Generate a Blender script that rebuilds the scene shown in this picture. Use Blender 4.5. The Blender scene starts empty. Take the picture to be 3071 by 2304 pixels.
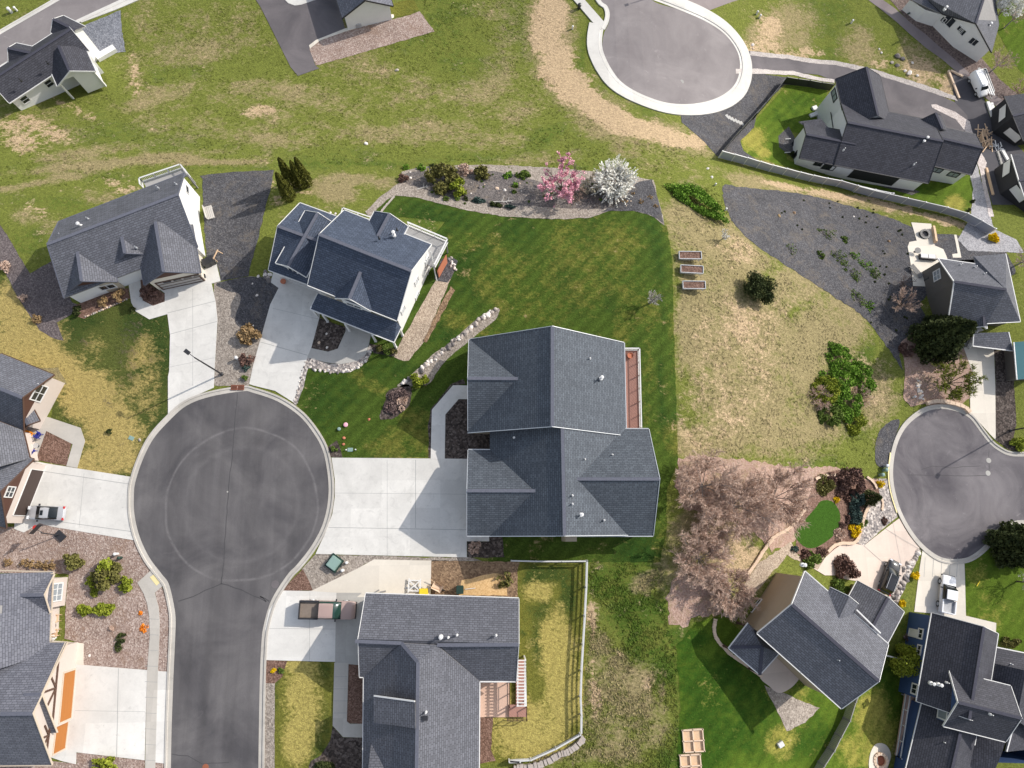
import bpy, bmesh, math, random
import numpy as np
from mathutils import Vector, Matrix
random.seed(7)
scene = bpy.context.scene
col = scene.collection
# ------------------------------------------------------------------ camera
HCAM = 81.0
FPX = 2132.5; CX, CY = 1535.5, 1152.0
NADX, NADY = 1444.0, 1596.0
_n = Vector(((NADX-CX)/FPX, -(NADY-CY)/FPX, -1.0)).normalized()
_Z = -_n
_Y = (Vector((0,1,0)) - _Z*_Z.y).normalized()
_X = _Y.cross(_Z)
CAMR = Matrix((_X, _Y, _Z))
cam_data = bpy.data.cameras.new('camera'); cam = bpy.data.objects.new('camera', cam_data); col.objects.link(cam)
cam.matrix_world = Matrix.Translation((0,0,HCAM)) @ CAMR.to_4x4()
cam_data.sensor_fit = 'HORIZONTAL'; cam_data.sensor_width = 36.0; cam_data.lens = 36.0*FPX/3071.0
cam_data.clip_start = 0.5; cam_data.clip_end = 4000
scene.camera = cam
# ------------------------------------------------------------------ world, sun, exposure
SUN_EL = math.radians(35); SUN_DIR = Vector((0.892, 0.452, 0)).normalized()
sunvec = Vector((SUN_DIR.x*math.cos(SUN_EL), SUN_DIR.y*math.cos(SUN_EL), math.sin(SUN_EL)))
W = bpy.data.worlds.new("World"); scene.world = W; W.use_nodes = True
nt = W.node_tree; bg = nt.nodes['Background']
sky = nt.nodes.new('ShaderNodeTexSky'); sky.sky_type = 'NISHITA'; sky.sun_disc = False
sky.sun_elevation = SUN_EL; sky.sun_rotation = math.atan2(SUN_DIR.x, SUN_DIR.y)
sky.air_density = 1.0; sky.dust_density = 1.5; sky.ozone_density = 1.0
hs = nt.nodes.new('ShaderNodeHueSaturation'); hs.inputs['Saturation'].default_value = 0.55
nt.links.new(sky.outputs[0], hs.inputs['Color']); nt.links.new(hs.outputs[0], bg.inputs[0]); bg.inputs[1].default_value = 0.15
sl = bpy.data.lights.new('sun', 'SUN'); sl.energy = 3.0; sl.angle = math.radians(0.5); sl.color = (1.0, 0.945, 0.87)
sun = bpy.data.objects.new('sun', sl); col.objects.link(sun)
sun.rotation_euler = sunvec.to_track_quat('Z', 'Y').to_euler(); sun.location = (40, 20, 90)
vs = scene.view_settings; vs.view_transform = 'Standard'; vs.look = 'None'; vs.gamma = 1; vs.exposure = 0.58
# ------------------------------------------------------------------ terrain
def _sm(a, b, n, d):      # smooth slope cut into short planar strips
    return [(-900.0,0.0)]+[(a+(b-a)*k/n, d*((k/n)**2*(3-2*k/n))) for k in range(n+1)]+[(900.0,d)]
AX = _sm(18.0, 60.0, 21, -11.0)
BY = _sm(29.0, 71.0, 18, -11.5)
def pl(tab, x):
    for (a, za), (b, zb) in zip(tab, tab[1:]):
        if x <= b: return za + (zb-za)*(x-a)/(b-a)
    return tab[-1][1]
def terr(x, y): return pl(AX, x) + pl(BY, y)
def ray(px, py):
    v = Vector(((px-CX)/FPX, -(py-CY)/FPX, -1.0))
    return CAMR @ v
def U(px, py, z):
    d = ray(px, py); t = (z-HCAM)/d.z
    return Vector((d.x*t, d.y*t, z))
def G(px, py, h=0.0):
    d = ray(px, py); lo, hi = 20.0, 400.0
    for _ in range(40):
        m = (lo+hi)/2; x, y, z = d.x*m, d.y*m, HCAM+d.z*m
        if z > terr(x, y)+h: lo = m
        else: hi = m
    return Vector((d.x*lo, d.y*lo, HCAM+d.z*lo))
CRT = CAMR.transposed()
def proj(p):
    v = CRT @ (Vector(p)-Vector((0,0,HCAM)))
    return (CX + FPX*v.x/-v.z, CY - FPX*v.y/-v.z)
OX = [0,760,1520,2271]; OY = [0,560,1130,1704]; K = 800/2212.0; KD = 3071/2212.0
def q(c, r, pts): return [(OX[c]+K*p[0], OY[r]+K*p[1])+tuple(p[2:]) for p in pts]
def q1(c, r, x, y): return (OX[c]+K*x, OY[r]+K*y)
def D(pts): return [(KD*p[0], KD*p[1])+tuple(p[2:]) for p in pts]
def Gq(c, r, x, y, h=0): return G(*q1(c, r, x, y), h)
def mpp(c, r, x, y):      # metres per tile pixel on the ground there
    p = q1(c, r, x, y); return (G(p[0]+10, p[1])-G(*p)).length/10*K
# ------------------------------------------------------------------ objects
def tag(o, label=None, cat=None, group=None, kind=None):
    if label: o['label'] = label
    if cat: o['category'] = cat
    if group: o['group'] = group
    if kind: o['kind'] = kind
    return o
def empty(name, loc, label, cat, group=None, rz=0):
    o = bpy.data.objects.new(name, None); col.objects.link(o); o.location = loc; o.rotation_euler = (0,0,rz)
    o.empty_display_size = 0.2
    return tag(o, label, cat, group)
def kids(o): return [c for c in bpy.data.objects if c.parent == o]
def copy_tree(o, loc=None, rz=None, sc=None, label=None, group=None):
    c = o.copy(); col.objects.link(c)
    for ch in kids(o):
        d = ch.copy(); col.objects.link(d); d.parent = c
        for g in kids(ch):
            e = g.copy(); col.objects.link(e); e.parent = d
    if loc is not None: c.location = loc
    if rz is not None: c.rotation_euler = (c.rotation_euler[0], c.rotation_euler[1], rz)
    if sc is not None: c.scale = (sc,)*3 if not isinstance(sc, (tuple, list)) else sc
    if label: c['label'] = label
    if group: c['group'] = group
    return c
class MB:
    def __init__(s): s.v = []; s.f = []; s.m = []; s.uv = []
    def add(s, vs, fs, m=0, uvs=None):
        o = len(s.v); s.v += [tuple(p) for p in vs]
        for k, f in enumerate(fs):
            s.f.append(tuple(i+o for i in f)); s.m.append(m)
            s.uv.append(uvs[k] if uvs else None)
    def poly(s, pts, m=0): s.add(pts, [tuple(range(len(pts)))], m)
    def box(s, c, sz, rz=0, m=0, tilt=None):
        x, y, z = sz[0]/2, sz[1]/2, sz[2]/2
        P = [Vector((a*x, b*y, d*z)) for d in (-1,1) for a, b in ((-1,-1),(1,-1),(1,1),(-1,1))]
        R = Matrix.Rotation(rz, 3, 'Z')
        if tilt is not None: R = R @ tilt
        P = [R @ p + Vector(c) for p in P]
        s.add(P, [(3,2,1,0),(4,5,6,7),(0,1,5,4),(1,2,6,5),(2,3,7,6),(3,0,4,7)], m)
    def beam(s, a, b, w, h, m=0, up=Vector((0,0,1))):
        a, b = Vector(a), Vector(b); d = (b-a).normalized(); u = d.cross(up)
        if u.length < 1e-3: u = Vector((1,0,0))
        u.normalize(); n = u.cross(d)
        P = [p + u*i*w/2 + n*j*h/2 for p in (a, b) for i, j in ((-1,-1),(1,-1),(1,1),(-1,1))]
        s.add(P, [(0,1,2,3),(7,6,5,4),(0,4,5,1),(1,5,6,2),(2,6,7,3),(3,7,4,0)], m)
    def tube(s, pts, rad, n=6, m=0):
        pts = [Vector(p) for p in pts]; rings = []
        for i, p in enumerate(pts):
            d = (pts[min(i+1, len(pts)-1)]-pts[max(i-1, 0)]).normalized()
            u = d.cross(Vector((0.31,0.2,0.93)));
            if u.length < 1e-3: u = Vector((1,0,0))
            u.normalize(); w = d.cross(u); r = rad[i] if isinstance(rad, (list, tuple)) else rad
            rings.append([p + u*math.cos(2*math.pi*k/n)*r + w*math.sin(2*math.pi*k/n)*r for k in range(n)])
        V = [x for R in rings for x in R]; F = []
        for i in range(len(rings)-1):
            for k in range(n):
                F.append((i*n+k, i*n+(k+1)%n, (i+1)*n+(k+1)%n, (i+1)*n+k))
        F.append(tuple(range(n-1,-1,-1))); F.append(tuple((len(rings)-1)*n+k for k in range(n)))
        s.add(V, F, m)
    def lathe(s, c, prof, n=14, m=0, sx=1, sy=1, rz=0):
        c = Vector(c); V = []; F = []
        for (r, z) in prof:
            for k in range(n):
                a = 2*math.pi*k/n; x, y = r*math.cos(a)*sx, r*math.sin(a)*sy
                V.append(c+Vector((x*math.cos(rz)-y*math.sin(rz), x*math.sin(rz)+y*math.cos(rz), z)))
        L = len(prof)
        for i in range(L-1):
            for k in range(n): F.append((i*n+k, i*n+(k+1)%n, (i+1)*n+(k+1)%n, (i+1)*n+k))
        F.append(tuple(range(n-1,-1,-1))); F.append(tuple((L-1)*n+k for k in range(n)))
        s.add(V, F, m)
    def build(s, name, mats, parent=None, loc=None, smooth=False):
        if not isinstance(mats, (list, tuple)): mats = [mats]
        me = bpy.data.meshes.new(name)
        L = Vector((0,0,0)); a_ = parent
        while a_ is not None: L = L + Vector(a_.location); a_ = a_.parent
        if parent is None and loc is not None: L = Vector(loc)
        V = [(p[0]-L.x, p[1]-L.y, p[2]-L.z) for p in s.v]
        me.from_pydata(V, [], s.f)
        for m in mats: me.materials.append(m)
        me.polygons.foreach_set('material_index', s.m)
        if any(u is not None for u in s.uv):
            ul = me.uv_layers.new(name='UVMap')
            for p, u in zip(me.polygons, s.uv):
                if u is None: continue
                for li, c in zip(p.loop_indices, u): ul.data[li].uv = c
        if smooth: me.polygons.foreach_set('use_smooth', [True]*len(me.polygons))
        me.update()
        o = bpy.data.objects.new(name, me); col.objects.link(o)
        if parent is not None: o.parent = parent
        else: o.location = L
        return o
    def local(s, name, mats, parent=None, smooth=False):    # vertices already local to the parent
        if parent is None: return s.build(name, mats, None, None, smooth)
        loc = parent.location.copy(); parent_loc = Vector(parent.location)
        o = None; save = s.v; s.v = [(p[0]+parent_loc.x, p[1]+parent_loc.y, p[2]+parent_loc.z) for p in s.v]
        o = s.build(name, mats, parent, None, smooth); s.v = save
        return o
# ------------------------------------------------------------------ materials
def newmat(name):
    m = bpy.data.materials.new(name); m.use_nodes = True
    t = m.node_tree; b = t.nodes['Principled BSDF']; b.inputs['Specular IOR Level'].default_value = 0.3
    return m, t, b
def N(t, ty, **kw):
    n = t.nodes.new(ty)
    for k, v in kw.items():
        if k in n.inputs: n.inputs[k].default_value = v
        else: setattr(n, k, v)
    return n
def mathn(t, op, a, b=None, clamp=False):
    n = t.nodes.new('ShaderNodeMath'); n.operation = op; n.use_clamp = clamp
    for i, x in enumerate((a, b)):
        if x is None: continue
        if isinstance(x, (int, float)): n.inputs[i].default_value = x
        else: t.links.new(x, n.inputs[i])
    return n.outputs[0]
def mixc(t, f, a, b, mode='MIX'):
    n = t.nodes.new('ShaderNodeMix'); n.data_type = 'RGBA'; n.blend_type = mode
    for i, x in ((0, f), (6, a), (7, b)):
        if isinstance(x, (int, float)): n.inputs[i].default_value = x
        elif isinstance(x, (tuple, list)): n.inputs[i].default_value = tuple(x)[:3]+(1,)
        else: t.links.new(x, n.inputs[i])
    return n.outputs[2]
def noise(t, scale, detail=4, rough=0.55, vec=None, dist=0.0):
    n = N(t, 'ShaderNodeTexNoise', Scale=scale, Detail=detail, Roughness=rough, Distortion=dist)
    if vec is not None: t.links.new(vec, n.inputs['Vector'])
    return n.outputs['Fac']
def ramp(t, f, a, b):      # linear a->0, b->1 clamped
    n = N(t, 'ShaderNodeMapRange'); t.links.new(f, n.inputs['Value'])
    n.inputs['From Min'].default_value = a; n.inputs['From Max'].default_value = b
    return n.outputs[0]
def geo(t): return t.nodes.new('ShaderNodeNewGeometry').outputs['Position']
def objc(t): return t.nodes.new('ShaderNodeTexCoord').outputs['Object']
def bump(t, b, h, strength=0.4, dist=0.05):
    n = N(t, 'ShaderNodeBump', Strength=strength, Distance=dist); t.links.new(h, n.inputs['Height']); t.links.new(n.outputs[0], b.inputs['Normal'])
def hexc(r, g, b): # sRGB 0-255 -> linear
    f = lambda c: (c/255/12.92) if c/255 <= 0.04045 else ((c/255+0.055)/1.055)**2.4
    return (f(r), f(g), f(b))
def plain(name, c, rough=0.6, var=0.12, scale=3.0, metal=0.0, spec=0.3):
    m, t, b = newmat(name); v = objc(t)
    n = noise(t, scale, 5, 0.6, v)
    c0 = tuple(x*(1-var) for x in c); c1 = tuple(min(1, x*(1+var)) for x in c)
    t.links.new(mixc(t, n, c0, c1), b.inputs['Base Color']); b.inputs['Roughness'].default_value = rough
    b.inputs['Metallic'].default_value = metal; b.inputs['Specular IOR Level'].default_value = spec
    return m
def speckle(name, cols, scale, rough=0.9, big=0.3, bumps=0.6, dirt=None):
    """loose stones or bark: voronoi cells, each with a colour of its own"""
    m, t, b = newmat(name); v = geo(t)
    vo = N(t, 'ShaderNodeTexVoronoi', Scale=scale); t.links.new(v, vo.inputs['Vector'])
    sep = t.nodes.new('ShaderNodeSeparateColor'); t.links.new(vo.outputs['Color'], sep.inputs[0])
    cr = t.nodes.new('ShaderNodeValToRGB'); cr.color_ramp.interpolation = 'LINEAR'
    el = cr.color_ramp.elements
    while len(el) < len(cols): el.new(0.5)
    for i, c in enumerate(cols): el[i].position = i/(len(cols)-1); el[i].color = tuple(c)+(1,)
    nf = noise(t, scale*1.7, 3, 0.7, v)
    f = mathn(t, 'ADD', mathn(t, 'MULTIPLY', sep.outputs[0], 0.65), mathn(t, 'MULTIPLY', nf, 0.4))
    t.links.new(f, cr.inputs[0])
    nb = noise(t, 0.35, 5, 0.6, v)
    k = mathn(t, 'ADD', mathn(t, 'MULTIPLY', nb, 2*big), 1-big)
    c = mixc(t, 1.0, cr.outputs[0], mathn(t, 'MULTIPLY', k, 1.0), 'MULTIPLY')
    if dirt:
        nd = noise(t, 0.45, 6, 0.7, v, 0.8); nd2 = noise(t, 3.0, 4, 0.7, v)
        c = mixc(t, ramp(t, mathn(t, 'ADD', mathn(t, 'MULTIPLY', nd, 0.7), mathn(t, 'MULTIPLY', nd2, 0.35)), 0.54, 0.70), c, dirt)
    t.links.new(c, b.inputs['Base Color']); b.inputs['Roughness'].default_value = rough
    bump(t, b, vo.outputs['Distance'], bumps, 0.06)
    return m
def turf(name, base, dry, lush, dirt, clump=1.0, fine=1.0, bstr=0.6, bias=0.0, mow=0.0):
    m, t, b = newmat(name); v = geo(t)
    at = N(t, 'ShaderNodeAttribute'); at.attribute_name = 'mask'
    sp = t.nodes.new('ShaderNodeSeparateColor'); t.links.new(at.outputs['Color'], sp.inputs[0])
    mp = N(t, 'ShaderNodeMapping'); mp.inputs['Scale'].default_value = (1.0, 1.35, 1.0); mp.inputs['Rotation'].default_value = (0,0,0.5); t.links.new(v, mp.inputs[0])
    n1 = ramp(t, noise(t, 0.22, 5, 0.6, v), 0.28, 0.72); n2 = ramp(t, noise(t, 0.9, 6, 0.68, mp.outputs[0], 0.5), 0.28, 0.72); n3 = ramp(t, noise(t, 2.6, 5, 0.75, mp.outputs[0], 0.5), 0.28, 0.72)
    def msk(ch, off=0.0, w=0.55):
        s = mathn(t, 'ADD', sp.outputs[ch], mathn(t, 'MULTIPLY', mathn(t, 'SUBTRACT', n2, 0.5), 0.75*clump))
        s = mathn(t, 'ADD', s, mathn(t, 'MULTIPLY', mathn(t, 'SUBTRACT', n3, 0.5), 0.6*fine))
        s = mathn(t, 'ADD', s, mathn(t, 'MULTIPLY', mathn(t, 'SUBTRACT', n1, 0.5), 0.7))
        return ramp(t, s, 0.5-w/2-off, 0.5+w/2-off)
    c = mixc(t, msk(1, -0.06), base, lush)
    c = mixc(t, msk(0, bias), c, dry)
    c = mixc(t, msk(2, -0.05, 0.35), c, dirt)
    n4 = ramp(t, noise(t, 7.0, 4, 0.75, v), 0.25, 0.75)
    lum = mathn(t, 'ADD', mathn(t, 'MULTIPLY', n3, 0.8*fine), 1-0.42*fine)
    c = mixc(t, 1.0, c, lum, 'MULTIPLY')
    if mow:
        dt = N(t, 'ShaderNodeVectorMath', operation='DOT_PRODUCT'); t.links.new(v, dt.inputs[0]); dt.inputs[1].default_value = (0.72, -0.69, 0)
        wv = mathn(t, 'SINE', mathn(t, 'ADD', mathn(t, 'MULTIPLY', dt.outputs['Value'], 4.6), mathn(t, 'MULTIPLY', n1, 2.5)))
        c = mixc(t, 1.0, c, mathn(t, 'ADD', mathn(t, 'MULTIPLY', wv, mow*0.6), 1.0), 'MULTIPLY')
    c = mixc(t, 1.0, c, mathn(t, 'ADD', mathn(t, 'MULTIPLY', n4, 0.8), 0.6), 'MULTIPLY')
    t.links.new(c, b.inputs['Base Color']); b.inputs['Roughness'].default_value = 0.95; b.inputs['Specular IOR Level'].default_value = 0.08
    bump(t, b, mathn(t, 'ADD', mathn(t, 'MULTIPLY', n3, 0.7), mathn(t, 'MULTIPLY', n4, 0.5)), bstr, 0.16)
    return m
def concrete(name, c, var=0.1, stain=0.25):
    """slabs cast panel by panel: each with its own tone, plus blotches, tyre scuffs and dark drips"""
    m, t, b = newmat(name); v = geo(t)
    n1 = noise(t, 0.3, 6, 0.62, v, 0.4); n2 = noise(t, 6, 4, 0.6, v); n3 = noise(t, 1.1, 6, 0.72, v, 0.8); n4 = noise(t, 2.2, 3, 0.6, v)
    br = N(t, 'ShaderNodeTexBrick', Scale=1.0); mp = N(t, 'ShaderNodeMapping'); mp.inputs['Location'].default_value = (1.3, 0.4, 0); t.links.new(v, mp.inputs[0]); t.links.new(mp.outputs[0], br.inputs['Vector'])
    br.inputs['Color1'].default_value = (0.93,0.93,0.93,1); br.inputs['Color2'].default_value = (1.05,1.05,1.05,1); br.inputs['Mortar'].default_value = (0.93,0.93,0.93,1)
    br.inputs['Mortar Size'].default_value = 0.012; br.inputs['Brick Width'].default_value = 3.3; br.inputs['Row Height'].default_value = 3.1; br.offset = 0.0
    k = mathn(t, 'ADD', mathn(t, 'MULTIPLY', ramp(t, n1, 0.3, 0.7), 1.6*var), 1-var)
    k = mathn(t, 'ADD', k, mathn(t, 'MULTIPLY', mathn(t, 'SUBTRACT', n2, 0.5), 0.14))
    cc = mixc(t, 1.0, c, k, 'MULTIPLY'); cc = mixc(t, 1.0, cc, br.outputs['Color'], 'MULTIPLY')
    cc = mixc(t, mathn(t, 'MULTIPLY', ramp(t, n3, 0.52, 0.70), stain), cc, tuple(x*0.68 for x in c))
    cc = mixc(t, mathn(t, 'MULTIPLY', ramp(t, n4, 0.68, 0.74), stain), cc, tuple(x*0.5 for x in c))
    t.links.new(cc, b.inputs['Base Color']); b.inputs['Roughness'].default_value = 0.85
    return m
def asphalt(name, c, light, ring=None, worn=0.5, lanes=0.0):
    m, t, b = newmat(name); v = geo(t)
    n1 = noise(t, 0.16, 6, 0.6, v, 0.6); n2 = noise(t, 14, 3, 0.7, v); n3 = noise(t, 0.7, 6, 0.7, v, 1.0)
    cc = mixc(t, ramp(t, n1, 0.34, 0.68), c, light)
    if lanes:
        mp = N(t, 'ShaderNodeMapping'); mp.inputs['Scale'].default_value = (1.0, 0.05, 1.0); t.links.new(v, mp.inputs[0])
        ln = ramp(t, noise(t, 0.75, 4, 0.6, mp.outputs[0], 0.3), 0.35, 0.65)
        cc = mixc(t, 1.0, cc, mathn(t, 'ADD', mathn(t, 'MULTIPLY', ln, lanes), 1-lanes/2), 'MULTIPLY')
    if ring:   # tyre-polished rings around the turning circle
        cx, cy, radii = ring
        su = N(t, 'ShaderNodeVectorMath', operation='SUBTRACT'); t.links.new(v, su.inputs[0]); su.inputs[1].default_value = (cx, cy, 0)
        mu = N(t, 'ShaderNodeVectorMath', operation='MULTIPLY'); t.links.new(su.outputs[0], mu.inputs[0]); mu.inputs[1].default_value = (1,1,0)
        ln = N(t, 'ShaderNodeVectorMath', operation='LENGTH'); t.links.new(mu.outputs[0], ln.inputs[0])
        wob = mathn(t, 'ADD', ln.outputs['Value'], mathn(t, 'MULTIPLY', mathn(t, 'SUBTRACT', noise(t, 0.09, 2, 0.5, v), 0.5), 1.6))
        for (r, w, s) in radii:
            g = mathn(t, 'SUBTRACT', 1.0, mathn(t, 'DIVIDE', mathn(t, 'ABSOLUTE', mathn(t, 'SUBTRACT', wob, r)), w), True)
            g = mathn(t, 'MULTIPLY', g, mathn(t, 'MULTIPLY', ramp(t, n3, 0.3, 0.6), abs(s)))
            cc = mixc(t, g, cc, tuple(x*1.45 for x in light) if s > 0 else tuple(x*0.7 for x in c))
    st = ramp(t, n3, 0.62, 0.72)
    cc = mixc(t, mathn(t, 'MULTIPLY', st, worn*0.5), cc, tuple(min(1, x*1.45) for x in light))
    k = mathn(t, 'ADD', mathn(t, 'MULTIPLY', n2, 0.4), 0.8)
    cc = mixc(t, 1.0, cc, k, 'MULTIPLY')
    t.links.new(cc, b.inputs['Base Color']); b.inputs['Roughness'].default_value = 0.88
    bump(t, b, n2, 0.2, 0.01)
    return m
def shingle(name, c0, c1, row=0.24, wid=0.5, streak=0.09):
    m, t, b = newmat(name)
    uv = t.nodes.new('ShaderNodeTexCoord').outputs['UV']
    br = N(t, 'ShaderNodeTexBrick', Scale=1.0); t.links.new(uv, br.inputs['Vector'])
    br.inputs['Color1'].default_value = tuple(c0)+(1,); br.inputs['Color2'].default_value = tuple(c1)+(1,)
    br.inputs['Mortar'].default_value = tuple(x*0.55 for x in c0)+(1,)
    br.inputs['Mortar Size'].default_value = 0.035; br.inputs['Mortar Smooth'].default_value = 0.6
    br.inputs['Brick Width'].default_value = wid; br.inputs['Row Height'].default_value = row; br.offset = 0.37
    v = geo(t)
    n1 = noise(t, 0.5, 4, 0.6, v); n2 = noise(t, 7, 4, 0.75, v)
    k = mathn(t, 'ADD', mathn(t, 'MULTIPLY', n1, 2*streak), 1-streak)
    oi = t.nodes.new('ShaderNodeObjectInfo').outputs['Random']
    ms = N(t, 'ShaderNodeMapping'); ms.inputs['Scale'].default_value = (1.1, 0.12, 1.0); t.links.new(uv, ms.inputs[0])
    sk = ramp(t, noise(t, 1.0, 4, 0.65, ms.outputs[0], 0.2), 0.35, 0.7)
    k = mathn(t, 'MULTIPLY', k, mathn(t, 'ADD', mathn(t, 'MULTIPLY', sk, 0.14), 0.93))
    k = mathn(t, 'MULTIPLY', k, mathn(t, 'ADD', mathn(t, 'MULTIPLY', oi, 0.14), 0.93))
    c = mixc(t, 1.0, br.outputs['Color'], k, 'MULTIPLY')
    c = mixc(t, 1.0, c, mathn(t, 'ADD', mathn(t, 'MULTIPLY', n2, 0.8), 0.6), 'MULTIPLY')
    t.links.new(c, b.inputs['Base Color']); b.inputs['Roughness'].default_value = 0.75; b.inputs['Specular IOR Level'].default_value = 0.25
    bump(t, b, br.outputs['Fac'], -0.3, 0.03)
    return m
def siding(name, c, pitch=5.0, vertical=False, dep=0.12):
    m, t, b = newmat(name); v = geo(t)
    sx = t.nodes.new('ShaderNodeSeparateXYZ'); t.links.new(v, sx.inputs[0])
    s = mathn(t, 'FRACT', mathn(t, 'MULTIPLY', sx.outputs[2] if not vertical else mathn(t, 'ADD', sx.outputs[0], sx.outputs[1]), pitch))
    g = ramp(t, s, 0.0, 0.18); n = noise(t, 1.2, 5, 0.6, v)
    k = mathn(t, 'ADD', mathn(t, 'MULTIPLY', g, dep), 0.98-dep)
    k = mathn(t, 'MULTIPLY', k, mathn(t, 'ADD', mathn(t, 'MULTIPLY', n, 0.14), 0.93))
    t.links.new(mixc(t, 1.0, c, k, 'MULTIPLY'), b.inputs['Base Color']); b.inputs['Roughness'].default_value = 0.65
    return m
def glassm(name, c=(0.02,0.025,0.03), rough=0.08):
    m, t, b = newmat(name); b.inputs['Base Color'].default_value = c+(1,); b.inputs['Roughness'].default_value = rough
    b.inputs['Specular IOR Level'].default_value = 0.7
    return m
def paint(name, c, coat=0.6, rough=0.35, metal=0.0):
    m, t, b = newmat(name); n = noise(t, 1.5, 3, 0.5, objc(t))
    t.links.new(mixc(t, n, tuple(x*0.94 for x in c), tuple(min(1, x*1.06) for x in c)), b.inputs['Base Color'])
    b.inputs['Roughness'].default_value = rough; b.inputs['Coat Weight'].default_value = coat; b.inputs['Metallic'].default_value = metal
    return m
def leafm(name, c0, c1, sc=1.2, rough=0.8, trans=0.0):
    m, t, b = newmat(name); v = geo(t)
    n = noise(t, sc, 4, 0.7, v); n2 = noise(t, 11, 2, 0.6, v)
    c = mixc(t, ramp(t, mathn(t, 'ADD', mathn(t, 'MULTIPLY', n, 0.6), mathn(t, 'MULTIPLY', n2, 0.4)), 0.35, 0.65), c0, c1)
    t.links.new(c, b.inputs['Base Color']); b.inputs['Roughness'].default_value = rough; b.inputs['Specular IOR Level'].default_value = 0.15
    return m
M = {}
M['field'] = turf('field_turf', (0.145,0.165,0.034), (0.262,0.216,0.108), (0.062,0.106,0.015), (0.44,0.325,0.2), 1.0, 1.0)
M['lawn'] = turf('lawn_turf', (0.052,0.084,0.013), (0.128,0.13,0.026), (0.022,0.052,0.009), (0.3,0.22,0.13), 1.0, 0.9, 0.4, 0.0, 0.22)
M['yellow_lawn'] = turf('dormant_lawn_turf', (0.15,0.15,0.03), (0.36,0.30,0.09), (0.05,0.075,0.016), (0.3,0.22,0.13), 0.85, 1.1, 0.6)
M['bright_lawn'] = turf('bright_lawn_turf', (0.08,0.125,0.014), (0.25,0.23,0.05), (0.028,0.066,0.007), (0.3,0.22,0.13), 0.7, 0.7, 0.3, 0.0, 0.16)
M['conc'] = concrete('concrete', (0.61,0.59,0.55), 0.13, 0.45)
M['conc_new'] = concrete('new_concrete', (0.64,0.62,0.58), 0.11, 0.35)
M['conc_tan'] = concrete('tan_concrete', (0.64,0.585,0.50), 0.07, 0.12)
M['conc_pink'] = concrete('pinkish_concrete', (0.58,0.48,0.41), 0.07, 0.1)
M['conc_walk'] = concrete('weathered_sidewalk', (0.46,0.43,0.385), 0.1, 0.2)
M['conc_grey'] = concrete('grey_concrete', (0.40,0.385,0.355), 0.12, 0.35)
M['kerb'] = concrete('kerb_concrete', (0.45,0.42,0.375), 0.14, 0.4)
M['conc_white'] = concrete('white_concrete', (0.56,0.54,0.50), 0.1, 0.3)
M['gravel_dark'] = speckle('dark_gravel', [hexc(42,42,44), hexc(62,61,64), hexc(78,77,80), hexc(108,107,108)], 8, big=0.42, dirt=hexc(98,91,84))
M['gravel_pink'] = speckle('pink_gravel', [hexc(104,86,78), hexc(138,118,108), hexc(156,138,128), hexc(194,180,170)], 7.5, dirt=hexc(128,104,88))
M['gravel_grey'] = speckle('grey_gravel', [hexc(92,84,76), hexc(132,122,112), hexc(150,140,130), hexc(180,170,158)], 7)
M['gravel_tan'] = speckle('tan_gravel', [hexc(104,90,76), hexc(146,130,114), hexc(164,148,130), hexc(192,176,158)], 8)
M['river_rock'] = speckle('river_rock', [hexc(60,58,60), hexc(124,118,116), hexc(168,158,150), hexc(215,208,200)], 4.6, bumps=1.0)
M['bark'] = speckle('bark_mulch', [hexc(66,48,40), hexc(98,74,62), hexc(118,92,80), hexc(152,124,110)], 8)
M['bark_pink'] = speckle('faded_bark_mulch', [hexc(122,96,84), hexc(152,124,110), hexc(166,140,126), hexc(182,158,146)], 9, dirt=hexc(132,118,84))
M['soil'] = speckle('bare_soil', [hexc(74,58,46), hexc(112,90,70), hexc(136,112,88), hexc(160,136,108)], 6, big=0.45)
M['dark_bed'] = speckle('dark_mulch', [hexc(34,30,28), hexc(58,50,46), hexc(84,74,68), hexc(120,110,104)], 5)
M['road_new'] = asphalt('road_asphalt_worn', hexc(114,108,108), hexc(134,128,127), None, 0.7)
M['tar'] = asphalt('asphalt_drive', hexc(86,82,84), hexc(112,106,107), None, 0.6)
M['path'] = asphalt('trail_asphalt', hexc(118,108,108), hexc(138,128,126), None, 0.3)
M['roof_main'] = shingle('shingles_slate_grey', hexc(72,77,84), hexc(86,92,99))
M['roof_grey'] = shingle('shingles_grey', hexc(88,89,95), hexc(103,104,111))
M['roof_blue'] = shingle('shingles_blue_grey', hexc(62,70,85), hexc(76,85,101))
M['roof_dark'] = shingle('shingles_charcoal', hexc(60,60,66), hexc(72,72,79))
M['roof_mid'] = shingle('shingles_mid_grey', hexc(92,93,101), hexc(108,109,117))
M['cap'] = plain('ridge_cap_shingles', hexc(92,94,104), 0.85, 0.4, 6)
M['cap_dark'] = plain('ridge_cap_dark', hexc(62,62,72), 0.85, 0.4, 6)
M['fence_white'] = plain('weathered_white_rail', (0.52,0.52,0.51), 0.6, 0.12)
M['white'] = plain('white_trim', (0.66,0.65,0.63), 0.5, 0.05)
M['black_trim'] = plain('black_trim', (0.03,0.03,0.034), 0.5, 0.1)
M['brown_trim'] = plain('brown_trim', (0.09,0.05,0.035), 0.6, 0.15)
M['tan_trim'] = plain('tan_trim', (0.5,0.42,0.33), 0.6, 0.1)
M['wall_white'] = siding('white_siding', (0.74,0.73,0.71))
M['wall_cream'] = siding('cream_siding', (0.66,0.6,0.5))
M['wall_beige'] = siding('beige_siding', (0.33,0.255,0.175))
M['wall_taupe'] = siding('taupe_siding', (0.115,0.105,0.095))
M['wall_grey'] = siding('pale_grey_siding', (0.5,0.51,0.53))
M['wall_blue'] = siding('blue_siding', (0.045,0.085,0.2), 4.0)
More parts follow.
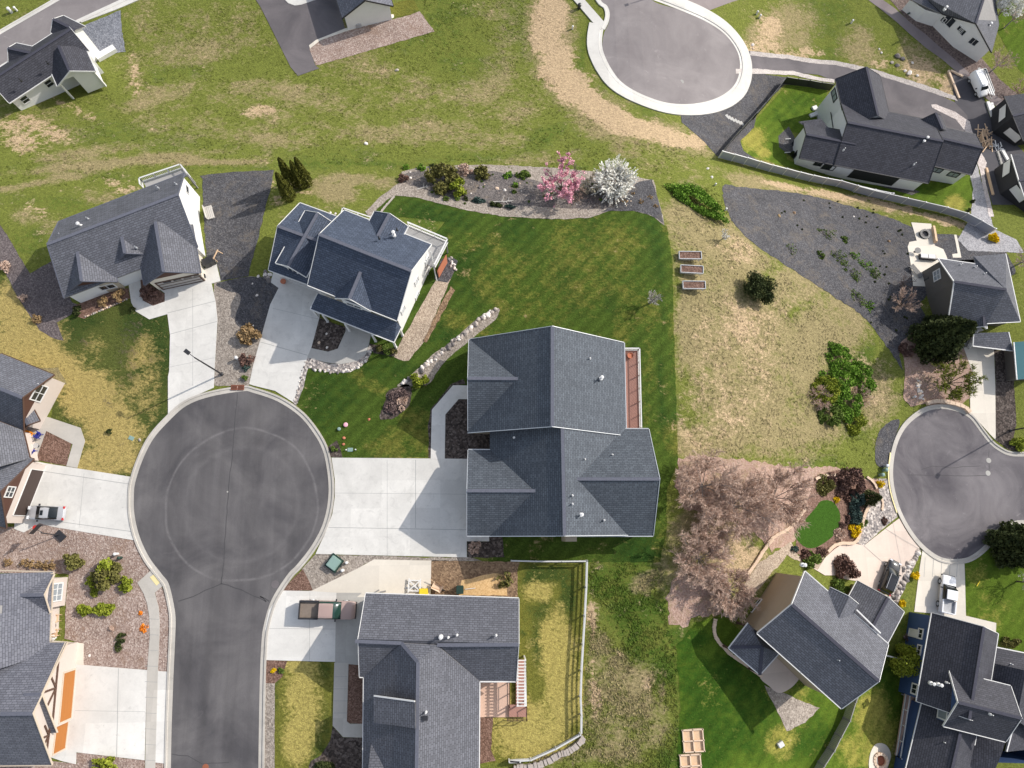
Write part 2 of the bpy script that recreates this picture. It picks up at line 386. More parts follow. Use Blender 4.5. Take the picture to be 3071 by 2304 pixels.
M['wall_tan'] = siding('tan_siding', (0.42,0.36,0.27))
M['wall_stucco'] = plain('pinkish_stucco', (0.52,0.45,0.40), 0.8, 0.06)
M['wall_black'] = plain('black_house_wrap', (0.028,0.028,0.032), 0.7, 0.2)
M['brown_shingle'] = siding('brown_shake', (0.085,0.04,0.028), 4)
M['glass'] = glassm('window_glass')
M['glass_pale'] = glassm('window_glass_pale', (0.25,0.28,0.3), 0.2)
M['door_grey'] = siding('grey_garage_door', (0.36,0.34,0.32), 2.0)
M['door_brown'] = siding('brown_garage_door', (0.06,0.042,0.036), 2.0)
M['door_orange'] = siding('orange_wood_garage_door', (0.36,0.135,0.03), 2.0)
M['deck_red'] = siding('red_brown_deck_planks', (0.36,0.19,0.15), 3.4, True, 0.35)
M['deck_pink'] = plain('pinkish_patio', (0.58,0.4,0.31), 0.8, 0.08)
M['deck_grey'] = plain('grey_deck', (0.36,0.35,0.34), 0.8, 0.1)
M['wood'] = plain('weathered_wood', (0.24,0.23,0.22), 0.85, 0.25, 4)
M['wood_new'] = plain('new_lumber', (0.6,0.42,0.27), 0.8, 0.2, 4)
M['vinyl'] = plain('grey_vinyl', (0.36,0.37,0.42), 0.5, 0.05)
M['metal_dark'] = plain('dark_metal', (0.025,0.025,0.028), 0.4, 0.1, spec=0.5)
M['metal'] = plain('galvanised_metal', (0.55,0.56,0.57), 0.35, 0.1, metal=0.5)
M['rock'] = plain('grey_rock', hexc(168,158,150), 0.85, 0.35, 2.5)
M['rock_w'] = plain('pale_rock', hexc(214,206,198), 0.85, 0.2, 2.5)
M['rock_d'] = plain('dark_rock', hexc(112,106,104), 0.85, 0.3, 2.5)
M['block'] = plain('tan_wall_block', hexc(212,188,164), 0.85, 0.2, 2)
M['rubber'] = plain('tyre_rubber', (0.018,0.018,0.018), 0.7, 0.2)
M['plastic_green'] = plain('green_utility_box', hexc(128,152,144), 0.5, 0.06)
M['green_dark'] = plain('dark_green_plastic', (0.02,0.045,0.035), 0.5, 0.1)
M['yellow'] = plain('yellow_plastic', (0.75,0.55,0.03), 0.5, 0.1)
M['pale_yellow'] = plain('pale_yellow_plate', (0.68,0.58,0.3), 0.7, 0.06)
M['orange'] = plain('orange_plastic', (0.75,0.25,0.02), 0.5, 0.1)
M['blue'] = plain('blue_plastic', (0.02,0.03,0.25), 0.4, 0.1)
M['red'] = plain('red_paint', (0.5,0.04,0.03), 0.5, 0.1)
M['rust'] = plain('rusty_iron', (0.26,0.09,0.05), 0.8, 0.3, 5)
M['teal'] = plain('teal_metal_roof', (0.04,0.14,0.16), 0.5, 0.1)
M['terracotta'] = plain('terracotta', (0.45,0.16,0.09), 0.7, 0.1)
M['trunk'] = plain('bark_brown', (0.11,0.085,0.065), 0.9, 0.3, 4)
M['trunk_grey'] = plain('bark_grey', (0.28,0.25,0.23), 0.9, 0.25, 4)
M['twig'] = plain('pinkish_twigs', (0.52,0.38,0.30), 0.9, 0.25, 2)
M['twig_pale'] = plain('pale_twigs', (0.5,0.47,0.43), 0.9, 0.2, 2)
M['twig_dark'] = plain('dark_twigs', (0.17,0.12,0.11), 0.9, 0.25, 2)
M['leaf_dark'] = leafm('dark_needles', (0.02,0.03,0.012), (0.075,0.09,0.026))
M['leaf_arb'] = leafm('arborvitae_foliage', (0.04,0.045,0.008), (0.12,0.12,0.018))
M['leaf_green'] = leafm('green_foliage', (0.06,0.10,0.016), (0.16,0.22,0.045))
M['leaf_bright'] = leafm('bright_green_foliage', (0.07,0.15,0.015), (0.2,0.34,0.04))
M['leaf_lime'] = leafm('lime_foliage', (0.13,0.17,0.015), (0.3,0.33,0.04))
M['leaf_olive'] = leafm('olive_foliage', (0.08,0.078,0.022), (0.2,0.185,0.055))
M['leaf_red'] = leafm('red_brown_foliage', (0.10,0.06,0.05), (0.23,0.135,0.105))
M['leaf_grass'] = leafm('dried_ornamental_grass', (0.2,0.13,0.06), (0.42,0.29,0.15))
M['leaf_bluegreen'] = leafm('blue_green_foliage', (0.03,0.055,0.05), (0.08,0.12,0.1))
M['pink'] = leafm('pink_blossom', (0.62,0.27,0.34), (0.9,0.52,0.58), 3)
M['blossom'] = leafm('white_blossom', (0.66,0.64,0.56), (0.92,0.9,0.84), 3)
M['blossom_cream'] = leafm('cream_blossom', (0.42,0.37,0.24), (0.68,0.62,0.46), 3)
M['forsythia'] = leafm('yellow_flowers', (0.5,0.33,0.0), (0.9,0.66,0.02), 3)
# ------------------------------------------------------------------ ground sheets
XB = [p[0] for p in AX[1:-1]]; YB = [p[0] for p in BY[1:-1]]
# soft patches of dry, lush and bare ground: (x, y, rx, ry, angle deg, channel, strength) in photo units (2212 wide)
BL = []
def blob(ch, s, *items):
    for it in items:
        x, y, rx = it[0], it[1], it[2]; ry = it[3] if len(it) > 3 else rx; a = it[4] if len(it) > 4 else 0
        BL.append((x, y, rx, ry, math.radians(a), ch, s))
DRY, LUSH, DIRT = 0, 1, 2
# top field
blob(DRY, 0.34, (330,60,110,60,20),(420,250,130,60),(640,260,160,60),(760,120,80,60),(900,230,180,60),(1100,60,60,60),(60,250,120,50,-10),(1480,370,60,40),(880,170,120,30,-15),(500,60,60,80,70))
blob(DRY, 0.45, (290,150,18,60,0),(560,245,60,16,10),(1110,225,60,40,10),(1085,130,40,60),(1180,340,90,14,5))
blob(DIRT, 0.75, (30,300,55,26,-20),(90,275,60,14,-25),(160,235,60,10,-25),(290,165,9,45,5),(560,240,40,10,5),(20,285,40,30))
blob(LUSH, 0.4, (340,300,220,30,-4),(130,370,150,16,-6),(830,60,180,40,-20),(1010,110,90,70,30),(950,30,80,60),(1300,310,120,22,22),(1110,335,200,14,3),(1200,200,22,120,25),(250,270,120,18,-20),(700,330,120,16,0),(380,150,60,70))
blob(LUSH, 0.5, (1050,150,60,40,40),(1170,300,60,20,30),(1130,60,50,80,20),(760,355,150,12,0))
# bank below the upper cul-de-sac
blob(DIRT, 1.1, (1190,30,32,50,0),(1180,80,30,40,10),(1205,140,30,40,-30),(1240,190,36,34,-40),(1285,230,42,26,-38),(1340,262,44,24,-28),(1400,285,50,20,-18),(1455,300,50,18,-8),(1500,305,30,14,10))
blob(DRY, 0.8, (1190,60,50,100,0),(1300,250,130,45,-35),(1440,300,90,35,-12))
blob(LUSH, 0.6, (1258,120,10,90,-10),(1300,200,14,50,-40),(1400,245,50,8,-25))
blob(DIRT, 0.9, (1480,245,24,8,-10))
blob(DRY, 0.7, (1700,60,60,50),(1660,110,60,20,20),(1640,70,30,30),(1860,110,40,50,30),(1990,140,40,50,30))
blob(DIRT, 0.7, (1640,105,45,16,10),(1710,120,60,12,5),(1660,60,26,26),(1990,150,30,34,40),(1900,140,20,14),(2050,190,20,30,30))
blob(LUSH, 0.45, (1760,40,90,60,20),(1830,90,70,40,30))
blob(DRY, 0.6, (430,110,110,26,10),(620,200,120,24,-8),(860,290,140,20,0),(340,210,90,22,20),(1010,290,110,26,-10),(700,60,60,20,0),(1060,190,50,40,0),(560,300,120,16,-4),(190,330,120,12,8))
blob(DRY, 0.7, (1350,1500,50,70,10),(1400,1560,50,50,0),(1300,1420,20,50,0),(1330,1620,60,30,0),(1390,1260,30,20,0))
# strip below the field
blob(LUSH, 0.45, (120,440,110,18,-8),(500,360,120,8,-2),(60,520,40,30),(1300,355,120,10,8),(1480,400,30,20))
blob(DRY, 1.0, (250,352,210,9,6),(470,350,120,6,2),(100,392,100,8,10),(20,412,40,6,-8),(720,410,50,22,-20),(790,390,70,12,-8),(640,400,24,10))
blob(DRY, 0.5, (150,510,60,20,-40),(220,430,40,20,-20),(60,470,30,14))
blob(DIRT, 0.6, (250,400,40,8,-20),(80,450,30,12,-20),(640,410,40,8,-20),(610,470,10,40,30),(590,420,30,30,0))
# left lawns
blob(DRY, 0.95, (60,740,70,70,-30),(30,680,40,70),(130,800,60,40,-20),(200,860,60,60,-40),(240,930,60,60,-60),(225,1000,70,30,5),(30,1340,20,20))
blob(DRY, 0.45, (300,760,20,40,-30),(300,860,40,40),(200,760,30,30),(330,850,20,60))
blob(LUSH, 0.7, (150,720,40,30),(170,690,60,20),(310,700,60,40),(350,740,30,120),(310,840,50,60,-50),(330,900,30,60,45),(40,800,30,30),(150,880,20,50,10),(280,980,30,10))
blob(DIRT, 0.42, (270,745,26,60,-25),(250,850,18,50,-30),(180,745,20,20))
# centre back lawn
blob(DRY, 0.42, (1120,600,26,110,35),(1190,560,60,50,20),(1240,520,50,60),(1330,520,60,50,10),(1350,600,40,70),(1260,640,30,60,30),(1340,720,24,50),(1300,580,40,50),(1060,640,24,60,30),(1400,780,12,200,-2),(1395,980,10,60),(1160,650,26,40,20))
blob(DRY, 0.36, (1090,560,50,30,0),(1180,640,70,40,0),(1400,640,30,60),(1010,520,40,20))
blob(LUSH, 0.6, (950,470,90,40,-10),(1020,560,120,30,40),(1270,500,20,60),(1130,520,40,60,30),(1230,620,30,90,30),(1420,560,22,90),(1400,480,30,26),(1430,800,8,200),(1370,820,20,100),(1320,650,16,60,10),(950,700,50,70,30))
# centre front lawn
blob(DRY, 0.6, (870,960,70,24,5),(880,930,40,22,0),(900,900,40,14,-10),(800,830,60,12,-30),(940,980,30,10),(1010,700,60,20,-20))
blob(LUSH, 0.55, (720,850,60,50),(760,800,80,30,-10),(700,900,40,40),(860,790,60,30,-30),(1020,640,30,60,30))
# dry lot
blob(DRY, 0.9, (1560,560,90,80,10),(1600,700,110,80),(1600,850,110,90),(1700,900,120,80,10),(1500,700,40,120),(1780,720,90,70,35),(1720,620,100,40,35),(1880,850,50,60,20),(1540,950,90,40),(1480,490,40,60,20),(1650,790,140,120))
blob(DIRT, 0.42, (1600,700,80,60),(1560,860,90,80),(1640,780,60,50),(1860,830,60,60),(1520,930,60,40),(1690,660,70,30,35),(1590,540,40,30,10))
blob(LUSH, 0.55, (1480,450,20,20),(1760,1000,60,14,3),(1820,1010,30,8,8),(1830,800,40,50,20),(1840,890,40,60),(1760,870,30,60),(1740,560,60,6,38),(1830,660,80,6,40),(1500,640,16,10),(1460,900,14,60,0),(1700,800,30,30),(1560,520,20,30,60))
blob(LUSH, 0.8, (1860,790,24,50,-25),(1890,840,16,50,-20),(1830,860,30,60,0))
# verge between the grey fence and the gravel lot
blob(DRY, 0.9, (1640,395,90,10,-14),(1760,430,90,12,-12),(1880,440,100,10,-12),(1620,395,40,16))
blob(DIRT, 1.0, (1700,405,60,6,-12),(1790,420,70,7,-12),(1880,432,60,6,-10),(1950,452,60,7,-14),(2030,475,60,8,-16),(2120,500,30,10,-20))
# lower middle rough strip
blob(DRY, 0.85, (1530,1160,90,60,0),(1600,1230,60,60,20),(1480,1180,40,60,0))
blob(DIRT, 0.5, (1540,1150,70,40,10),(1600,1200,50,40,30))
blob(DRY, 0.62, (1300,1480,40,50),(1340,1560,60,50),(1390,1460,24,30),(1280,1600,30,40),(1430,1530,10,60),(1280,1400,8,80),(1290,1520,12,60),(1450,1240,40,40),(1380,1570,40,50),(1520,1210,60,40,0),(1330,1440,30,30))
blob(DIRT, 0.75, (1283,1460,5,36),(1286,1520,8,20),(1280,1330,6,40),(1295,1510,6,20),(1530,1180,40,20),(1400,1480,8,8))
blob(LUSH, 0.75, (1560,1470,110,60,10),(1600,1560,150,90),(1500,1560,50,120),(1720,1560,90,80),(1380,1330,70,50,10),(1330,1260,60,40),(1390,1200,60,50),(1480,1380,60,24),(1430,1440,40,50),(1380,1400,30,40),(1500,1640,80,40),(1480,1440,30,80))
blob(DRY, 0.5, (1720,1530,40,50,0),(1690,1490,30,24),(1680,1600,30,40))
# lower right yards
blob(DRY, 0.65, (1890,1560,40,70,10),(1870,1620,50,40),(1960,1480,10,60,15),(1990,1440,10,30))
blob(LUSH, 0.6, (1920,1500,26,90,10),(1930,1430,30,50,10),(1960,1340,30,30))
blob(LUSH, 0.35, (2140,1270,50,60),(2180,1200,40,50),(1955,1270,30,60))
blob(DRY, 0.35, (2140,1310,40,40),(2110,1260,20,30))
# fenced yard behind the lower middle house
blob(DRY, 0.95, (1215,1500,36,100),(1150,1600,90,40),(1200,1400,30,80),(1130,1560,60,50),(1160,1280,30,20))
blob(LUSH, 0.85, (1180,1330,22,60,10),(1170,1400,18,50,8),(1225,1290,18,60),(1150,1250,24,30),(1130,1330,8,80),(1200,1240,40,18))
blob(DRY, 0.95, (655,1510,36,90),(640,1600,30,60),(640,1440,24,24))
blob(LUSH, 0.7, (700,1440,18,30),(695,1560,16,70),(600,1530,6,120),(680,1620,26,24))
# bright lawn of the black-trimmed house
blob(DRY, 0.8, (1625,300,28,26,-10),(1650,330,16,10),(2060,440,20,18),(1640,350,30,8,-14))
blob(LUSH, 0.5, (1740,215,40,20),(1700,250,40,40,-40),(1980,410,60,16,-10))
BA = np.array(BL)
def masks(P):      # P: N x 3 world points
    P = np.asarray(P, dtype=float); Rm = np.array(CRT)
    v = (P - np.array([0,0,HCAM])) @ Rm.T
    x = (CX + FPX*v[:,0]/-v[:,2])/KD; y = (CY - FPX*v[:,1]/-v[:,2])/KD
    out = np.zeros((len(P), 3))
    for (bx, by, rx, ry, a, ch, s) in BL:
        dx, dy = x-bx, y-by
        u = (dx*math.cos(a)-dy*math.sin(a))/rx; w = (dx*math.sin(a)+dy*math.cos(a))/ry
        r = np.sqrt(u*u+w*w)
        f = np.clip(1.45-r*0.85, 0, 1); f = f*f*(3-2*f)
        out[:,ch] = np.maximum(out[:,ch], f*s) if s > 0 else out[:,ch]+f*s
    return np.clip(out, 0, 1.2)
def catmull(P, n=6, closed=True):
    R = []; L = len(P)
    rng = range(L) if closed else range(L-1)
    for i in rng:
        if closed: a, b, c, d = P[(i-1)%L], P[i], P[(i+1)%L], P[(i+2)%L]
        else: a, b, c, d = P[max(i-1,0)], P[i], P[i+1], P[min(i+2,L-1)]
        for k in range(n):
            t = k/n; R.append(tuple(0.5*((2*b[j])+(-a[j]+c[j])*t+(2*a[j]-5*b[j]+4*c[j]-d[j])*t*t+(-a[j]+3*b[j]-3*c[j]+d[j])*t**3) for j in (0,1)))
    if not closed: R.append(tuple(P[-1]))
    return R
def sheet_xy(name, pts, mat, lift, grid=None, kind='structure', wob=0.0, skirt=0.0):
    """pts: world xy outline draped on the terrain"""
    bm = bmesh.new()
    if wob:
        Q = []; rnd = random.Random(len(pts)*7+int(pts[0][0]*10))
        for i, p in enumerate(pts):
            a = pts[(i+1)%len(pts)]; n = max(1, int(math.hypot(a[0]-p[0], a[1]-p[1])/0.5))
            for k in range(n):
                t = k/n; Q.append((p[0]+(a[0]-p[0])*t+rnd.uniform(-wob, wob), p[1]+(a[1]-p[1])*t+rnd.uniform(-wob, wob)))
        pts = Q
    V = [bm.verts.new((p[0], p[1], 0)) for p in pts]
    es = [bm.edges.new((V[i], V[(i+1)%len(V)])) for i in range(len(V))]
    bmesh.ops.triangle_fill(bm, edges=es, use_beauty=True, use_dissolve=False)
    xs = [p[0] for p in pts]; ys = [p[1] for p in pts]
    def cuts(lo, hi, brk):
        c = [b for b in brk if lo < b < hi]
        if grid: c += [grid*k for k in range(int(lo/grid)-1, int(hi/grid)+2) if lo < grid*k < hi and grid*k not in c]
        return sorted(set(c))
    for x in cuts(min(xs), max(xs), XB):
        bmesh.ops.bisect_plane(bm, geom=bm.verts[:]+bm.edges[:]+bm.faces[:], plane_co=(x,0,0), plane_no=(1,0,0), dist=1e-5)
    for y in cuts(min(ys), max(ys), YB):
        bmesh.ops.bisect_plane(bm, geom=bm.verts[:]+bm.edges[:]+bm.faces[:], plane_co=(0,y,0), plane_no=(0,1,0), dist=1e-5)
    for f in bm.faces:
        if f.normal.z < 0: f.normal_flip()
    bm.verts.ensure_lookup_table()
    for v in bm.verts: v.co.z = terr(v.co.x, v.co.y)+lift
    if skirt:
        be = [e for e in bm.edges if len(e.link_faces) == 1]
        r = bmesh.ops.extrude_edge_only(bm, edges=be)
        for v in r['geom']:
            if isinstance(v, bmesh.types.BMVert): v.co.z -= skirt
        bmesh.ops.recalc_face_normals(bm, faces=bm.faces[:])
    me = bpy.data.meshes.new(name); bm.to_mesh(me); bm.free(); me.materials.append(mat)
    o = bpy.data.objects.new(name, me); col.objects.link(o)
    if grid:
        co = np.empty(len(me.vertices)*3); me.vertices.foreach_get('co', co); mk = masks(co.reshape(-1,3))
        at = me.attributes.new('mask', 'FLOAT_COLOR', 'POINT')
        at.data.foreach_set('color', np.hstack([mk, np.ones((len(mk),1))]).ravel())
    if kind: o['kind'] = kind
    return o
def W2(pts): return [tuple(G(p[0], p[1]))[:2] for p in pts]
def sheet(name, pts, mat, lift, smooth=False, grid=None, wob=0.0, skirt=0.0, kind='structure'):
    if smooth: pts = catmull(pts, 5)
    if not wob and name.split('_')[-1] in ('bed','border','earth','lot'): wob = 0.06
    return sheet_xy(name, W2(pts), mat, lift, grid, kind, wob, skirt)
def ribbon(name, line, prof, mat, closed=False, smooth=True, kind='structure', m=None):
    """sweep a cross-section (offset to the left of travel, height) along a line of photo points"""
    if smooth: line = catmull(line, 5, closed)
    P = [Vector(tuple(G(*p))[:2]+(0,)) for p in line]; n = len(P)
    mb = MB(); V = []
    for i, p in enumerate(P):
        a = P[(i-1)%n] if (closed or i > 0) else P[i]; b = P[(i+1)%n] if (closed or i < n-1) else P[i]
        d = (b-a).normalized(); s = Vector((-d.y, d.x, 0))
        for (o, z) in prof:
            r = p + s*o; V.append((r.x, r.y, terr(r.x, r.y)+z))
    L = len(prof); F = []
    for i in range(n if closed else n-1):
        for k in range(L-1):
            a, b = i*L+k, ((i+1)%n)*L+k; F.append((a, b, b+1, a+1))
    mb.add(V, F); o = mb.build(name, mat); tag(o, kind=kind); return o
# base ground: one sheet to the horizon, finely divided where it is seen
def base_ground():
    xs = [-900,-500,-300,-200,-150]+[x*1.0 for x in range(-120,131)]+[150,200,300,500,900]
    ys = [-900,-500,-300,-150,-80]+[y*1.0 for y in range(-50,151)]+[180,250,400,900]
    V = [(x, y, terr(x, y)) for y in ys for x in xs]; nx = len(xs)
    F = [(j*nx+i, j*nx+i+1, (j+1)*nx+i+1, (j+1)*nx+i) for j in range(len(ys)-1) for i in range(nx-1)]
    me = bpy.data.meshes.new('ground'); me.from_pydata(V, [], F); me.materials.append(M['field'])
    o = bpy.data.objects.new('ground', me); col.objects.link(o); mk = masks(V)
    at = me.attributes.new('mask', 'FLOAT_COLOR', 'POINT')
    at.data.foreach_set('color', np.hstack([mk, np.ones((len(mk),1))]).ravel()); o['kind'] = 'structure'
base_ground()
# ---- left cul-de-sac
rl = q(0,3,[(1418,2100),(1418,1659),(1425,1300),(1440,880),(1452,620),(1457,420),(1440,290),(1400,130)])+q(0,2,[(1345,1640),(1240,1500),(1160,1330),(1117,1150),(1111,1000),(1122,880),(1180,700),(1270,520),(1400,370),(1550,240),(1750,165),(2010,122)])+q(1,2,[(0,135),(200,205),(380,325),(500,470),(575,610),(612,780),(624,940),(608,1100),(560,1260),(470,1420),(360,1560),(280,1645)])+q(1,3,[(150,265),(85,480),(66,640),(52,1000),(42,1659),(42,2100)])
rl_s = catmull(rl, 5, False)
cc = G(726, 1513)
M['road'] = asphalt('road_asphalt', hexc(74,72,74), hexc(102,99,99), (cc.x, cc.y, [(8.3,0.2,0.6),(6.2,0.45,0.2),(7.2,0.9,-0.25)]), 0.3, 0.22)
sheet_xy('road', W2(rl_s), M['road'], 0.025)
# tyre-worn lanes and crack lines of the road surface
mb = MB()
def crack(pts, w=0.045, lift=0.031):
    P = [G(*p) for p in pts]; Q = []
    for a, b in zip(P, P[1:]):
        n = max(2, int((b-a).length/0.7))
        for k in range(n):
            t = k/n; Q.append(a.lerp(b, t)+Vector((random.uniform(-.06,.06), random.uniform(-.06,.06), 0)))
    Q.append(P[-1])
    for a, b in zip(Q, Q[1:]):
        d = (b-a); s = Vector((-d.y, d.x, 0)).normalized()*w/2
        z = lambda p: (p.x, p.y, terr(p.x, p.y)+lift)
        mb.add([z(a-s), z(a+s), z(b+s), z(b-s)], [(0,1,2,3)])
crack(q(0,2,[(1970,135),(1945,450),(1900,900),(1870,1300),(1845,1659)]), 0.07)
crack(q(0,3,[(1845,70),(1835,130)])+q(0,3,[(1700,185),(1600,240),(1480,275)]), 0.10)
crack(q(0,3,[(1835,130),(2000,180),(2212,275)])+q(1,3,[(60,235),(130,275)]), 0.10)
crack(q(0,3,[(1420,1545),(1560,1560),(1680,1620),(1900,1610)]), 0.07)
crack(q(3,2,[(1250,815),(1900,822)]), 0.06); crack(q(3,2,[(1920,600),(1920,800)]), 0.05); crack(q(3,2,[(1360,770),(1450,740),(1600,755),(1850,740)]), 0.05)
tag(mb.build('road_crack_filler', plain('crack_sealant', (0.06,0.058,0.06), 0.8, 0.3)), kind='structure')
KP = [(0.0,0.03),(0.0,0.045),(0.38,0.05),(0.42,0.15),(0.62,0.15),(0.64,-0.05)]
ribbon('kerb', rl, KP, M['kerb'], smooth=True)
# ---- lawns (low layer)
sheet('lawn', D([(800,468),(835,432),(855,422),(905,428),(960,442),(1010,455),(1090,468),(1200,474),(1270,470),(1320,455),(1370,455),(1410,465),(1440,490),(1452,560),(1455,700),(1462,900),(1464,1000),(1440,1060),(1440,1150),(1425,1215),(1055,1213),(1050,1150),(1012,1160),(1012,985),(716,992),(705,955),(680,915),(640,872),(655,830),(668,785),(760,700),(870,600),(960,480),(880,470)]), M['lawn'], 0.02, grid=1, wob=0.06)
sheet('lawn', q(0,1,[(470,1130),(700,1050),(1080,930),(1110,1030),(1240,1100),(1400,1060),(1415,1240),(1400,1659)])+q(0,2,[(1395,300),(1280,440),(1190,560),(1110,780),(1085,830),(640,760),(705,540),(670,425),(420,345),(470,60)])+q(0,1,[(560,1640),(480,1500),(330,1500),(0,1390),(-300,1300),(-300,640),(0,720),(100,840),(200,1000),(330,1190),(450,1265),(530,1275)]), turf('side_lawn_turf', (0.085,0.1,0.025), (0.36,0.28,0.1), (0.035,0.06,0.014), (0.09,0.075,0.05), 0.9, 1.0), 0.02, grid=1, wob=0.05)
sheet('lawn', D([(1105,1213),(1262,1213),(1266,1400),(1258,1590),(1185,1640),(1045,1650),(1030,1540),(1110,1400)]), M['yellow_lawn'], 0.02, grid=1)
sheet('lawn', q(1,3,[(275,772),(672,778),(662,1310),(645,1420),(560,1540),(460,1600),(450,1800),(175,1800),(178,960),(235,880)]), M['yellow_lawn'], 0.03, grid=1, wob=0.05)
sheet('lawn', D([(1460,1400),(1500,1345),(1560,1330),(1640,1400),(1830,1520),(1850,1500),(1940,1420),(1960,1380),(1990,1380),(1980,1500),(1900,1680),(1460,1680),(1470,1520)]), M['bright_lawn'], 0.02, grid=1, wob=0.1)
sheet('lawn', D([(1785,188),(1800,300),(1690,280),(1700,345),(1800,375),(1960,405),(2095,378),(2104,392),(2098,440),(2085,458),(1960,425),(1860,402),(1760,372),(1660,350),(1600,330),(1596,300),(1640,250),(1700,183)]), M['bright_lawn'], 0.03, grid=1, smooth=False, wob=0.03)
sheet('lawn', q(1,0,[(1120,40),(1325,-10),(1372,85),(1300,130),(1165,145)]), M['yellow_lawn'], 0.03, grid=1)
sheet('lawn', D([(2180,-40),(2260,-40),(2260,200),(2200,150),(2150,60)]), M['bright_lawn'], 0.02, grid=1)
sheet('lawn', D([(2082,1215),(2120,1180),(2212,1140),(2300,1140),(2300,1420),(2200,1420),(2082,1320)]), M['bright_lawn'], 0.02, grid=1)
sheet('lawn', catmull(q(3,2,[(530,1030),(620,1035),(680,1120),(682,1220),(640,1310),(500,1410),(400,1415),(320,1340),(315,1280),(400,1180),(480,1090)]), 4), turf('oval_lawn_turf', (0.035,0.085,0.01), (0.13,0.15,0.03), (0.03,0.08,0.01), (0.2,0.2,0.1), 0.3, 0.5, 0.3, -0.5), 0.05, grid=1)
# ---- beds, gravel and soil
sheet('garden_bed', D([(868,372),(905,362),(940,358),(1060,356),(1180,362),(1300,372),(1380,384),(1412,390),(1424,440),(1436,488),(1405,465),(1370,456),(1320,456),(1270,471),(1200,474),(1090,468),(1010,455),(960,442),(905,428),(855,422),(835,432),(800,470),(790,458),(822,425),(850,405),(868,392)]), M['gravel_grey'], 0.045, wob=0.08)
sheet('garden_bed', D([(878,374),(950,368),(1060,370),(1130,384),(1200,400),(1290,410),(1340,425),(1330,446),(1270,452),(1150,446),(1080,442),(1000,434),(950,420),(905,406),(878,396)]), speckle('planting_soil', [hexc(50,46,46), hexc(84,79,78), hexc(104,98,95), hexc(134,126,120)], 7, dirt=hexc(128,114,98)), 0.06, smooth=True, wob=0.08)
sheet('gravel_bed', D([(1376,394),(1408,388),(1424,440),(1434,484),(1405,465),(1370,456),(1322,456),(1300,458),(1350,425)]), M['gravel_dark'], 0.06, wob=0.05)
sheet('gravel_bed', q(0,1,[(1680,-60),(1700,400),(1720,600),(1800,620),(1830,780),(2060,745),(2150,400),(2250,0)])+D([(592,368),(500,372),(432,380)]), M['gravel_dark'], 0.04)
sheet('gravel_bed', q(0,1,[(-200,100),(0,315),(60,400),(150,560),(250,720),(430,620),(600,960),(690,1000),(560,1080),(470,1130),(530,1275),(450,1262),(330,1190),(200,1000),(140,900),(60,740),(0,640),(-200,500)]), speckle('brown_grey_gravel', [hexc(58,50,50), hexc(84,76,76), hexc(102,93,92), hexc(126,117,115)], 8), 0.035, wob=0.04)
sheet('mulch_bed', q(0,1,[(600,1000),(690,960),(900,860),(1065,845),(1080,925),(900,1010),(700,1095),(640,1080)]), M['bark'], 0.05, wob=0.05)
sheet('mulch_bed', q(0,1,[(1150,720),(1220,800),(1370,890),(1365,965),(1270,992),(1185,960),(1160,760)]), M['bark'], 0.055)
sheet('gravel_bed', D([(463,612),(543,597),(590,602),(604,620),(585,670),(545,800),(538,834),(463,834),(466,760),(470,700),(462,660)]), M['gravel_grey'], 0.04)
sheet('gravel_bed', D([(470,612),(560,598),(606,622),(585,680),(572,725),(550,712),(520,708),(508,690),(520,640),(490,628)]), M['gravel_dark'], 0.05, smooth=True, wob=0.05)
sheet('gravel_bed', q(1,1,[(545,1085),(765,1170),(765,1200),(700,1345),(620,1370),(475,1340)]), M['dark_bed'], 0.05)
sheet('rock_border', q(1,1,[(445,1415),(600,1460),(730,1475),(860,1450),(940,1385),(960,1310),(990,1350),(950,1430),(880,1500),(800,1540),(640,1540),(500,1505),(455,1500),(420,1659)])+q(1,2,[(355,245),(325,215),(375,10)]), M['river_rock'], 0.055, wob=0.05)
sheet('gravel_bed', q(1,1,[(1440,900),(1520,770),(1640,760),(1600,850),(1410,1290),(1290,1440),(1250,1450),(1165,1410),(1200,1330),(1250,1240)]), M['gravel_tan'], 0.045)
sheet('gravel_bed', q(1,1,[(1500,760),(1560,600),(1660,590),(1695,620),(1640,760),(1610,800),(1520,780)]), M['gravel_dark'], 0.05, wob=0.05)
sheet('bare_earth', q(1,1,[(1640,830),(1670,860),(1440,1290),(1405,1285),(1560,960)]), M['soil'], 0.045, wob=0.08)
sheet('mulch_bed', q(1,1,[(950,1300),(1190,1350),(1160,1410),(1000,1380)]), M['dark_bed'], 0.05)
sheet('rock_border', q(1,1,[(2000,1015),(2040,1020),(2010,1100),(1900,1190),(1780,1290),(1640,1400),(1520,1540),(1440,1640),(1200,1659),(1260,1600),(1380,1500),(1480,1400),(1640,1290),(1760,1180),(1880,1080)]), M['gravel_grey'], 0.05, smooth=True, wob=0.05)
sheet('mulch_bed', q(1,2,[(1110,130),(1160,100),(1280,60),(1310,120),(1300,220),(1240,290),(1160,345),(1060,355),(1050,320),(1090,220)]), M['dark_bed'], 0.05, smooth=True)
sheet('mulch_bed', q(1,2,[(1585,690),(1590,315),(1700,187),(2050,187),(2050,660),(1830,690)]), M['dark_bed'], 0.045)
sheet('mulch_bed', q(1,2,[(1455,672),(1450,400),(1470,270),(1640,60),(1740,20),(1760,60),(1650,72),(1485,275),(1472,672)]), M['dark_bed'], 0.04)
sheet('mulch_bed', q(1,2,[(612,590),(690,530),(722,600),(738,668),(640,668)]), M['dark_bed'], 0.05, wob=0.04)
sheet('mulch_bed', q(0,2,[(385,455),(600,548),(552,742),(300,685)]), M['bark'], 0.05)
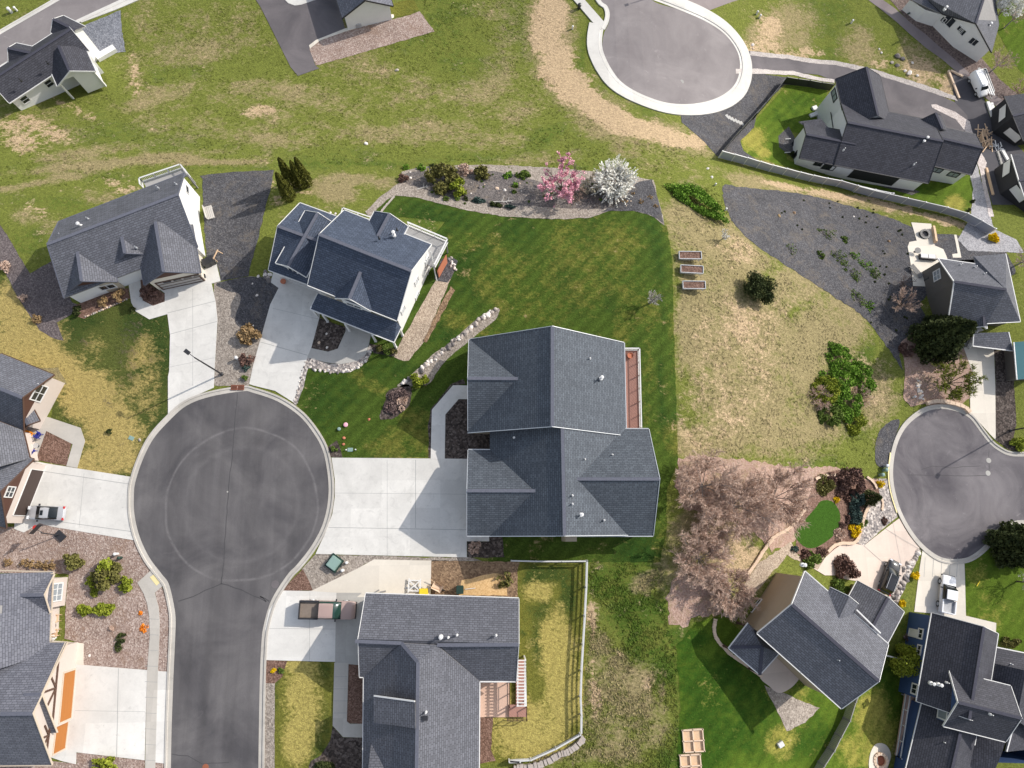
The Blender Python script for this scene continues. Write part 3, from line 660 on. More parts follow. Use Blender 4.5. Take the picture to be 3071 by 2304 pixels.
sheet('gravel_bed', D([(-60,1150),(50,1135),(120,1126),(292,1166),(305,1200),(330,1240),(312,1262),(326,1290),(332,1330),(330,1400),(322,1447),(165,1440),(165,1385),(140,1380),(143,1300),(150,1240),(-60,1236)]), M['gravel_pink'], 0.04)
sheet('gravel_bed', q(0,3,[(1300,160),(1350,155),(1395,260),(1415,400),(1410,560),(1392,860),(1312,860),(1325,450),(1315,320),(1285,205)]), M['gravel_pink'], 0.045)
sheet('gravel_bed', q(0,3,[(-200,1560),(140,1600),(420,1600),(635,1620),(640,1528),(1205,1592),(1205,2000),(-200,2000)]), M['gravel_pink'], 0.04)
sheet('gravel_bed', q(0,3,[(1290,1612),(1368,1620),(1365,2000),(1290,2000)]), M['gravel_pink'], 0.045)
sheet('gravel_bed', q(1,2,[(400,1600),(512,1472),(1475,1500),(1780,1498),(1900,1530),(1475,1530),(1000,1517),(730,1662)])+q(1,3,[(470,195),(400,-5)]), M['gravel_grey'], 0.04)
sheet('mulch_bed', q(1,3,[(410,10),(450,80),(495,185),(245,187),(320,95)]), M['bark'], 0.05, wob=0.03)
sheet('mulch_bed', q(1,3,[(785,785),(930,790),(930,1292),(800,1290),(775,1268)]), M['bark'], 0.045)
sheet('mulch_bed', q(1,3,[(105,763),(278,770),(240,900),(178,955),(105,955)]), M['bark'], 0.05, wob=0.04)
sheet('gravel_bed', q(1,3,[(85,950),(178,952),(176,2000),(70,2000)]), M['gravel_grey'], 0.045, wob=0.03)
sheet('mulch_bed', q(1,3,[(655,1312),(745,1402),(930,1405),(930,2000),(470,2000),(462,1640),(480,1600),(560,1550),(640,1430)]), M['dark_bed'], 0.04, wob=0.03)
sheet('bare_earth', q(1,2,[(1475,1525),(2212,1535)])+q(2,3,[(90,0),(90,240)])+q(1,3,[(1475,225)]), M['soil'], 0.04)
sheet('sand_pad', q(1,3,[(1730,105),(1990,40),(2100,60),(2110,225),(1700,225)]), speckle('sand', [hexc(168,134,88), hexc(196,160,112), hexc(206,172,124), hexc(216,184,140)], 9, bumps=0.2), 0.055, wob=0.08)
sheet('mulch_bed', q(1,2,[(1770,1365),(1955,1365),(1955,1320),(2060,1320),(2080,1500),(1770,1500)]), M['dark_bed'], 0.035)
sheet('mulch_bed', q(1,3,[(1870,1235),(1985,1240),(1970,1500),(2010,1600),(1870,1620)]), M['bark'], 0.045)
# right side
sheet('gravel_lot', D([(1562,402),(1600,405),(1680,412),(1760,425),(1840,447),(1920,470),(2000,500),(2100,512),(2150,522),(2180,560),(2180,600),(2000,640),(2000,700),(1945,745),(1950,800),(1930,770),(1870,690),(1800,640),(1700,575),(1620,520),(1575,465)]), M['gravel_dark'], 0.03, smooth=True, wob=0.12)
sheet('gravel_bed', D([(1560,402),(1572,440),(1580,478),(1590,470),(1640,412)]), M['gravel_dark'], 0.028, wob=0.1)
sheet('gravel_bed', q(2,0,[(1438,940),(1600,935),(1800,880),(1950,760),(2020,615),(2130,612),(2212,615)])+q(3,0,[(60,620),(230,640),(600,700),(560,740),(400,715),(225,700),(0,930)])+q(2,0,[(2050,1060),(1935,1170),(1960,1250),(2100,1350),(1790,1260),(1745,1300),(1640,1180),(1450,1015)]), M['gravel_dark'], 0.035, wob=0.04)
sheet('mulch_bed', D([(1468,990),(1520,985),(1580,990),(1720,1010),(1800,1008),(1860,1035),(1900,1035),(1905,1062),(1860,1070),(1800,1100),(1745,1150),(1700,1180),(1665,1190),(1630,1150),(1590,1128),(1530,1110),(1480,1100),(1458,1050)]), M['bark_pink'], 0.035, wob=0.22)
sheet('mulch_bed', D([(1462,1240),(1500,1222),(1545,1228),(1580,1262),(1575,1310),(1545,1330),(1500,1328),(1488,1356),(1448,1348),(1440,1290)]), M['bark_pink'], 0.035, wob=0.25)
sheet('garden_bed', D([(1760,1030),(1810,1015),(1860,1035),(1905,1045),(1895,1080),(1865,1120),(1860,1190),(1780,1200),(1765,1220),(1720,1195),(1720,1140),(1745,1080)]), M['bark'], 0.045, wob=0.05)
sheet('garden_bed', D([(1640,1215),(1710,1170),(1725,1200),(1780,1200),(1770,1235),(1700,1200),(1640,1270),(1590,1340),(1560,1330)]), M['gravel_tan'], 0.04, wob=0.1)
sheet('rock_border', q(3,2,[(1010,845),(1092,850),(1112,980),(1162,1162),(880,1402),(825,1380),(870,1200),(960,1020),(1020,1000),(1000,900)]), M['river_rock'], 0.055)
sheet('gravel_bed', q(3,2,[(1180,380),(1105,620),(1095,730),(1000,740),(975,620),(1010,460),(1110,370)]), M['gravel_dark'], 0.04, smooth=True)
sheet('mulch_bed', D([(1945,740),(1990,700),(2100,700),(2112,760),(2095,860),(2060,885),(2000,872),(1968,880),(1950,860),(1955,800)]), M['bark_pink'], 0.045, wob=0.08)
sheet('gravel_bed', q(3,1,[(1960,1350),(2110,1370)])+q(3,2,[(2150,400),(2120,500),(2212,620),(2090,610),(1975,530),(1975,0)]), M['dark_bed'], 0.035)
sheet('rock_border', q(3,2,[(1330,1420),(1360,1440)])+q(3,3,[(1250,100),(1150,330),(1080,240),(1200,40)]), M['river_rock'], 0.045)
sheet('gravel_bed', D([(1650,1480),(1770,1530),(1740,1560),(1700,1580),(1680,1540)]), M['gravel_grey'], 0.05, wob=0.06)
sheet('gravel_bed', q(3,0,[(320,1330),(180,1220),(175,1130),(260,1050),(400,1300),(900,1480),(1350,1590),(1280,1620),(800,1480)]), M['gravel_dark'], 0.045, wob=0.03)
sheet('gravel_bed', q(3,0,[(1780,1100),(1830,1400),(1900,1659),(1960,1900),(2150,1990),(2212,2100),(1750,2080),(1660,1990),(1770,1800),(1790,1560),(1760,1450)]), speckle('pale_grey_gravel', [hexc(110,108,112), hexc(140,138,140), hexc(160,158,160), hexc(180,176,176)], 7), 0.04)
sheet('gravel_bed', q(1,0,[(462,410),(560,335),(750,262),(1165,160),(1305,128),(1375,92),(1440,180),(1500,262),(1000,410),(520,545)]), M['gravel_pink'], 0.04)
sheet('gravel_bed', q(0,0,[(670,225),(1000,85),(1015,260),(1040,430),(970,440),(820,480),(740,330)]), speckle('blue_grey_gravel', [hexc(74,76,84), hexc(104,106,112), hexc(122,124,130), hexc(150,150,154)], 7), 0.04)
sheet('mulch_bed', q(3,0,[(1100,0),(1250,-40),(1860,480),(2000,650),(2180,800),(2050,850),(1700,590),(1500,420),(1300,230)]), speckle('brown_soil_mulch', [hexc(60,48,46), hexc(92,78,74), hexc(112,98,92), hexc(136,120,112)], 5), 0.03)
# ---- paving
sheet('driveway', q(0,2,[(130,1150),(245,690),(390,720),(640,760),(1083,830),(1070,950),(1075,1100),(1118,1357),(440,1245),(330,1215),(200,1292),(120,1262)]), M['conc'], 0.07, skirt=0.15)
sheet('footpath', q(0,2,[(280,300),(430,345),(670,425),(707,535),(690,590),(642,757),(552,742),(605,560),(385,450),(300,685),(120,640),(200,380)]), M['conc_walk'], 0.06, skirt=0.1)
sheet('driveway', q(0,1,[(1180,690),(1700,680),(1730,660),(1790,615),(1830,785),(1755,805),(1790,960),(1805,1100),(1780,1530),(1775,1659)])+q(0,2,[(1772,92),(1600,170),(1395,310),(1395,0)])+q(0,1,[(1405,1530),(1412,1235),(1390,1058),(1240,1102),(1128,1035),(1090,960),(1060,740),(1160,720),(1185,945),(1270,990),(1368,955),(1368,885),(1280,820)]), M['conc'], 0.07, skirt=0.15)
sheet('driveway', q(1,1,[(170,690),(330,790),(560,860),(550,1080),(480,1342),(445,1430),(375,1659)])+q(1,2,[(330,212),(180,118),(0,74)])+q(0,2,[(2068,62)])+q(1,1,[(0,1480),(140,980),(210,842),(145,795)]), M['conc'], 0.07, skirt=0.15)
sheet('footpath', q(1,1,[(480,1340),(620,1370),(700,1345),(765,1200),(765,1080),(990,1160),(960,1300),(935,1385),(860,1448),(730,1472),(600,1458),(447,1418)]), M['conc_grey'], 0.075, skirt=0.1)
sheet('driveway', q(1,2,[(648,672),(1830,682),(1830,1318),(1955,1320),(1955,1365),(1770,1365),(1770,1498),(516,1470),(595,1300),(655,1140),(676,1000),(676,850)]), M['conc'], 0.07, skirt=0.15)
sheet('footpath', q(1,2,[(1470,682),(1480,275),(1655,72),(1850,75),(1850,187),(1702,187),(1592,315),(1587,684)]), M['conc_new'], 0.08, skirt=0.1)
sheet('driveway', q(1,2,[(1000,1515),(1475,1525)])+q(1,3,[(1470,215),(1470,240),(860,240),(900,205),(690,204),(478,190),(870,0)]), M['conc_tan'], 0.075, skirt=0.12)
sheet('driveway', q(1,3,[(245,186),(478,190),(690,204),(690,400),(678,777),(108,762),(100,500),(128,350)]), M['conc_new'], 0.07, skirt=0.15)
sheet('driveway', q(1,3,[(690,204),(930,205),(950,810),(678,785),(684,400)]), M['conc_grey'], 0.072, skirt=0.1)
sheet('footpath', q(1,3,[(672,785),(790,785),(776,1270),(800,1290),(930,1290),(930,1405),(745,1400),(658,1305)]), M['conc_walk'], 0.075, skirt=0.1)
sheet('driveway', q(0,3,[(500,780),(600,795),(695,803),(1222,845),(1200,1592),(635,1526),(632,1625),(520,1600),(400,1560)]), M['conc_new'], 0.07, skirt=0.12)
sheet('driveway', q(0,3,[(1312,853),(1393,858),(1370,1620),(1288,1610)]), M['conc_new'], 0.072, skirt=0.12)
sheet('footpath', q(0,3,[(430,600),(525,607),(696,624),(694,803),(500,790)]), M['conc_tan'], 0.078, skirt=0.1)
sheet('pavement', q(0,3,[(1142,120),(1285,-10),(1350,150),(1285,205),(1318,320),(1328,450),(1325,560),(1312,860),(1290,1659),(1290,2050),(1206,2050),(1206,1659),(1222,860),(1245,560),(1240,400),(1222,290),(1195,215)]), M['conc_walk'], 0.08, skirt=0.12)
sheet('tactile_plate', q(0,3,[(1245,75),(1290,45),(1330,105),(1325,125),(1300,145)]), M['pale_yellow'], 0.10, skirt=0.02)
# upper cul-de-sac
tc_in = q(2,0,[(700,-200),(775,0),(830,50),(852,110),(845,190),(805,280),(792,380),(810,460),(870,580),(960,690),(1110,780),(1300,848),(1480,866),(1650,845),(1790,790),(1890,700),(1932,570),(1910,430),(1810,290),(1650,180),(1420,80),(1230,20),(1100,-90)])
sheet_xy('road', W2(catmull(tc_in, 5, False)), M['road_new'], 0.03)
ribbon('pavement', q(2,0,[(806,215),(792,300),(790,380),(810,460),(870,580),(960,690),(1110,780),(1300,848),(1480,866),(1650,845),(1790,790),(1890,700),(1932,570),(1910,430),(1810,290),(1650,180),(1420,80),(1180,-10)]), [(0,0.035),(0,0.05),(-0.42,0.05),(-0.46,0.16),(-0.62,0.16),(-0.64,0.14),(-0.66,0.16),(-2.25,0.17),(-2.27,-0.05)], M['conc_white'])
ribbon('kerb', q(2,0,[(690,-190),(775,0),(830,50),(852,110),(845,180),(812,250)]), [(0,0.035),(0,0.06),(-0.4,0.06),(-0.44,0.16),(-0.7,0.16),(-0.72,-0.05)], M['conc_white'])
sheet('pavement', q(2,0,[(420,-130),(540,-130),(640,0),(812,195),(780,250),(720,200),(550,0)]), M['conc_white'], 0.15, skirt=0.2)
sheet('driveway', q(2,0,[(1370,-150),(1500,10),(1600,60),(1660,95),(1860,20),(2020,-30),(2020,-150)]), M['path'], 0.035, skirt=0.05)
sheet('pavement', q(2,0,[(1340,0),(1300,-80),(1400,-80),(1470,10),(1520,60),(1400,40)]), M['conc_white'], 0.165, skirt=0.2)
sheet('driveway', q(2,0,[(2000,425),(2100,430),(2212,460)])+q(3,0,[(250,480),(650,530),(950,600),(1270,700),(1500,790),(1640,850),(1740,960),(1790,1150),(1650,1110),(1100,1000),(1000,700),(700,690),(500,620),(300,600),(100,585)])+q(2,0,[(2150,580),(2025,570)]), M['tar'], 0.05, wob=0.03)
sheet('gravel_shoulder', q(3,0,[(-60,425),(250,455),(650,505),(950,572),(1270,670),(1500,745),(1640,800),(1660,840),(1500,790),(1270,712),(950,612),(650,540),(250,490),(-60,460)]), speckle('shoulder_gravel', [hexc(130,122,116), hexc(160,152,146), hexc(176,168,162), hexc(196,188,182)], 7), 0.06, wob=0.05)
sheet('gravel_shoulder', q(3,0,[(-180,575),(0,572),(300,592),(640,660),(640,690),(300,625),(100,615),(-180,612)]), speckle('shoulder_gravel_b', [hexc(150,142,136), hexc(176,168,162), hexc(190,182,176), hexc(206,198,192)], 7), 0.06, wob=0.05)
sheet('driveway', q(3,0,[(1600,595),(1750,640),(1880,820),(1940,1000),(2100,1150),(2300,1350),(2300,1700),(1950,1700),(1830,1300),(1740,960),(1640,850)]), plain('black_asphalt', hexc(78,76,80), 0.9, 0.35, 0.5), 0.045)
sheet('gravel_shoulder', q(3,0,[(1440,870),(1480,868),(1640,930),(1760,1010),(1800,1150),(1900,1350),(1880,1460),(1960,1800),(1920,1800),(1840,1400),(1760,1130),(1640,990),(1450,895)]), speckle('pinkish_gravel', [hexc(150,138,132), hexc(180,168,162), hexc(196,186,180), hexc(212,202,196)], 6), 0.07, wob=0.04)
sheet('footpath', q(3,0,[(890,-20),(1010,-20),(1140,70),(1280,200),(1400,290),(1500,380),(1620,480),(1770,620),(1900,740),(2060,850),(1985,885),(1850,780),(1700,640),(1540,500),(1400,400),(1270,290),(1150,180),(1000,60)]), M['path'], 0.04)
sheet('road', q(0,0,[(-900,830),(-300,455),(0,290),(510,-5),(900,-230),(1500,-230),(1060,-30),(640,165),(0,545),(-300,720),(-900,1100)]), M['road_new'], 0.03)
ribbon('kerb', q(0,0,[(-300,455),(0,290),(510,-5),(800,-170)]), KP, M['conc_white'], smooth=False)
ribbon('kerb', q(0,0,[(1060,-30),(640,165),(0,545),(-300,720)]), KP, M['conc_white'], smooth=False)
sheet('pavement', q(0,0,[(680,190),(960,85),(1160,0),(1300,-80),(1180,-80),(1040,0),(650,175)]), M['conc_white'], 0.1, skirt=0.1)
sheet('driveway', q(1,0,[(-60,-120),(60,60),(110,160),(160,260),(310,560),(370,632),(545,570),(515,545),(465,410),(485,365),(560,325),(760,240),(720,100),(640,-120)]), M['tar'], 0.05)
sheet('footpath', q(1,0,[(470,405),(462,380),(520,335),(760,240),(1130,120),(1165,125),(1165,150),(760,265),(560,335)]), M['conc_tan'], 0.09, skirt=0.1)
sheet('footpath', q(1,0,[(220,-90),(260,0),(290,30),(345,50),(400,42),(540,-5),(700,-90)]), M['conc_white'], 0.09, skirt=0.1)
# right cul-de-sac
rc = q(3,2,[(2700,650),(2212,662),(2090,655),(2010,620),(1930,560),(1850,460),(1760,345),(1640,285),(1500,268),(1380,300),(1260,390),(1185,500),(1140,640),(1125,800),(1142,950),(1195,1120),(1290,1290),(1400,1415),(1520,1495),(1640,1512),(1760,1490),(1880,1400),(1960,1290),(2040,1225),(2140,1195),(2212,1190),(2700,1190)])
M['road_right'] = asphalt('side_road_asphalt', hexc(80,76,80), hexc(124,119,120), None, 0.9)
sheet_xy('road', W2(catmull(rc, 5, False)), M['road_right'], 0.025)
ribbon('kerb', rc, [(-a, z) for a, z in KP], M['kerb'], smooth=True)
sheet('driveway', q(3,1,[(1700,1310),(1960,1340),(1972,1659)])+q(3,2,[(1975,525),(1930,480),(1850,390),(1765,305),(1760,0)])+q(3,1,[(1790,1560)]), M['conc_tan'], 0.06, skirt=0.1)
sheet('driveway', q(3,2,[(1175,1175),(1250,1305),(1345,1420),(1215,1640)])+q(3,3,[(1110,210),(1060,240),(840,110),(720,90),(680,60),(560,60),(460,0)])+q(3,2,[(500,1600),(560,1500),(640,1430),(700,1390),(800,1383),(885,1400)]), M['conc_pink'], 0.06, skirt=0.1)
sheet('driveway', q(3,2,[(1368,1440),(1450,1490),(1560,1530),(1640,1540),(1715,1532),(1720,1659)])+q(3,3,[(1728,400),(1300,362),(1345,0)]), M['conc_tan'], 0.06, skirt=0.1)
sheet('driveway', q(3,3,[(1480,330),(1728,395),(1980,455),(1975,560),(1920,600),(1880,560),(1440,420)]), M['conc_tan'], 0.055, skirt=0.1)
sheet('patio', q(3,1,[(1275,298),(1440,310),(1460,460),(1470,490),(1540,520),(1575,600),(1500,640),(1400,690),(1410,830),(1290,825),(1245,500),(1260,460),(1320,450)]), M['conc_tan'], 0.08, skirt=0.12)
sheet('footpath', q(3,1,[(1630,400),(1650,400),(1690,590),(1620,590),(1615,560),(1660,555)]), M['conc_tan'], 0.06, skirt=0.06)
sheet('patio', catmull(q(3,3,[(20,880),(180,690),(360,860),(350,910),(280,990),(180,1035),(100,980)]), 4), M['conc_pink'], 0.08, skirt=0.1)
sheet('patio', catmull(q(3,3,[(925,1659),(930,1560),(960,1480),(1010,1450),(1070,1470),(1105,1540),(1090,1620),(1040,1720),(960,1750)]), 3), M['conc_tan'], 0.08, skirt=0.1)
sheet('patio', q(1,3,[(1860,930),(2125,945),(2125,1235),(1860,1235)]), M['deck_pink'], 0.10, skirt=0.12)
# slab joints
mb = MB()
def joint(c, r, pts, lift=0.076, w=0.05):
    P = [Gq(c, r, *p) for p in pts]
    for a, b in zip(P, P[1:]):
        d = b-a; s = Vector((-d.y, d.x, 0)).normalized()*w/2; n = max(1, int(d.length/3))
        for k in range(n):
            p0, p1 = a.lerp(b, k/n), a.lerp(b, (k+1)/n); z = lambda p: (p.x, p.y, terr(p.x, p.y)+lift)
            mb.add([z(p0-s), z(p0+s), z(p1+s), z(p1-s)], [(0,1,2,3)])
joint(1,2,[(625,1250),(1770,1270)]); joint(1,2,[(1345,690),(1345,1255)]); joint(1,2,[(670,965),(1765,975)], w=0.03); joint(1,2,[(1110,690),(1110,1480)], w=0.03)
joint(0,1,[(1412,1225),(1800,1120)]); joint(0,1,[(1390,1050),(1790,950)]); joint(0,1,[(1600,850),(1600,1650)], w=0.03); joint(0,1,[(1400,1500),(1780,1420)], w=0.03)
joint(1,1,[(60,1290),(450,1400)]); joint(1,1,[(230,1455),(440,1455)], w=0.03); joint(1,1,[(160,1010),(540,1100)], w=0.03)
joint(0,2,[(365,785),(1070,890)]); joint(0,2,[(300,1175),(1100,1285)]); joint(0,2,[(700,800),(660,1240)], w=0.03)
joint(0,3,[(985,830),(970,1565)]); joint(0,3,[(625,1180),(1205,1190)], w=0.03)
joint(1,3,[(470,200),(465,770)], w=0.03); joint(1,3,[(110,500),(680,505)], w=0.03)
for k in range(10): joint(0,3,[(1205+ (35 if k < 3 else 0), 420+k*130),(1320-k*3, 425+k*130)], lift=0.085, w=0.04)
joint(3,2,[(880,1400),(1180,1659)]); joint(3,2,[(1060,1260),(1340,1430)], w=0.04); joint(3,2,[(1210,1659),(1120,1200)], w=0.03)
for x in (1390,1460,1530,1600,1660): joint(3,2,[(x,1500),(x-10,1659)], lift=0.066, w=0.05)
for y in (900,1000,1100,1200): joint(1,3,[(668,y),(782,y)], lift=0.08, w=0.04)
tag(mb.build('slab_joint', plain('joint_grey', (0.3,0.3,0.29), 0.9, 0.1)), kind='structure')  # thin grey strips along the joints

ribbon('kerb_paint', q(3,2,[(1128,640),(1112,800),(1128,950),(1180,1120)]), [(-0.43,0.158),(-0.61,0.158)], M['pale_yellow'])
# ------------------------------------------------------------------ house kit
class House:
    def __init__(s, name, label, at, roof, wall, trim, cap=None, cat='house', deep=0.6):
        s.base = G(*at); s.root = empty(name, s.base, label, cat); s.z0 = s.base.z
        s.roof = MB(); s.wall = MB(); s.trim = MB(); s.gut = MB(); s.mats = (roof, wall, trim, cap or M['cap']); s.k = 0; s.deep = deep
        s.wallmats = [wall]; s.parts = {}
    def wm(s, m):
        if m not in s.wallmats: s.wallmats.append(m)
        return s.wallmats.index(m)
    def slab(s, P, th=0.16):       # P: world points of the roof's top surface
        P = [Vector(p) for p in P]; n = Vector((0,0,0))
        for i in range(len(P)):
            a, b = P[i], P[(i+1)%len(P)]; n += Vector(((a.y-b.y)*(a.z+b.z), (a.z-b.z)*(a.x+b.x), (a.x-b.x)*(a.y+b.y)))
        if n.z < 0: P.reverse(); n = -n
        n.normalize(); u = Vector((0,0,1)).cross(n)
        u = u.normalized() if u.length > 1e-3 else Vector((1,0,0)); v = n.cross(u)
        L = len(P); V = P + [p-Vector((0,0,th)) for p in P]
        uv = [(p.dot(u), p.dot(v)) for p in P]
        s.roof.add(V[:L], [tuple(range(L))], 0, [uv])
        s.roof.add(V, [tuple(range(2*L-1, L-1, -1))]+[(i, i+L, (i+1)%L+L, (i+1)%L) for i in range(L)], 1)
    def capline(s, a, b, w=0.34):
        a, b = Vector(a), Vector(b); s.roof.beam(a+Vector((0,0,0.02)), b+Vector((0,0,0.02)), w, 0.07, 2)
    def wing(s, A, B, C=None, R=None, pitch=0.6, he=2.9, ov=0.45, gv=0.3, base=None, ends='AB', wall=True, gable=None, zabs=None, cap=True, gut=True, far=True, near=True, wmat=None):
        """gable roof: eave corners A-B (B at the near end); C = the other eave corner at B's end"""
        s.k += 1; z = (s.z0+he if zabs is None else zabs)+0.004*s.k
        A, B = U(*A, z), U(*B, z); d = (B-A); L = d.length; d = d/L
        n = Vector((-d.y, d.x, 0))
        if C is not None:
            C = U(*C, z); w = (C-B).dot(n)
            half = abs(w)/2; n = n if w > 0 else -n
        else:
            best = None
            for sgn in (1,-1):
                for i in range(10, 320):
                    h = i*0.05; p = B+n*sgn*h+Vector((0,0,h*pitch)); e = math.dist(proj(p), R)
                    if best is None or e < best[0]: best = (e, h, sgn)
            half = best[1]; n = n*best[2]
        rise = half*pitch; up = Vector((0,0,rise))
        D2 = A+n*2*half; C2 = B+n*2*half; RA = A+n*half+up; RB = B+n*half+up
        s.slab([A, B, RB, RA]); s.slab([D2, C2, RB, RA])
        if cap: s.capline(RA, RB)
        o = {'A':A,'B':B,'C':C2,'D':D2,'RA':RA,'RB':RB,'n':n,'d':d,'half':half,'rise':rise,'L':L}
        # rake boards and gutters
        th = 0.2
        for (e, r, f, k) in ((B, RB, C2, 'B'), (A, RA, D2, 'A')):
            if k in ends:
                off = d*(0.03 if k == 'B' else -0.03); tm = MB(); dn = Vector((0,0,0.07))
                P = [e+off-dn, r+off-dn, f+off-dn]; dd = d*0.03; hh = Vector((0,0,0.13))
                V = [p+i*dd+j*hh for p in P for i, j in ((-1,-1),(1,-1),(1,1),(-1,1))]; F = [(0,1,2,3),(11,10,9,8)]
                for q_ in (0, 4): F += [(q_+i, q_+(i+1)%4, q_+4+(i+1)%4, q_+4+i) for i in range(4)]
                tm.add(V, F); s.part(tm, 'rake_board', s.mats[2])
        if gut:
            for a, b, sg in ((A, B, -1), (D2, C2, 1)):
                if (sg == -1 and not near) or (sg == 1 and not far): continue
                gm_ = MB(); gm_.beam(a+n*sg*0.06-Vector((0,0,0.06)), b+n*sg*0.06-Vector((0,0,0.06)), 0.09, 0.12); s.part(gm_, 'gutter', s.mats[2])
        if wall:
            zb = s.z0-s.deep if base is None else base
            iw = ov+0.003*s.k; ig = gv+0.003*s.k
            p0, p1 = A+n*iw+d*ig, B+n*iw-d*ig; p3, p2 = D2-n*iw+d*ig, C2-n*iw-d*ig
            zc = z+iw*pitch-0.17
            a = [Vector((p.x, p.y, zb)) for p in (p0, p1, p2, p3)]; b = [Vector((p.x, p.y, zc)) for p in (p0, p1, p2, p3)]
            g0 = (p0+p3)/2; g1 = (p1+p2)/2; g0 = Vector((g0.x, g0.y, z+rise-0.18)); g1 = Vector((g1.x, g1.y, z+rise-0.18))
            V = a+b+[g0, g1]; mi = s.wm(wmat) if wmat else 0
            s.wall.add(V, [(0,1,5,4),(2,3,7,6),(1,2,6,5),(3,0,4,7)], mi)
            gm = s.wm(gable) if gable else mi
            s.wall.add(V, [(5,6,9),(7,4,8)], gm)
            o['wB'] = (p1, d, p2); o['wA'] = (p0, -d, p3); o['wE'] = (p0, -n, p1); o['wF'] = (p2, n, p3)
        return o
    def faces(s, F, th=0.16, caps=(), rim=None):
        """explicit roof planes; each vertex is (photo x, photo y, height above the house base)"""
        for f in F: s.slab([U(p[0], p[1], s.z0+p[2]) for p in f], th)
        for a, b in caps: s.capline(U(a[0], a[1], s.z0+a[2]), U(b[0], b[1], s.z0+b[2]))
        if rim:
            gm_ = MB()
            for a, b in zip(rim, rim[1:]):
                a, b = U(a[0], a[1], s.z0+a[2]), U(b[0], b[1], s.z0+b[2]); gm_.beam(a-Vector((0,0,0.05)), b-Vector((0,0,0.05)), 0.13, 0.14)
            s.part(gm_, 'gutter', s.mats[2])
    def walls(s, P, inset=0.4, closed=True, mat=None, base=None):
        """walls under a roof outline (photo x, y, height), pulled inward"""
        Q = [U(p[0], p[1], s.z0+p[2]) for p in P]; n = len(Q); zb = s.z0-s.deep if base is None else base
        area = sum(Q[i].x*Q[(i+1)%n].y-Q[(i+1)%n].x*Q[i].y for i in range(n)); sg = 1 if area > 0 else -1
        R = []
        for i in range(n):
            a, b, c = Q[(i-1)%n], Q[i], Q[(i+1)%n]; d1 = Vector((b.x-a.x, b.y-a.y, 0)).normalized(); d2 = Vector((c.x-b.x, c.y-b.y, 0)).normalized()
            n1 = Vector((-d1.y, d1.x, 0))*sg; n2 = Vector((-d2.y, d2.x, 0))*sg; m = (n1+n2)
            m = m/max(0.3, m.length_squared)*2*inset if m.length > 0.2 else n1*inset
            R.append(Vector((b.x+m.x, b.y+m.y, b.z-0.2)))
        out = []
        for i in range(n if closed else n-1):
            a, b = R[i], R[(i+1)%n]
            s.wall.add([(a.x,a.y,zb),(b.x,b.y,zb),tuple(b),tuple(a)], [(0,1,2,3)], s.wm(mat) if mat else 0)
            d = Vector((b.x-a.x, b.y-a.y, 0)).normalized(); out.append((a, Vector((d.y, -d.x, 0))*sg, b))
        return out
    def hit(s, plane, px, py):
        p0, n = plane[0], plane[1]; d = ray(px, py); c = Vector((0,0,HCAM)); t = (p0-c).dot(n)/d.dot(n); return c+d*t
    def opening(s, plane, px, py, w, h, name='window', pane='glass', frame='white', fw=0.1, bars=(1,0), label=None, z=None):
        n = plane[1]; u = Vector((-n.y, n.x, 0)).normalized()
        if z is not None: p = U(px, py, z)
        else: p = s.hit(plane, px, py); p.z = max(p.z, s.z0-s.deep+h/2+0.2) if z is None else z
        p0, p1 = plane[0], (plane[2] if len(plane) > 2 else plane[0]); a0, a1 = sorted((0.0, (p1-p0).dot(u))); t = (p-p0).dot(u)
        if a1-a0 > w+0.2: t = min(max(t, a0+w/2+0.1), a1-w/2-0.1)
        elif a1 > a0: t = (a0+a1)/2
        p = Vector((p0.x+u.x*t, p0.y+u.y*t, p.z))
        ang = math.atan2(u.y, u.x); fr = MB()
        for sx in (-1, 1): fr.box(p+u*sx*(w/2-fw/2)+n*0.04, (fw, 0.1, h), ang)
        for sz in (-1, 1): fr.box(p+Vector((0,0,sz*(h/2-fw/2)))+n*0.045, (w-2*fw, 0.1, fw), ang)
        for i in range(bars[0]): fr.box(p+u*(w*((i+1)/(bars[0]+1)-0.5))+n*0.042, (0.06, 0.09, h-2*fw), ang)
        for i in range(bars[1]): fr.box(p+Vector((0,0,h*((i+1)/(bars[1]+1)-0.5)))+n*0.044, (w-2*fw, 0.088, 0.06), ang)
        o = fr.build(name, M[frame], s.root)
        if label: o['label'] = label
        g = MB(); g.box(p+n*0.015, (w-0.02, 0.05, h-0.02), ang)
        g.build('pane' if name == 'window' else 'panel', M[pane], o)
        return o
    def part(s, mb, name, mat, smooth=False, parent=None): return mb.build(name, mat, parent or s.root, None, smooth)
    def pipe(s, pts, h=0.45, r=0.06, big=False, name='roof_vent', mat='white', z=3.0):
        """vent pipes standing on the roof: pts = photo points, z = roof height there"""
        for p in pts:
            zz = p[2] if len(p) > 2 else z; c = U(p[0], p[1], s.z0+zz); mb = MB()
            if big: mb.lathe(c, [(0.22,-0.3),(0.22,0.02),(0.09,0.05),(0.09,h-0.1),(0.2,h-0.08),(0.2,h),(0.02,h+0.06)], 12)
            else: mb.lathe(c, [(0.14,-0.25),(0.11,0.03),(r,0.05),(r,h),(r*0.6,h)], 8)
            s.part(mb, name, M[mat])
    def post(s, px, py, top, w=0.16, mat='white', base=None, name='post'):
        c = U(px, py, s.z0+top); zb = (base if base is not None else terr(c.x, c.y)-0.1); mb = MB()
        mb.box((c.x, c.y, (zb+c.z)/2), (w, w, c.z-zb)); mb.box((c.x, c.y, zb+0.15), (w*1.4, w*1.4, 0.3)); s.part(mb, name, M[mat])
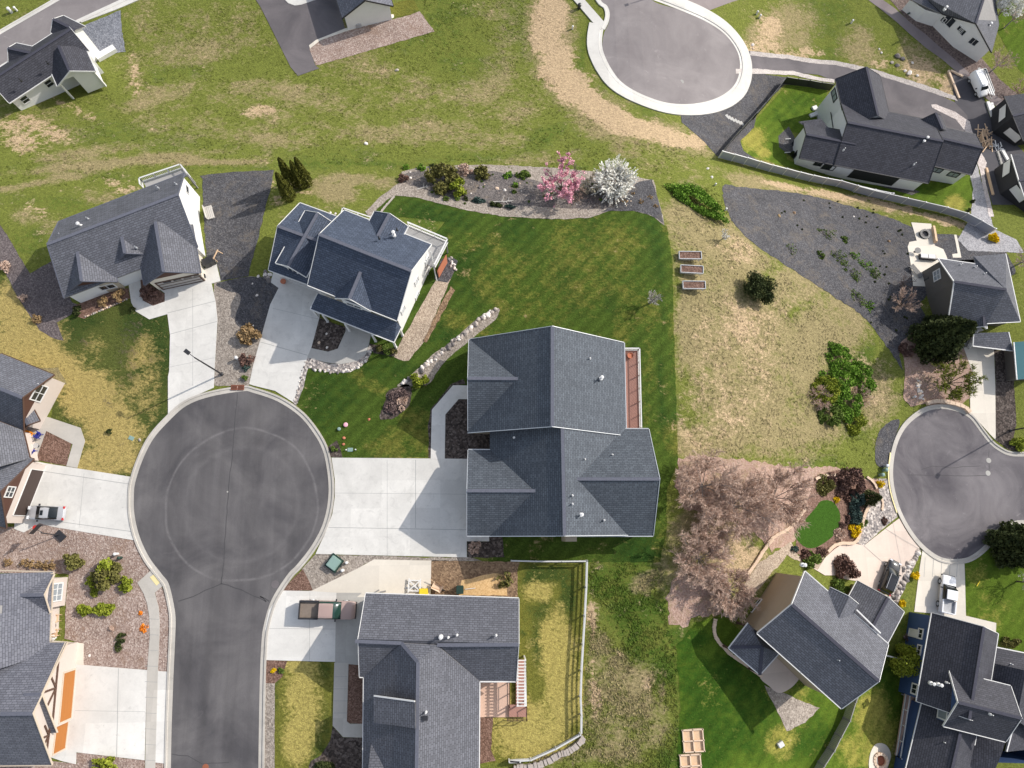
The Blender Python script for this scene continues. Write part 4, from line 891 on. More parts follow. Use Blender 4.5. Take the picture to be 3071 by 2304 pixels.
    def done(s):
        r = s.part(s.roof, 'roof', [s.mats[0], M['wood'], s.mats[3]])
        s.part(s.wall, 'wall', s.wallmats)
        if s.trim.v: s.part(s.trim, 'rake_board', s.mats[2])
        if s.gut.v: s.part(s.gut, 'gutter', s.mats[2])
        return s
def rail(line, h, post_every, rails, mat, parent, name='railing', pw=0.09, rw=0.06, solid=None, topw=None):
    """posts and rails along world points (deck level)"""
    mb = MB()
    for a, b in zip(line, line[1:]):
        a, b = Vector(a), Vector(b); n = max(1, round((b-a).length/post_every))
        for k in range(n+1):
            p = a.lerp(b, k/n); mb.box((p.x, p.y, p.z+h/2), (pw, pw, h))
        for z in rails: mb.beam(a+Vector((0,0,z)), b+Vector((0,0,z)), topw or rw, rw)
        if solid:
            nb = int((b-a).length/solid)
            for k in range(nb): p = a.lerp(b, (k+.5)/nb); mb.box((p.x, p.y, p.z+h/2), (0.04, 0.04, h-0.1))
    return mb.build(name, mat, parent)
def deck(h, pts, z, mat, name='deck', th=0.25, legs=True):
    P = [U(p[0], p[1], h.z0+z) for p in pts]; mb = MB(); L = len(P)
    V = P+[p-Vector((0,0,th)) for p in P]
    mb.add(V, [tuple(range(L)), tuple(range(2*L-1, L-1, -1))]+[(i, i+L, (i+1)%L+L, (i+1)%L) for i in range(L)])
    o = h.part(mb, name, M[mat])
    if legs:
        for p in P:
            c = sum(P, Vector((0,0,0)))/L; q_ = p.lerp(c, 0.06); m2 = MB(); zb = terr(q_.x, q_.y)-0.2
            m2.box((q_.x, q_.y, (zb+q_.z-th)/2), (0.15, 0.15, q_.z-th-zb)); h.part(m2, 'post', M['wood'])
    return P
# ================================================================== H9 central house
c = D([(1180,1000)])[0]
h = House('house', 'large single-storey house with slate-grey cross-gabled roof at the centre of the photo', c, M['roof_main'], M['wall_tan'], M['metal'])
d = lambda x, y: (x*KD, y*KD)
wa = h.wing(d(1010,935), d(1015,733), d(1348,738), pitch=0.667, he=2.9, base=-0.5, near=False)
wb = h.wing(d(1058,922), d(1058,1158), d(1357,1158), pitch=0.667, he=2.9, near=False)
wc = h.wing(d(1200,1157.5), d(1009,1157.5), d(1008,972), pitch=0.667, he=2.92, ends='B')
wd = h.wing(d(1230,1158), d(1411,1157.5), d(1407,927), pitch=0.667, he=2.92, ends='B', base=-1.2)
we = h.wing(d(1175,931.5), d(1011,931), d(1016,735), pitch=0.667, he=2.92, ends='B')
h.pipe([(*q1(2,1,782,1590),5.4),(*q1(2,2,615,1145),6.7)], 0.7, big=True)
h.pipe([(*q1(2,1,690,1425),6.0),(*q1(2,2,455,345),7.2),(*q1(2,2,648,685),6.2),(*q1(2,2,875,648),5.0),(*q1(2,2,545,985),7.5),(*q1(2,2,545,1055),7.5),(*q1(2,2,1055,1058),4.6),(*q1(2,2,808,1190),5.2),(*q1(2,2,60,503),5.3)], 0.4)
h.opening(wc['wB'], *d(1005,1062), 4.9, 2.2, 'garage_door', 'door_grey', 'white', 0.12, (0,3), z=h.z0+1.15)
h.opening(wd['wB'], *d(1440,1042), 3.6, 1.5, 'window', 'glass', 'white', 0.1, (2,0), z=h.z0+1.7)
h.opening(we['wB'], *d(1010,830), 1.8, 1.4, 'window', 'glass', 'white', 0.1, (1,0), z=h.z0+1.7)
mb = MB(); mb.box(U(*q1(2,2,515,1338), h.z0+2.0)+Vector((0,0,-0.2)), (1.2, 0.7, 4.4)); h.part(mb, 'chimney', M['wall_tan'])
dp = deck(h, [d(1345,757), d(1378,757), d(1382,926), d(1345,926)], 0.9, 'deck_red')
rail([dp[0], dp[1], dp[2]], 1.0, 1.6, (0.12,0.95), M['white'], h.root, solid=0.16, topw=0.12)
h.done(); H9 = h
# ================================================================== H12 lower middle house
h = House('house', 'single-storey house with a pergola, grey L-shaped roof, beside the brown pickup', q1(1,3,1500,600), M['roof_grey'], M['wall_tan'], M['white'])
e = 2.9; w1 = h.wing(q1(1,3,2178,942), q1(1,3,880,905), q1(1,3,905,210), pitch=0.667, he=e, cap=False, near=False)
zr = e+w1['rise']; ww = w1
P_, Q_, R_ = (*q1(1,3,1365,782),zr+1.2), (*q1(1,3,1228,622),zr-0.03), (*q1(1,3,1522,638),zr-0.03)
h.faces([[Q_, R_, P_],[Q_, P_, (*q1(1,3,1345,2300),zr+1.2), (*q1(1,3,898,2300),e), (*q1(1,3,912,905),e)],
         [P_, R_, (*q1(1,3,1877,940),e), (*q1(1,3,1868,2300),e), (*q1(1,3,1345,2300),zr+1.2)]],
        caps=[((*q1(1,3,845,607),zr), Q_), (Q_, P_), (R_, (*q1(1,3,2200,635),zr)), (P_, (*q1(1,3,1345,2300),zr+1.2))])
h.faces([], rim=[(*q1(1,3,914,905),e), (*q1(1,3,900,2300),e)]); h.faces([], rim=[(*q1(1,3,880,906),e), (*q1(1,3,914,906),e)])
h.faces([], rim=[(*q1(1,3,2178,942),e), (*q1(1,3,1877,942),e), (*q1(1,3,1868,2300),e)])
h.walls([(*q1(1,3,912,905),e),(*q1(1,3,1877,940),e),(*q1(1,3,1868,2300),e),(*q1(1,3,898,2300),e)], 0.45)
h.faces([[(*q1(1,3,1000,1060),5.35),(*q1(1,3,1340,1108),7.42),(*q1(1,3,1345,1330),7.42),(*q1(1,3,998,1283),5.35)]], th=0.2)
h.faces([], rim=[(*q1(1,3,1000,1060),5.4),(*q1(1,3,1338,1106),7.45)])
h.walls([(*q1(1,3,1010,1070),5.3),(*q1(1,3,1335,1112),7.3),(*q1(1,3,1340,1322),7.3),(*q1(1,3,1008,1275),5.3)], 0.12, base=h.z0+3)
w4 = h.wing(q1(1,3,1420,2500), q1(1,3,925,2500), q1(1,3,945,1342), pitch=0.5, he=2.93, ends='', wall=False, gut=False)
h.pipe([(*q1(1,3,1555,570),5.9)], 0.6, big=True)
h.pipe([(*q1(1,3,1615,577),5.9),(*q1(1,3,1688,557),5.8),(*q1(1,3,2012,560),5.8),(*q1(1,3,1430,1198),6.8)], 0.4)
mb = MB(); mb.box(U(*q1(1,3,1425,1245), h.z0+6.75), (0.5,0.45,0.12), 0, 0); h.part(mb, 'skylight', M['metal_dark'])
h.opening(w1['wB'], *q1(1,3,870,560), 4.9, 2.2, 'garage_door', 'door_grey', 'white', 0.12, (0,3), z=h.z0+1.15)
# pergola, deck and stair rail
pg = MB(); px0, py0 = q1(1,3,2185,760)
for k in range(15):
    y = 765+k*27.0; a = U(*q1(1,3,2182,y), h.z0+2.6); b = U(*q1(2,3,160-0.2*k,y), h.z0+2.6); pg.beam(a, b, 0.09, 0.14)
for x in (2192, 2250): pg.beam(U(*q1(1,3,x,760), h.z0+2.5), U(*q1(1,3,x,1145), h.z0+2.5), 0.12, 0.16)
pg.beam(U(*q1(2,3,152,760), h.z0+2.5), U(*q1(2,3,160,1145), h.z0+2.5), 0.12, 0.16)
for (x, y) in ((155,762),(160,1142)): 
    c0 = U(*q1(2,3,x,y), h.z0+2.5); pg.box((c0.x, c0.y, h.z0+1.2), (0.14,0.14,2.5))
h.part(pg, 'pergola', M['white'])
deck(h, [q1(1,3,2178,760), q1(2,3,150,760), q1(2,3,162,1235), q1(1,3,2120,1235), q1(1,3,2120,1135), q1(1,3,2178,1135)], 0.4, 'deck_red', legs=False)
rp = [U(*q1(1,3,2122,945), h.z0+0.15), U(*q1(1,3,2122,1140), h.z0+0.15), U(*q1(2,3,20,1140), h.z0+0.15)]
rail(rp, 0.9, 1.2, (0.1,0.85), M['brown_trim'], h.root, rw=0.05)
rail([U(*q1(2,3,5,1250), h.z0+0.3), U(*q1(2,3,163,1250), h.z0+0.3), U(*q1(2,3,163,1150), h.z0+0.3)], 0.9, 1.0, (0.1,0.85), M['brown_trim'], h.root, rw=0.05)
h.done(); H12 = h
# ================================================================== H7 house with beige garage front
h = House('house', 'beige house with brown shake gables, grey roof and one wide garage door', q1(0,1,1000,850), M['roof_grey'], M['wall_cream'], M['cap'])
SW, RW, NW, NE, RE, SE = [(*q1(0,1,x,y),z_) for x, y, z_ in ((530,925,3.0),(390,480,5.9),(485,290,3.0),(1530,-113,3.0),(1475,65,5.9),(1640,502,3.0))]
h.faces([[SW,RW,RE,SE],[NW,NE,RE,RW]], caps=[(RW,RE)], rim=[RW,NW,NE,RE]); h.faces([], rim=[RW,SW]); h.faces([], rim=[RE,SE])
pw7 = h.walls([SW,RW,NW,NE,RE,SE], 0.28, base=-9, mat=M['wall_white'])  # main walls in white: sun on the beige siding put into the colour
w2 = h.wing(q1(0,1,1130,410), q1(0,1,1195,815), q1(0,1,1652,655), pitch=0.72, he=3.0, gable=M['brown_shingle'], ends='B')
w3 = h.wing(q1(0,1,505,600), q1(0,1,545,880), q1(0,1,965,768), pitch=0.7, he=3.0, gable=M['brown_shingle'], ends='B', wmat=M['wall_tan'])
w4 = h.wing(q1(0,1,925,450), q1(0,1,958,622), q1(0,1,1206,530), pitch=0.8, he=3.5, ends='B', gable=M['brown_shingle'])
h.faces([[(*q1(0,1,550,905),2.75),(*q1(0,1,785,800),2.75),(*q1(0,1,790,750),3.3),(*q1(0,1,560,845),3.3)]], rim=[(*q1(0,1,550,908),2.75),(*q1(0,1,790,802),2.75)])
h.opening(w2['wB'], *q1(0,1,1500,775), 4.9, 2.2, 'garage_door', 'door_grey', 'brown_trim', 0.14, (0,2), z=h.z0+1.15)
gl = MB()
pc = h.hit(w2['wB'], *q1(0,1,1490,740)); nn = w2['wB'][1]; uu = Vector((-nn.y, nn.x, 0))
for k in range(4): gl.box(pc+uu*(k-1.5)*1.15+nn*0.1+Vector((0,0,h.z0+1.95-pc.z)), (0.85,0.03,0.26), math.atan2(uu.y, uu.x))
h.part(gl, 'garage_window_strip', M['glass'])
h.opening(w4['wB'], *q1(0,1,1120,610), 1.6, 1.2, 'window', 'glass', 'white', 0.1, (1,1))
h.opening(w3['wB'], *q1(0,1,890,830), 1.8, 1.2, 'window', 'glass', 'white', 0.1, (1,0))
h.opening(w3['wB'], *q1(0,1,715,885), 1.7, 1.2, 'window', 'glass', 'white', 0.1, (1,0))
h.opening(pw7[3], *q1(0,1,1550,25), 1.0, 1.0, 'window', 'glass', 'white', 0.08, (0,0))
h.pipe([(*q1(0,1,670,325),5.0)], 0.7, big=True); h.pipe([(*q1(0,1,727,265),4.6),(*q1(0,1,502,398),4.6),(*q1(0,1,1128,505),4.4),(*q1(0,0,1305,1555),4.5),(*q1(0,0,1458,1527),4.5)], 0.4, mat='metal')
dp = deck(h, [q1(0,0,1188,1510), q1(0,0,1530,1395), q1(0,0,1562,1450), q1(0,0,1225,1580)], 0.5, 'deck_grey')
dz = [p for p in dp]
rail([U(*q1(0,0,1190,1560), h.z0+0.6), U(*q1(0,0,1182,1510), h.z0+0.6), U(*q1(0,0,1520,1395), h.z0+0.6), U(*q1(0,0,1580,1470), h.z0+0.6)], 1.0, 1.6, (0.1,0.95), M['white'], h.root, solid=0.18, topw=0.14)
h.done(); H7 = h
# ================================================================== H8 two-storey white house
h = House('house', 'two-storey white house with blue-grey roof and a bright white gable wall', q1(1,1,900,900), M['roof_blue'], M['wall_white'], M['white'])
w1 = h.wing(q1(1,1,450,815), q1(1,1,1190,1110), q1(1,1,1500,490), pitch=0.72, he=6.0)
w2 = h.wing(q1(1,1,560,850), q1(1,1,125,690), R=q1(1,1,150,318), pitch=0.62, he=3.3)
w3 = h.wing(q1(1,1,430,200), q1(1,1,185,635), q1(1,1,430,762), pitch=0.62, he=5.0)
w4 = h.wing(q1(1,1,775,690), q1(1,1,675,925), q1(1,1,960,1060), pitch=0.95, he=6.1, ends='B', gut=False)
w5 = h.wing(q1(1,1,905,390), q1(1,1,1005,205), q1(1,1,1286,318), pitch=0.62, he=6.05, ends='B')
h.faces([[(*q1(1,1,535,885),4.1),(*q1(1,1,1190,1125),4.1),(*q1(1,1,1165,1290),2.9),(*q1(1,1,470,1015),2.9)],
         [(*q1(1,1,1190,1125),4.1),(*q1(1,1,1226,1165),2.95),(*q1(1,1,1165,1290),2.9)]], rim=[(*q1(1,1,535,885),3.9),(*q1(1,1,470,1016),2.9),(*q1(1,1,1165,1291),2.9),(*q1(1,1,1226,1165),2.95)])
for (x, y) in ((490,1020),(575,1062),(760,1138),(985,1230),(1160,1285),(1215,1180)): h.post(*q1(1,1,x,y), 2.75, 0.2)
for (x, y) in ((1445,600),(1460,710),(1352,780),(1360,915),(1240,1020)): h.opening(w1['wB'], *q1(1,1,x,y), 1.0, 1.4, 'window', 'glass_pale', 'white', 0.12, (0,1))
h.opening(w3['wB'], *q1(1,1,325,690), 1.3, 1.0, 'window', 'glass', 'white', 0.1, (1,0))
h.opening(w4['wB'], *q1(1,1,835,985), 1.9, 1.0, 'window', 'glass', 'white', 0.12, (1,0))
h.opening(w2['wE'], *q1(1,1,430,850), 4.6, 2.1, 'garage_door', 'door_grey', 'white', 0.14, (0,3), z=h.z0+1.1)
h.pipe([(*q1(1,1,1165,400),7.4)], 0.8, big=True); h.pipe([(*q1(1,1,1190,355),7.2),(*q1(1,1,1042,425),8.4),(*q1(1,1,688,302),7.2),(*q1(1,1,352,290),4.6)], 0.45, mat='metal_dark')
dp = deck(h, [q1(1,1,1285,325), q1(1,1,1612,462), q1(1,1,1505,672), q1(1,1,1200,560)], 2.9, 'deck_grey')
rail([dp[0], dp[1], dp[2]], 1.05, 1.7, (0.1,1.0), M['white'], h.root, solid=0.2, topw=0.16)
dp = deck(h, [q1(1,1,752,205), q1(1,1,990,285), q1(1,1,960,330), q1(1,1,740,250)], 2.9, 'deck_grey')
rail([dp[3], dp[0], dp[1]], 1.0, 1.7, (0.1,0.95), M['white'], h.root, topw=0.12)
sk = MB(); a = U(*q1(1,1,1600,560), h.z0+2.6); b = U(*q1(1,1,1530,690), h.z0+2.6); a2, b2 = Vector((a.x,a.y,-1)), Vector((b.x,b.y,-1))
sk.add([a,b,b2,a2], [(0,1,2,3)]); sk.add([a+Vector((-.1,-.1,0)),b+Vector((-.1,-.1,0)),b2,a2],[(3,2,1,0)]); h.part(sk, 'deck_skirt', M['terracotta'])
dpipe = MB(); dpipe.tube([U(*q1(1,1,1470,535), h.z0+5.4), U(*q1(1,1,1520,780), h.z0+0.2)], 0.07, 6); h.part(dpipe, 'downpipe', M['white'])
h.done(); H8 = h
# ================================================================== H10 left stone-fronted house
h = House('house', 'stucco and brown house at the left edge with a wide brown garage door', q1(0,2,150,600), M['roof_grey'], M['wall_stucco'], M['brown_trim'])
e = 3.0
w1 = h.wing(q1(0,2,-250,265), q1(0,2,195,445), q1(0,2,345,-56), pitch=0.85, he=e, gable=M['brown_shingle'])
w2 = h.wing(q1(0,2,-500,1110), q1(0,2,52,1255), q1(0,2,245,675), pitch=0.85, he=e, gable=M['brown_shingle'])
h.faces([[(*q1(0,2,190,445),e),(*q1(0,2,247,675),e),(*q1(0,2,-60,760),6.2),(*q1(0,2,-120,330),6.2)]])
h.faces([], rim=[(*q1(0,2,192,445),e),(*q1(0,2,247,675),e)])
h.walls([(*q1(0,2,150,430),e),(*q1(0,2,200,690),e),(*q1(0,2,-300,700),e),(*q1(0,2,-300,330),e)], 0.2)
h.wing(q1(0,2,120,300), q1(0,2,195,442), q1(0,2,272,262), pitch=0.6, he=2.6, ends='B', wall=False)
h.opening(w1['wB'], *q1(0,2,322,135), 1.9, 1.9, 'window', 'glass', 'white', 0.12, (1,1))
h.opening(w2['wB'], *q1(0,2,80,955), 1.2, 1.3, 'window', 'glass', 'white', 0.1, (1,1))
h.opening(w2['wB'], *q1(0,2,235,960), 5.1, 2.3, 'garage_door', 'door_brown', 'white', 0.06, (0,0), z=h.z0+1.2)
h.done(); H10 = h
# ================================================================== H11 orange garage doors
h = House('house', 'house in the lower left corner with orange wooden garage doors and timber gable fans', q1(0,3,300,900), M['roof_mid'], M['wall_stucco'], M['tan_trim'])
e = 3.1
w1 = h.wing(q1(0,3,-420,1640), q1(0,3,428,1632), q1(0,3,458,618), pitch=0.76, he=e, ov=0.5, gv=0.5)
w2 = h.wing(q1(0,3,330,1372), q1(0,3,470,1366), q1(0,3,478,618), pitch=0.76, he=e+0.02, ends='B', ov=0.4, gv=0.35, gut=False, far=False)
h.faces([[(*q1(0,3,440,33),e),(*q1(0,3,412,620),e),(*q1(0,3,-500,640),8.2),(*q1(0,3,-500,60),8.2)],[(*q1(0,3,412,618),e),(*q1(0,3,410,700),e),(*q1(0,3,-500,1000),8.2),(*q1(0,3,-500,638),8.2)]], rim=[(*q1(0,3,0,20),e),(*q1(0,3,441,33),e),(*q1(0,3,413,605),e)])
h.walls([(*q1(0,3,436,40),e),(*q1(0,3,412,640),e),(*q1(0,3,-500,650),e),(*q1(0,3,-500,60),e)], 0.9)
w3 = h.wing(q1(0,3,180,378), q1(0,3,411,373), q1(0,3,440,52), pitch=0.7, he=e+0.1, ends='B', wmat=M['wall_stucco'])
h.opening(w3['wB'], *q1(0,3,470,200), 1.9, 1.9, 'window', 'glass_pale', 'white', 0.12, (2,1))
h.opening(w2['wB'], *q1(0,3,520,1060), 4.9, 2.3, 'garage_door', 'door_orange', 'tan_trim', 0.12, (0,0), z=h.z0+1.2)
h.opening(w1['wB'], *q1(0,3,485,1430), 2.9, 2.3, 'garage_door', 'door_orange', 'tan_trim', 0.12, (0,0), z=h.z0+1.2)
bm_ = MB()
def fan(w, t0, t1, sc):
    p1, n, p2 = w['wB']; a, b = p1.lerp(p2, t0), p1.lerp(p2, t1); zc = w['B'].z+0.35; o = n*0.07; a = Vector((a.x,a.y,zc))+o; b = Vector((b.x,b.y,zc))+o; c_ = (a+b)/2; u = (b-a).normalized(); r_ = w['rise']*sc
    bm_.beam(a, b, 0.2, 0.1, up=n)
    for f, g_ in ((-.55,.5),(0,.72),(.55,.5)): bm_.beam(c_, c_+u*f*r_*1.1+Vector((0,0,g_*r_)), 0.17, 0.1, up=n)
fan(w2, 0.04, 0.96, 0.9); fan(w1, 0.02, 0.42, 0.42)
h.part(bm_, 'timber_fan', M['brown_trim'])
h.done(); H11 = h
# ================================================================== H1 white house upper left
h = House('house', 'white house with charcoal roof and covered corner patio beside the upper left road', q1(0,0,300,870), M['roof_dark'], M['wall_white'], M['white'], M['cap_dark'], deep=7)
w1 = h.wing(q1(0,0,75,855), q1(0,0,738,420), R=q1(0,0,620,215), pitch=0.62, he=3.0)
w2 = h.wing(q1(0,0,700,385), q1(0,0,792,592), q1(0,0,500,772), pitch=0.62, he=3.05, ends='B', wall=False)
rr = w2
# patio: back wall half, white posts and a beam
pm = MB(); B_, C_ = w2['B'], w2['C']; d_ = w2['d']; n_ = w2['n']
for t in (0.06, 0.94):
    p = B_.lerp(C_, t)-d_*0.4; pm.box((p.x, p.y, (h.z0-0.5+p.z)/2), (0.2,0.2,p.z-h.z0+0.5))
h.part(pm, 'post', M['white'])
ww = MB()
a = B_.lerp(C_, 0.08)-d_*0.5; b = B_.lerp(C_, 0.55)-d_*0.5; r_ = w2['RB']-d_*0.5
ww.add([(a.x,a.y,h.z0-0.6),(b.x,b.y,h.z0-0.6),(b.x,b.y,a.z+0.0),(a.x,a.y,a.z)], [(0,1,2,3)])
c_ = B_.lerp(C_, 0.92)-d_*0.5
ww.add([tuple(a), tuple(c_), (r_.x,r_.y,r_.z-0.2)], [(0,1,2)])
a3 = a-d_*3.2; ww.add([(a.x,a.y,h.z0-0.6),(a3.x,a3.y,h.z0-0.6),(a3.x,a3.y,a.z),(a.x,a.y,a.z)], [(3,2,1,0)])
c3 = a3.lerp(c_-d_*3.2, 1.0); ww.add([(a3.x,a3.y,h.z0-0.6),(c3.x,c3.y,h.z0-0.6),(c3.x,c3.y,a.z),(a3.x,a3.y,a.z)], [(0,1,2,3)])
h.part(ww, 'patio_wall', M['wall_white'])
h.wing(q1(0,0,600,360), q1(0,0,420,270), q1(0,0,610,172), pitch=0.62, he=3.0, ends='B')
h.wing(q1(0,0,260,560), q1(0,0,70,520), q1(0,0,262,385), pitch=0.62, he=3.0, ends='B')
h.opening(w1['wE'], *q1(0,0,405,690), 1.1, 1.3, 'window', 'glass', 'white', 0.1, (0,1))
h.opening(w1['wE'], *q1(0,0,205,825), 1.1, 1.3, 'window', 'glass', 'white', 0.1, (0,1))
h.pipe([(*q1(0,0,392,520),4.8),(*q1(0,0,170,665),4.8)], 0.4, mat='metal_dark')
h.done()
# ================================================================== H2 white house at the top edge
h = House('house', 'white house with purple-grey roof by the pink gravel strip at the top edge', q1(1,0,760,245), M['roof_mid'], M['wall_white'], M['black_trim'], M['cap_dark'], deep=4)
w1 = h.wing(q1(1,0,560,-420), q1(1,0,735,152), q1(1,0,1140,-8), pitch=0.62, he=3.0)
h.done()
# ================================================================== H3 long white house upper right
h = House('house', 'long white house with grey roof next to the paved trail in the upper right', q1(3,0,1860,480), M['roof_grey'], M['wall_white'], M['black_trim'], M['cap_dark'], deep=3)
e, r = 3.2, 6.0
a0, a1, a2, a3, a4, a5, a6 = (*q1(3,0,1370,-40),e), (*q1(3,0,1545,122),e), (*q1(3,0,1812,197),r), (*q1(3,0,1942,438),e), (*q1(3,0,2003,205),e), (*q1(3,0,1960,-100),e), (*q1(3,0,1895,-60),r)
h.faces([[a0,a1,a2,a6],[a2,a3,a4],[a2,a4,a5,a6]], caps=[(a2,a6)])
h.faces([], rim=[a0,a1]); h.faces([], rim=[a3,a4,a5])
for a, b in ((a1,a2),(a2,a3)): h.trim.beam(U(a[0],a[1],h.z0+a[2]), U(b[0],b[1],h.z0+b[2]), 0.1, 0.2)
pw = h.walls([a1,a2,a3,a4,a5,a0], 0.35)
h.walls([(*q1(3,0,1262,-12),2.6),(*q1(3,0,1400,80),2.9),(*q1(3,0,1545,122),3.0),(*q1(3,0,1500,-60),3.0)], 0.1)
h.faces([[(*q1(3,0,1255,-10),2.7),(*q1(3,0,1545,122),3.1),(*q1(3,0,1500,-80),3.9),(*q1(3,0,1250,-150),3.3)]])
for i, (x, y, w_, hh) in enumerate(((1462,97,0.9,1.1),(1578,172,1.9,1.9))): h.opening(pw[0] if i else pw[0], *q1(3,0,x+15,y), w_, hh, 'window', 'glass', 'white', 0.09, (1,0))
for (x, y, w_, hh) in ((1683,240,1.0,1.0),(1722,282,1.0,1.2)): h.opening(pw[0], *q1(3,0,x,y), w_, hh, 'window', 'glass', 'white', 0.09, (1,0))
h.opening(pw[1], *q1(3,0,1795,345), 1.4, 1.4, 'window', 'glass', 'white', 0.1, (1,0))
h.pipe([(*q1(3,0,1557,75),4.6),(*q1(3,0,1925,210),4.2)], 0.6, big=True)
h.done()
# ================================================================== H4 black and white house upper right
h = House('house', 'white house with black-framed windows and charcoal roof behind the grey vinyl fence', q1(3,0,330,1345), M['roof_dark'], M['wall_white'], M['black_trim'], M['cap_dark'], deep=9)
w1 = h.wing(q1(3,0,1420,1520), q1(3,0,640,1367), q1(3,0,502,815), pitch=0.56, he=3.0)
w2 = h.wing(q1(3,0,1180,1310), q1(3,0,1780,1450), R=q1(3,0,1802,1200), pitch=0.56, he=3.0)
w3 = h.wing(q1(3,0,760,1390), q1(3,0,350,1310), q1(3,0,302,1005), pitch=0.56, he=2.95)
w4 = h.wing(q1(3,0,740,1050), q1(3,0,650,656), q1(3,0,1045,742), pitch=0.7, he=3.0, ends='B')
w5 = h.wing(q1(3,0,1400,1130), q1(3,0,1345,1000), q1(3,0,1566,1060), pitch=0.75, he=3.02, ends='B')
h.faces([[(*q1(3,0,345,1010),2.9),(*q1(3,0,530,985),2.9),(*q1(3,0,640,1120),3.6),(*q1(3,0,500,1110),3.4)]])
for (x, y, w_, hh) in ((502,1362,1.2,0.8),(592,1388,1.9,1.3)): h.opening(w3['wE'], *q1(3,0,x,y), w_, hh, 'window', 'glass', 'black_trim', 0.12, (1,0))
for (x, y, w_, hh) in ((1490,1410,1.6,1.2),(1627,1447,1.6,1.2)): h.opening(w2['wE'], *q1(3,0,x,y), w_, hh, 'window', 'glass_pale', 'black_trim', 0.14, (1,0))
for (x, y) in ((297,1142),(318,1285)): h.opening(w3['wB'], *q1(3,0,x,y), 0.9, 1.2, 'window', 'glass', 'black_trim', 0.12, (0,0))
h.opening(w4['wE'], *q1(3,0,640,790), 1.9, 1.3, 'window', 'glass_pale', 'black_trim', 0.14, (1,0))
po = MB(); p0 = h.hit(w1['wE'], *q1(3,0,780,1430)); p1 = h.hit(w1['wE'], *q1(3,0,1160,1500)); nn = w1['wE'][1]
zc = h.z0+2.75
po.add([(p0.x,p0.y,h.z0-0.2),(p1.x,p1.y,h.z0-0.2),(p1.x,p1.y,zc),(p0.x,p0.y,zc)], [(0,1,2,3)])
for v_ in range(len(po.v)): po.v[v_] = tuple(Vector(po.v[v_])+nn*0.03)
h.part(po, 'painted_patio_shade', M['metal_dark'])  # flat dark panel: shade of the recessed patio painted onto the wall
gt = MB(); a, b = h.hit(w1['wB'], *q1(3,0,612,930)), h.hit(w1['wB'], *q1(3,0,632,1060)); gt.beam(a+w1['wB'][1]*0.06, b+w1['wB'][1]*0.06, 0.14, 0.08, up=w1['wB'][1]); h.part(gt, 'gable_batten', M['black_trim'])
h.pipe([(*q1(3,0,1368,1185),5.4),(*q1(3,0,1397,1155),5.7)], 0.6, big=True); h.pipe([(*q1(3,0,718,1242),4.8),(*q1(3,0,1302,1362),4.2)], 0.5)
h.done(); H4 = h
# ================================================================== H5a, H5b unfinished houses at the right edge
for (lab, ys, pan) in (('unfinished black-wrapped house with white panels at the upper right edge', 0, [(2035,940),(2120,1120)]), ('unfinished black-walled house south of the lumber pile at the right edge', 1, [(2075,1330),(2160,1600)])):
    if ys == 0:
        R1 = [(2048,800),(2118,962),(2500,870),(2450,740)]; R2 = [(2118,962),(2205,1170),(2600,1100),(2500,870)]; rr_, ee_ = 5.6, 3.4; at = (2150,1000)
    else:
        R1 = [(2105,1282),(2170,1500),(2600,1400),(2550,1260)]; R2 = [(2170,1500),(2270,1800),(2700,1700),(2600,1400)]; rr_, ee_ = 5.6, 3.4; at = (2180,1500)
    h = House('house_under_construction', lab, q1(3,0,*at), M['roof_dark'], M['wall_black'], M['white'] if ys else M['black_trim'], M['cap_dark'])
    A1 = [(*q1(3,0,*p), z_) for p, z_ in zip(R1, (ee_, rr_, rr_, ee_))]; A2 = [(*q1(3,0,*p), z_) for p, z_ in zip(R2, (rr_, ee_, ee_, rr_))]
    h.faces([A1, A2], caps=[(A1[1], A1[2])], rim=[A1[0], A1[1], A2[1]])
    pw = h.walls([A1[0], A1[1], A2[1], A2[2], A1[3]], 0.3)
    for i, (x, y) in enumerate(pan): h.opening(pw[i], *q1(3,0,x,y), 2.6, 1.7, 'panel_board', 'wall_white', 'black_trim', 0.06, (0,0))
    h.done()
# ================================================================== H6 taupe house on the right
h = House('house', 'taupe two-storey house with hipped grey roof and outside stair by the large evergreen', q1(3,1,1420,800), M['roof_grey'], M['wall_taupe'], M['white'], M['cap_dark'], deep=2.5)
e, r = 4.0, 6.6
va, vb, vc, vd, ve, vf, vg, vh, vi = [(*q1(3,1,x,y),z_) for x, y, z_ in ((1500,595,e),(1812,640,e+.2),(2066,855,r+.6),(1633,788,r),(1590,1063,e),(1905,1135,e),(1795,578,e),(2060,556,e),(2182,1120,e))]
h.faces([[va,vb,vc,vd],[vd,vc,vf,ve],[vc,vb,vg],[vc,vg,vh],[vc,vh,vi],[vc,vi,vf]], caps=[(vd,vc)], rim=[ve,vd,va,vb])
h.faces([], rim=[vh,vi]); h.faces([], rim=[vf,vi])
pw = h.walls([ve,vd,va,vg,vh,vi], 0.35)
h.opening(pw[1], *q1(3,1,1492,735), 1.5, 1.5, 'window', 'glass_pale', 'white', 0.12, (1,1))
h.wing(q1(3,1,1780,1060), q1(3,1,1787,1168), q1(3,1,1905,1188), pitch=0.9, he=3.6, ends='B')
h.faces([[(*q1(3,1,1795,1215),3.0),(*q1(3,1,2085,1205),3.0),(*q1(3,1,2122,1362),2.2),(*q1(3,1,1790,1322),2.2)]], rim=[(*q1(3,1,2085,1205),3.0),(*q1(3,1,2122,1362),2.2),(*q1(3,1,1788,1322),2.2),(*q1(3,1,1795,1215),3.0)])
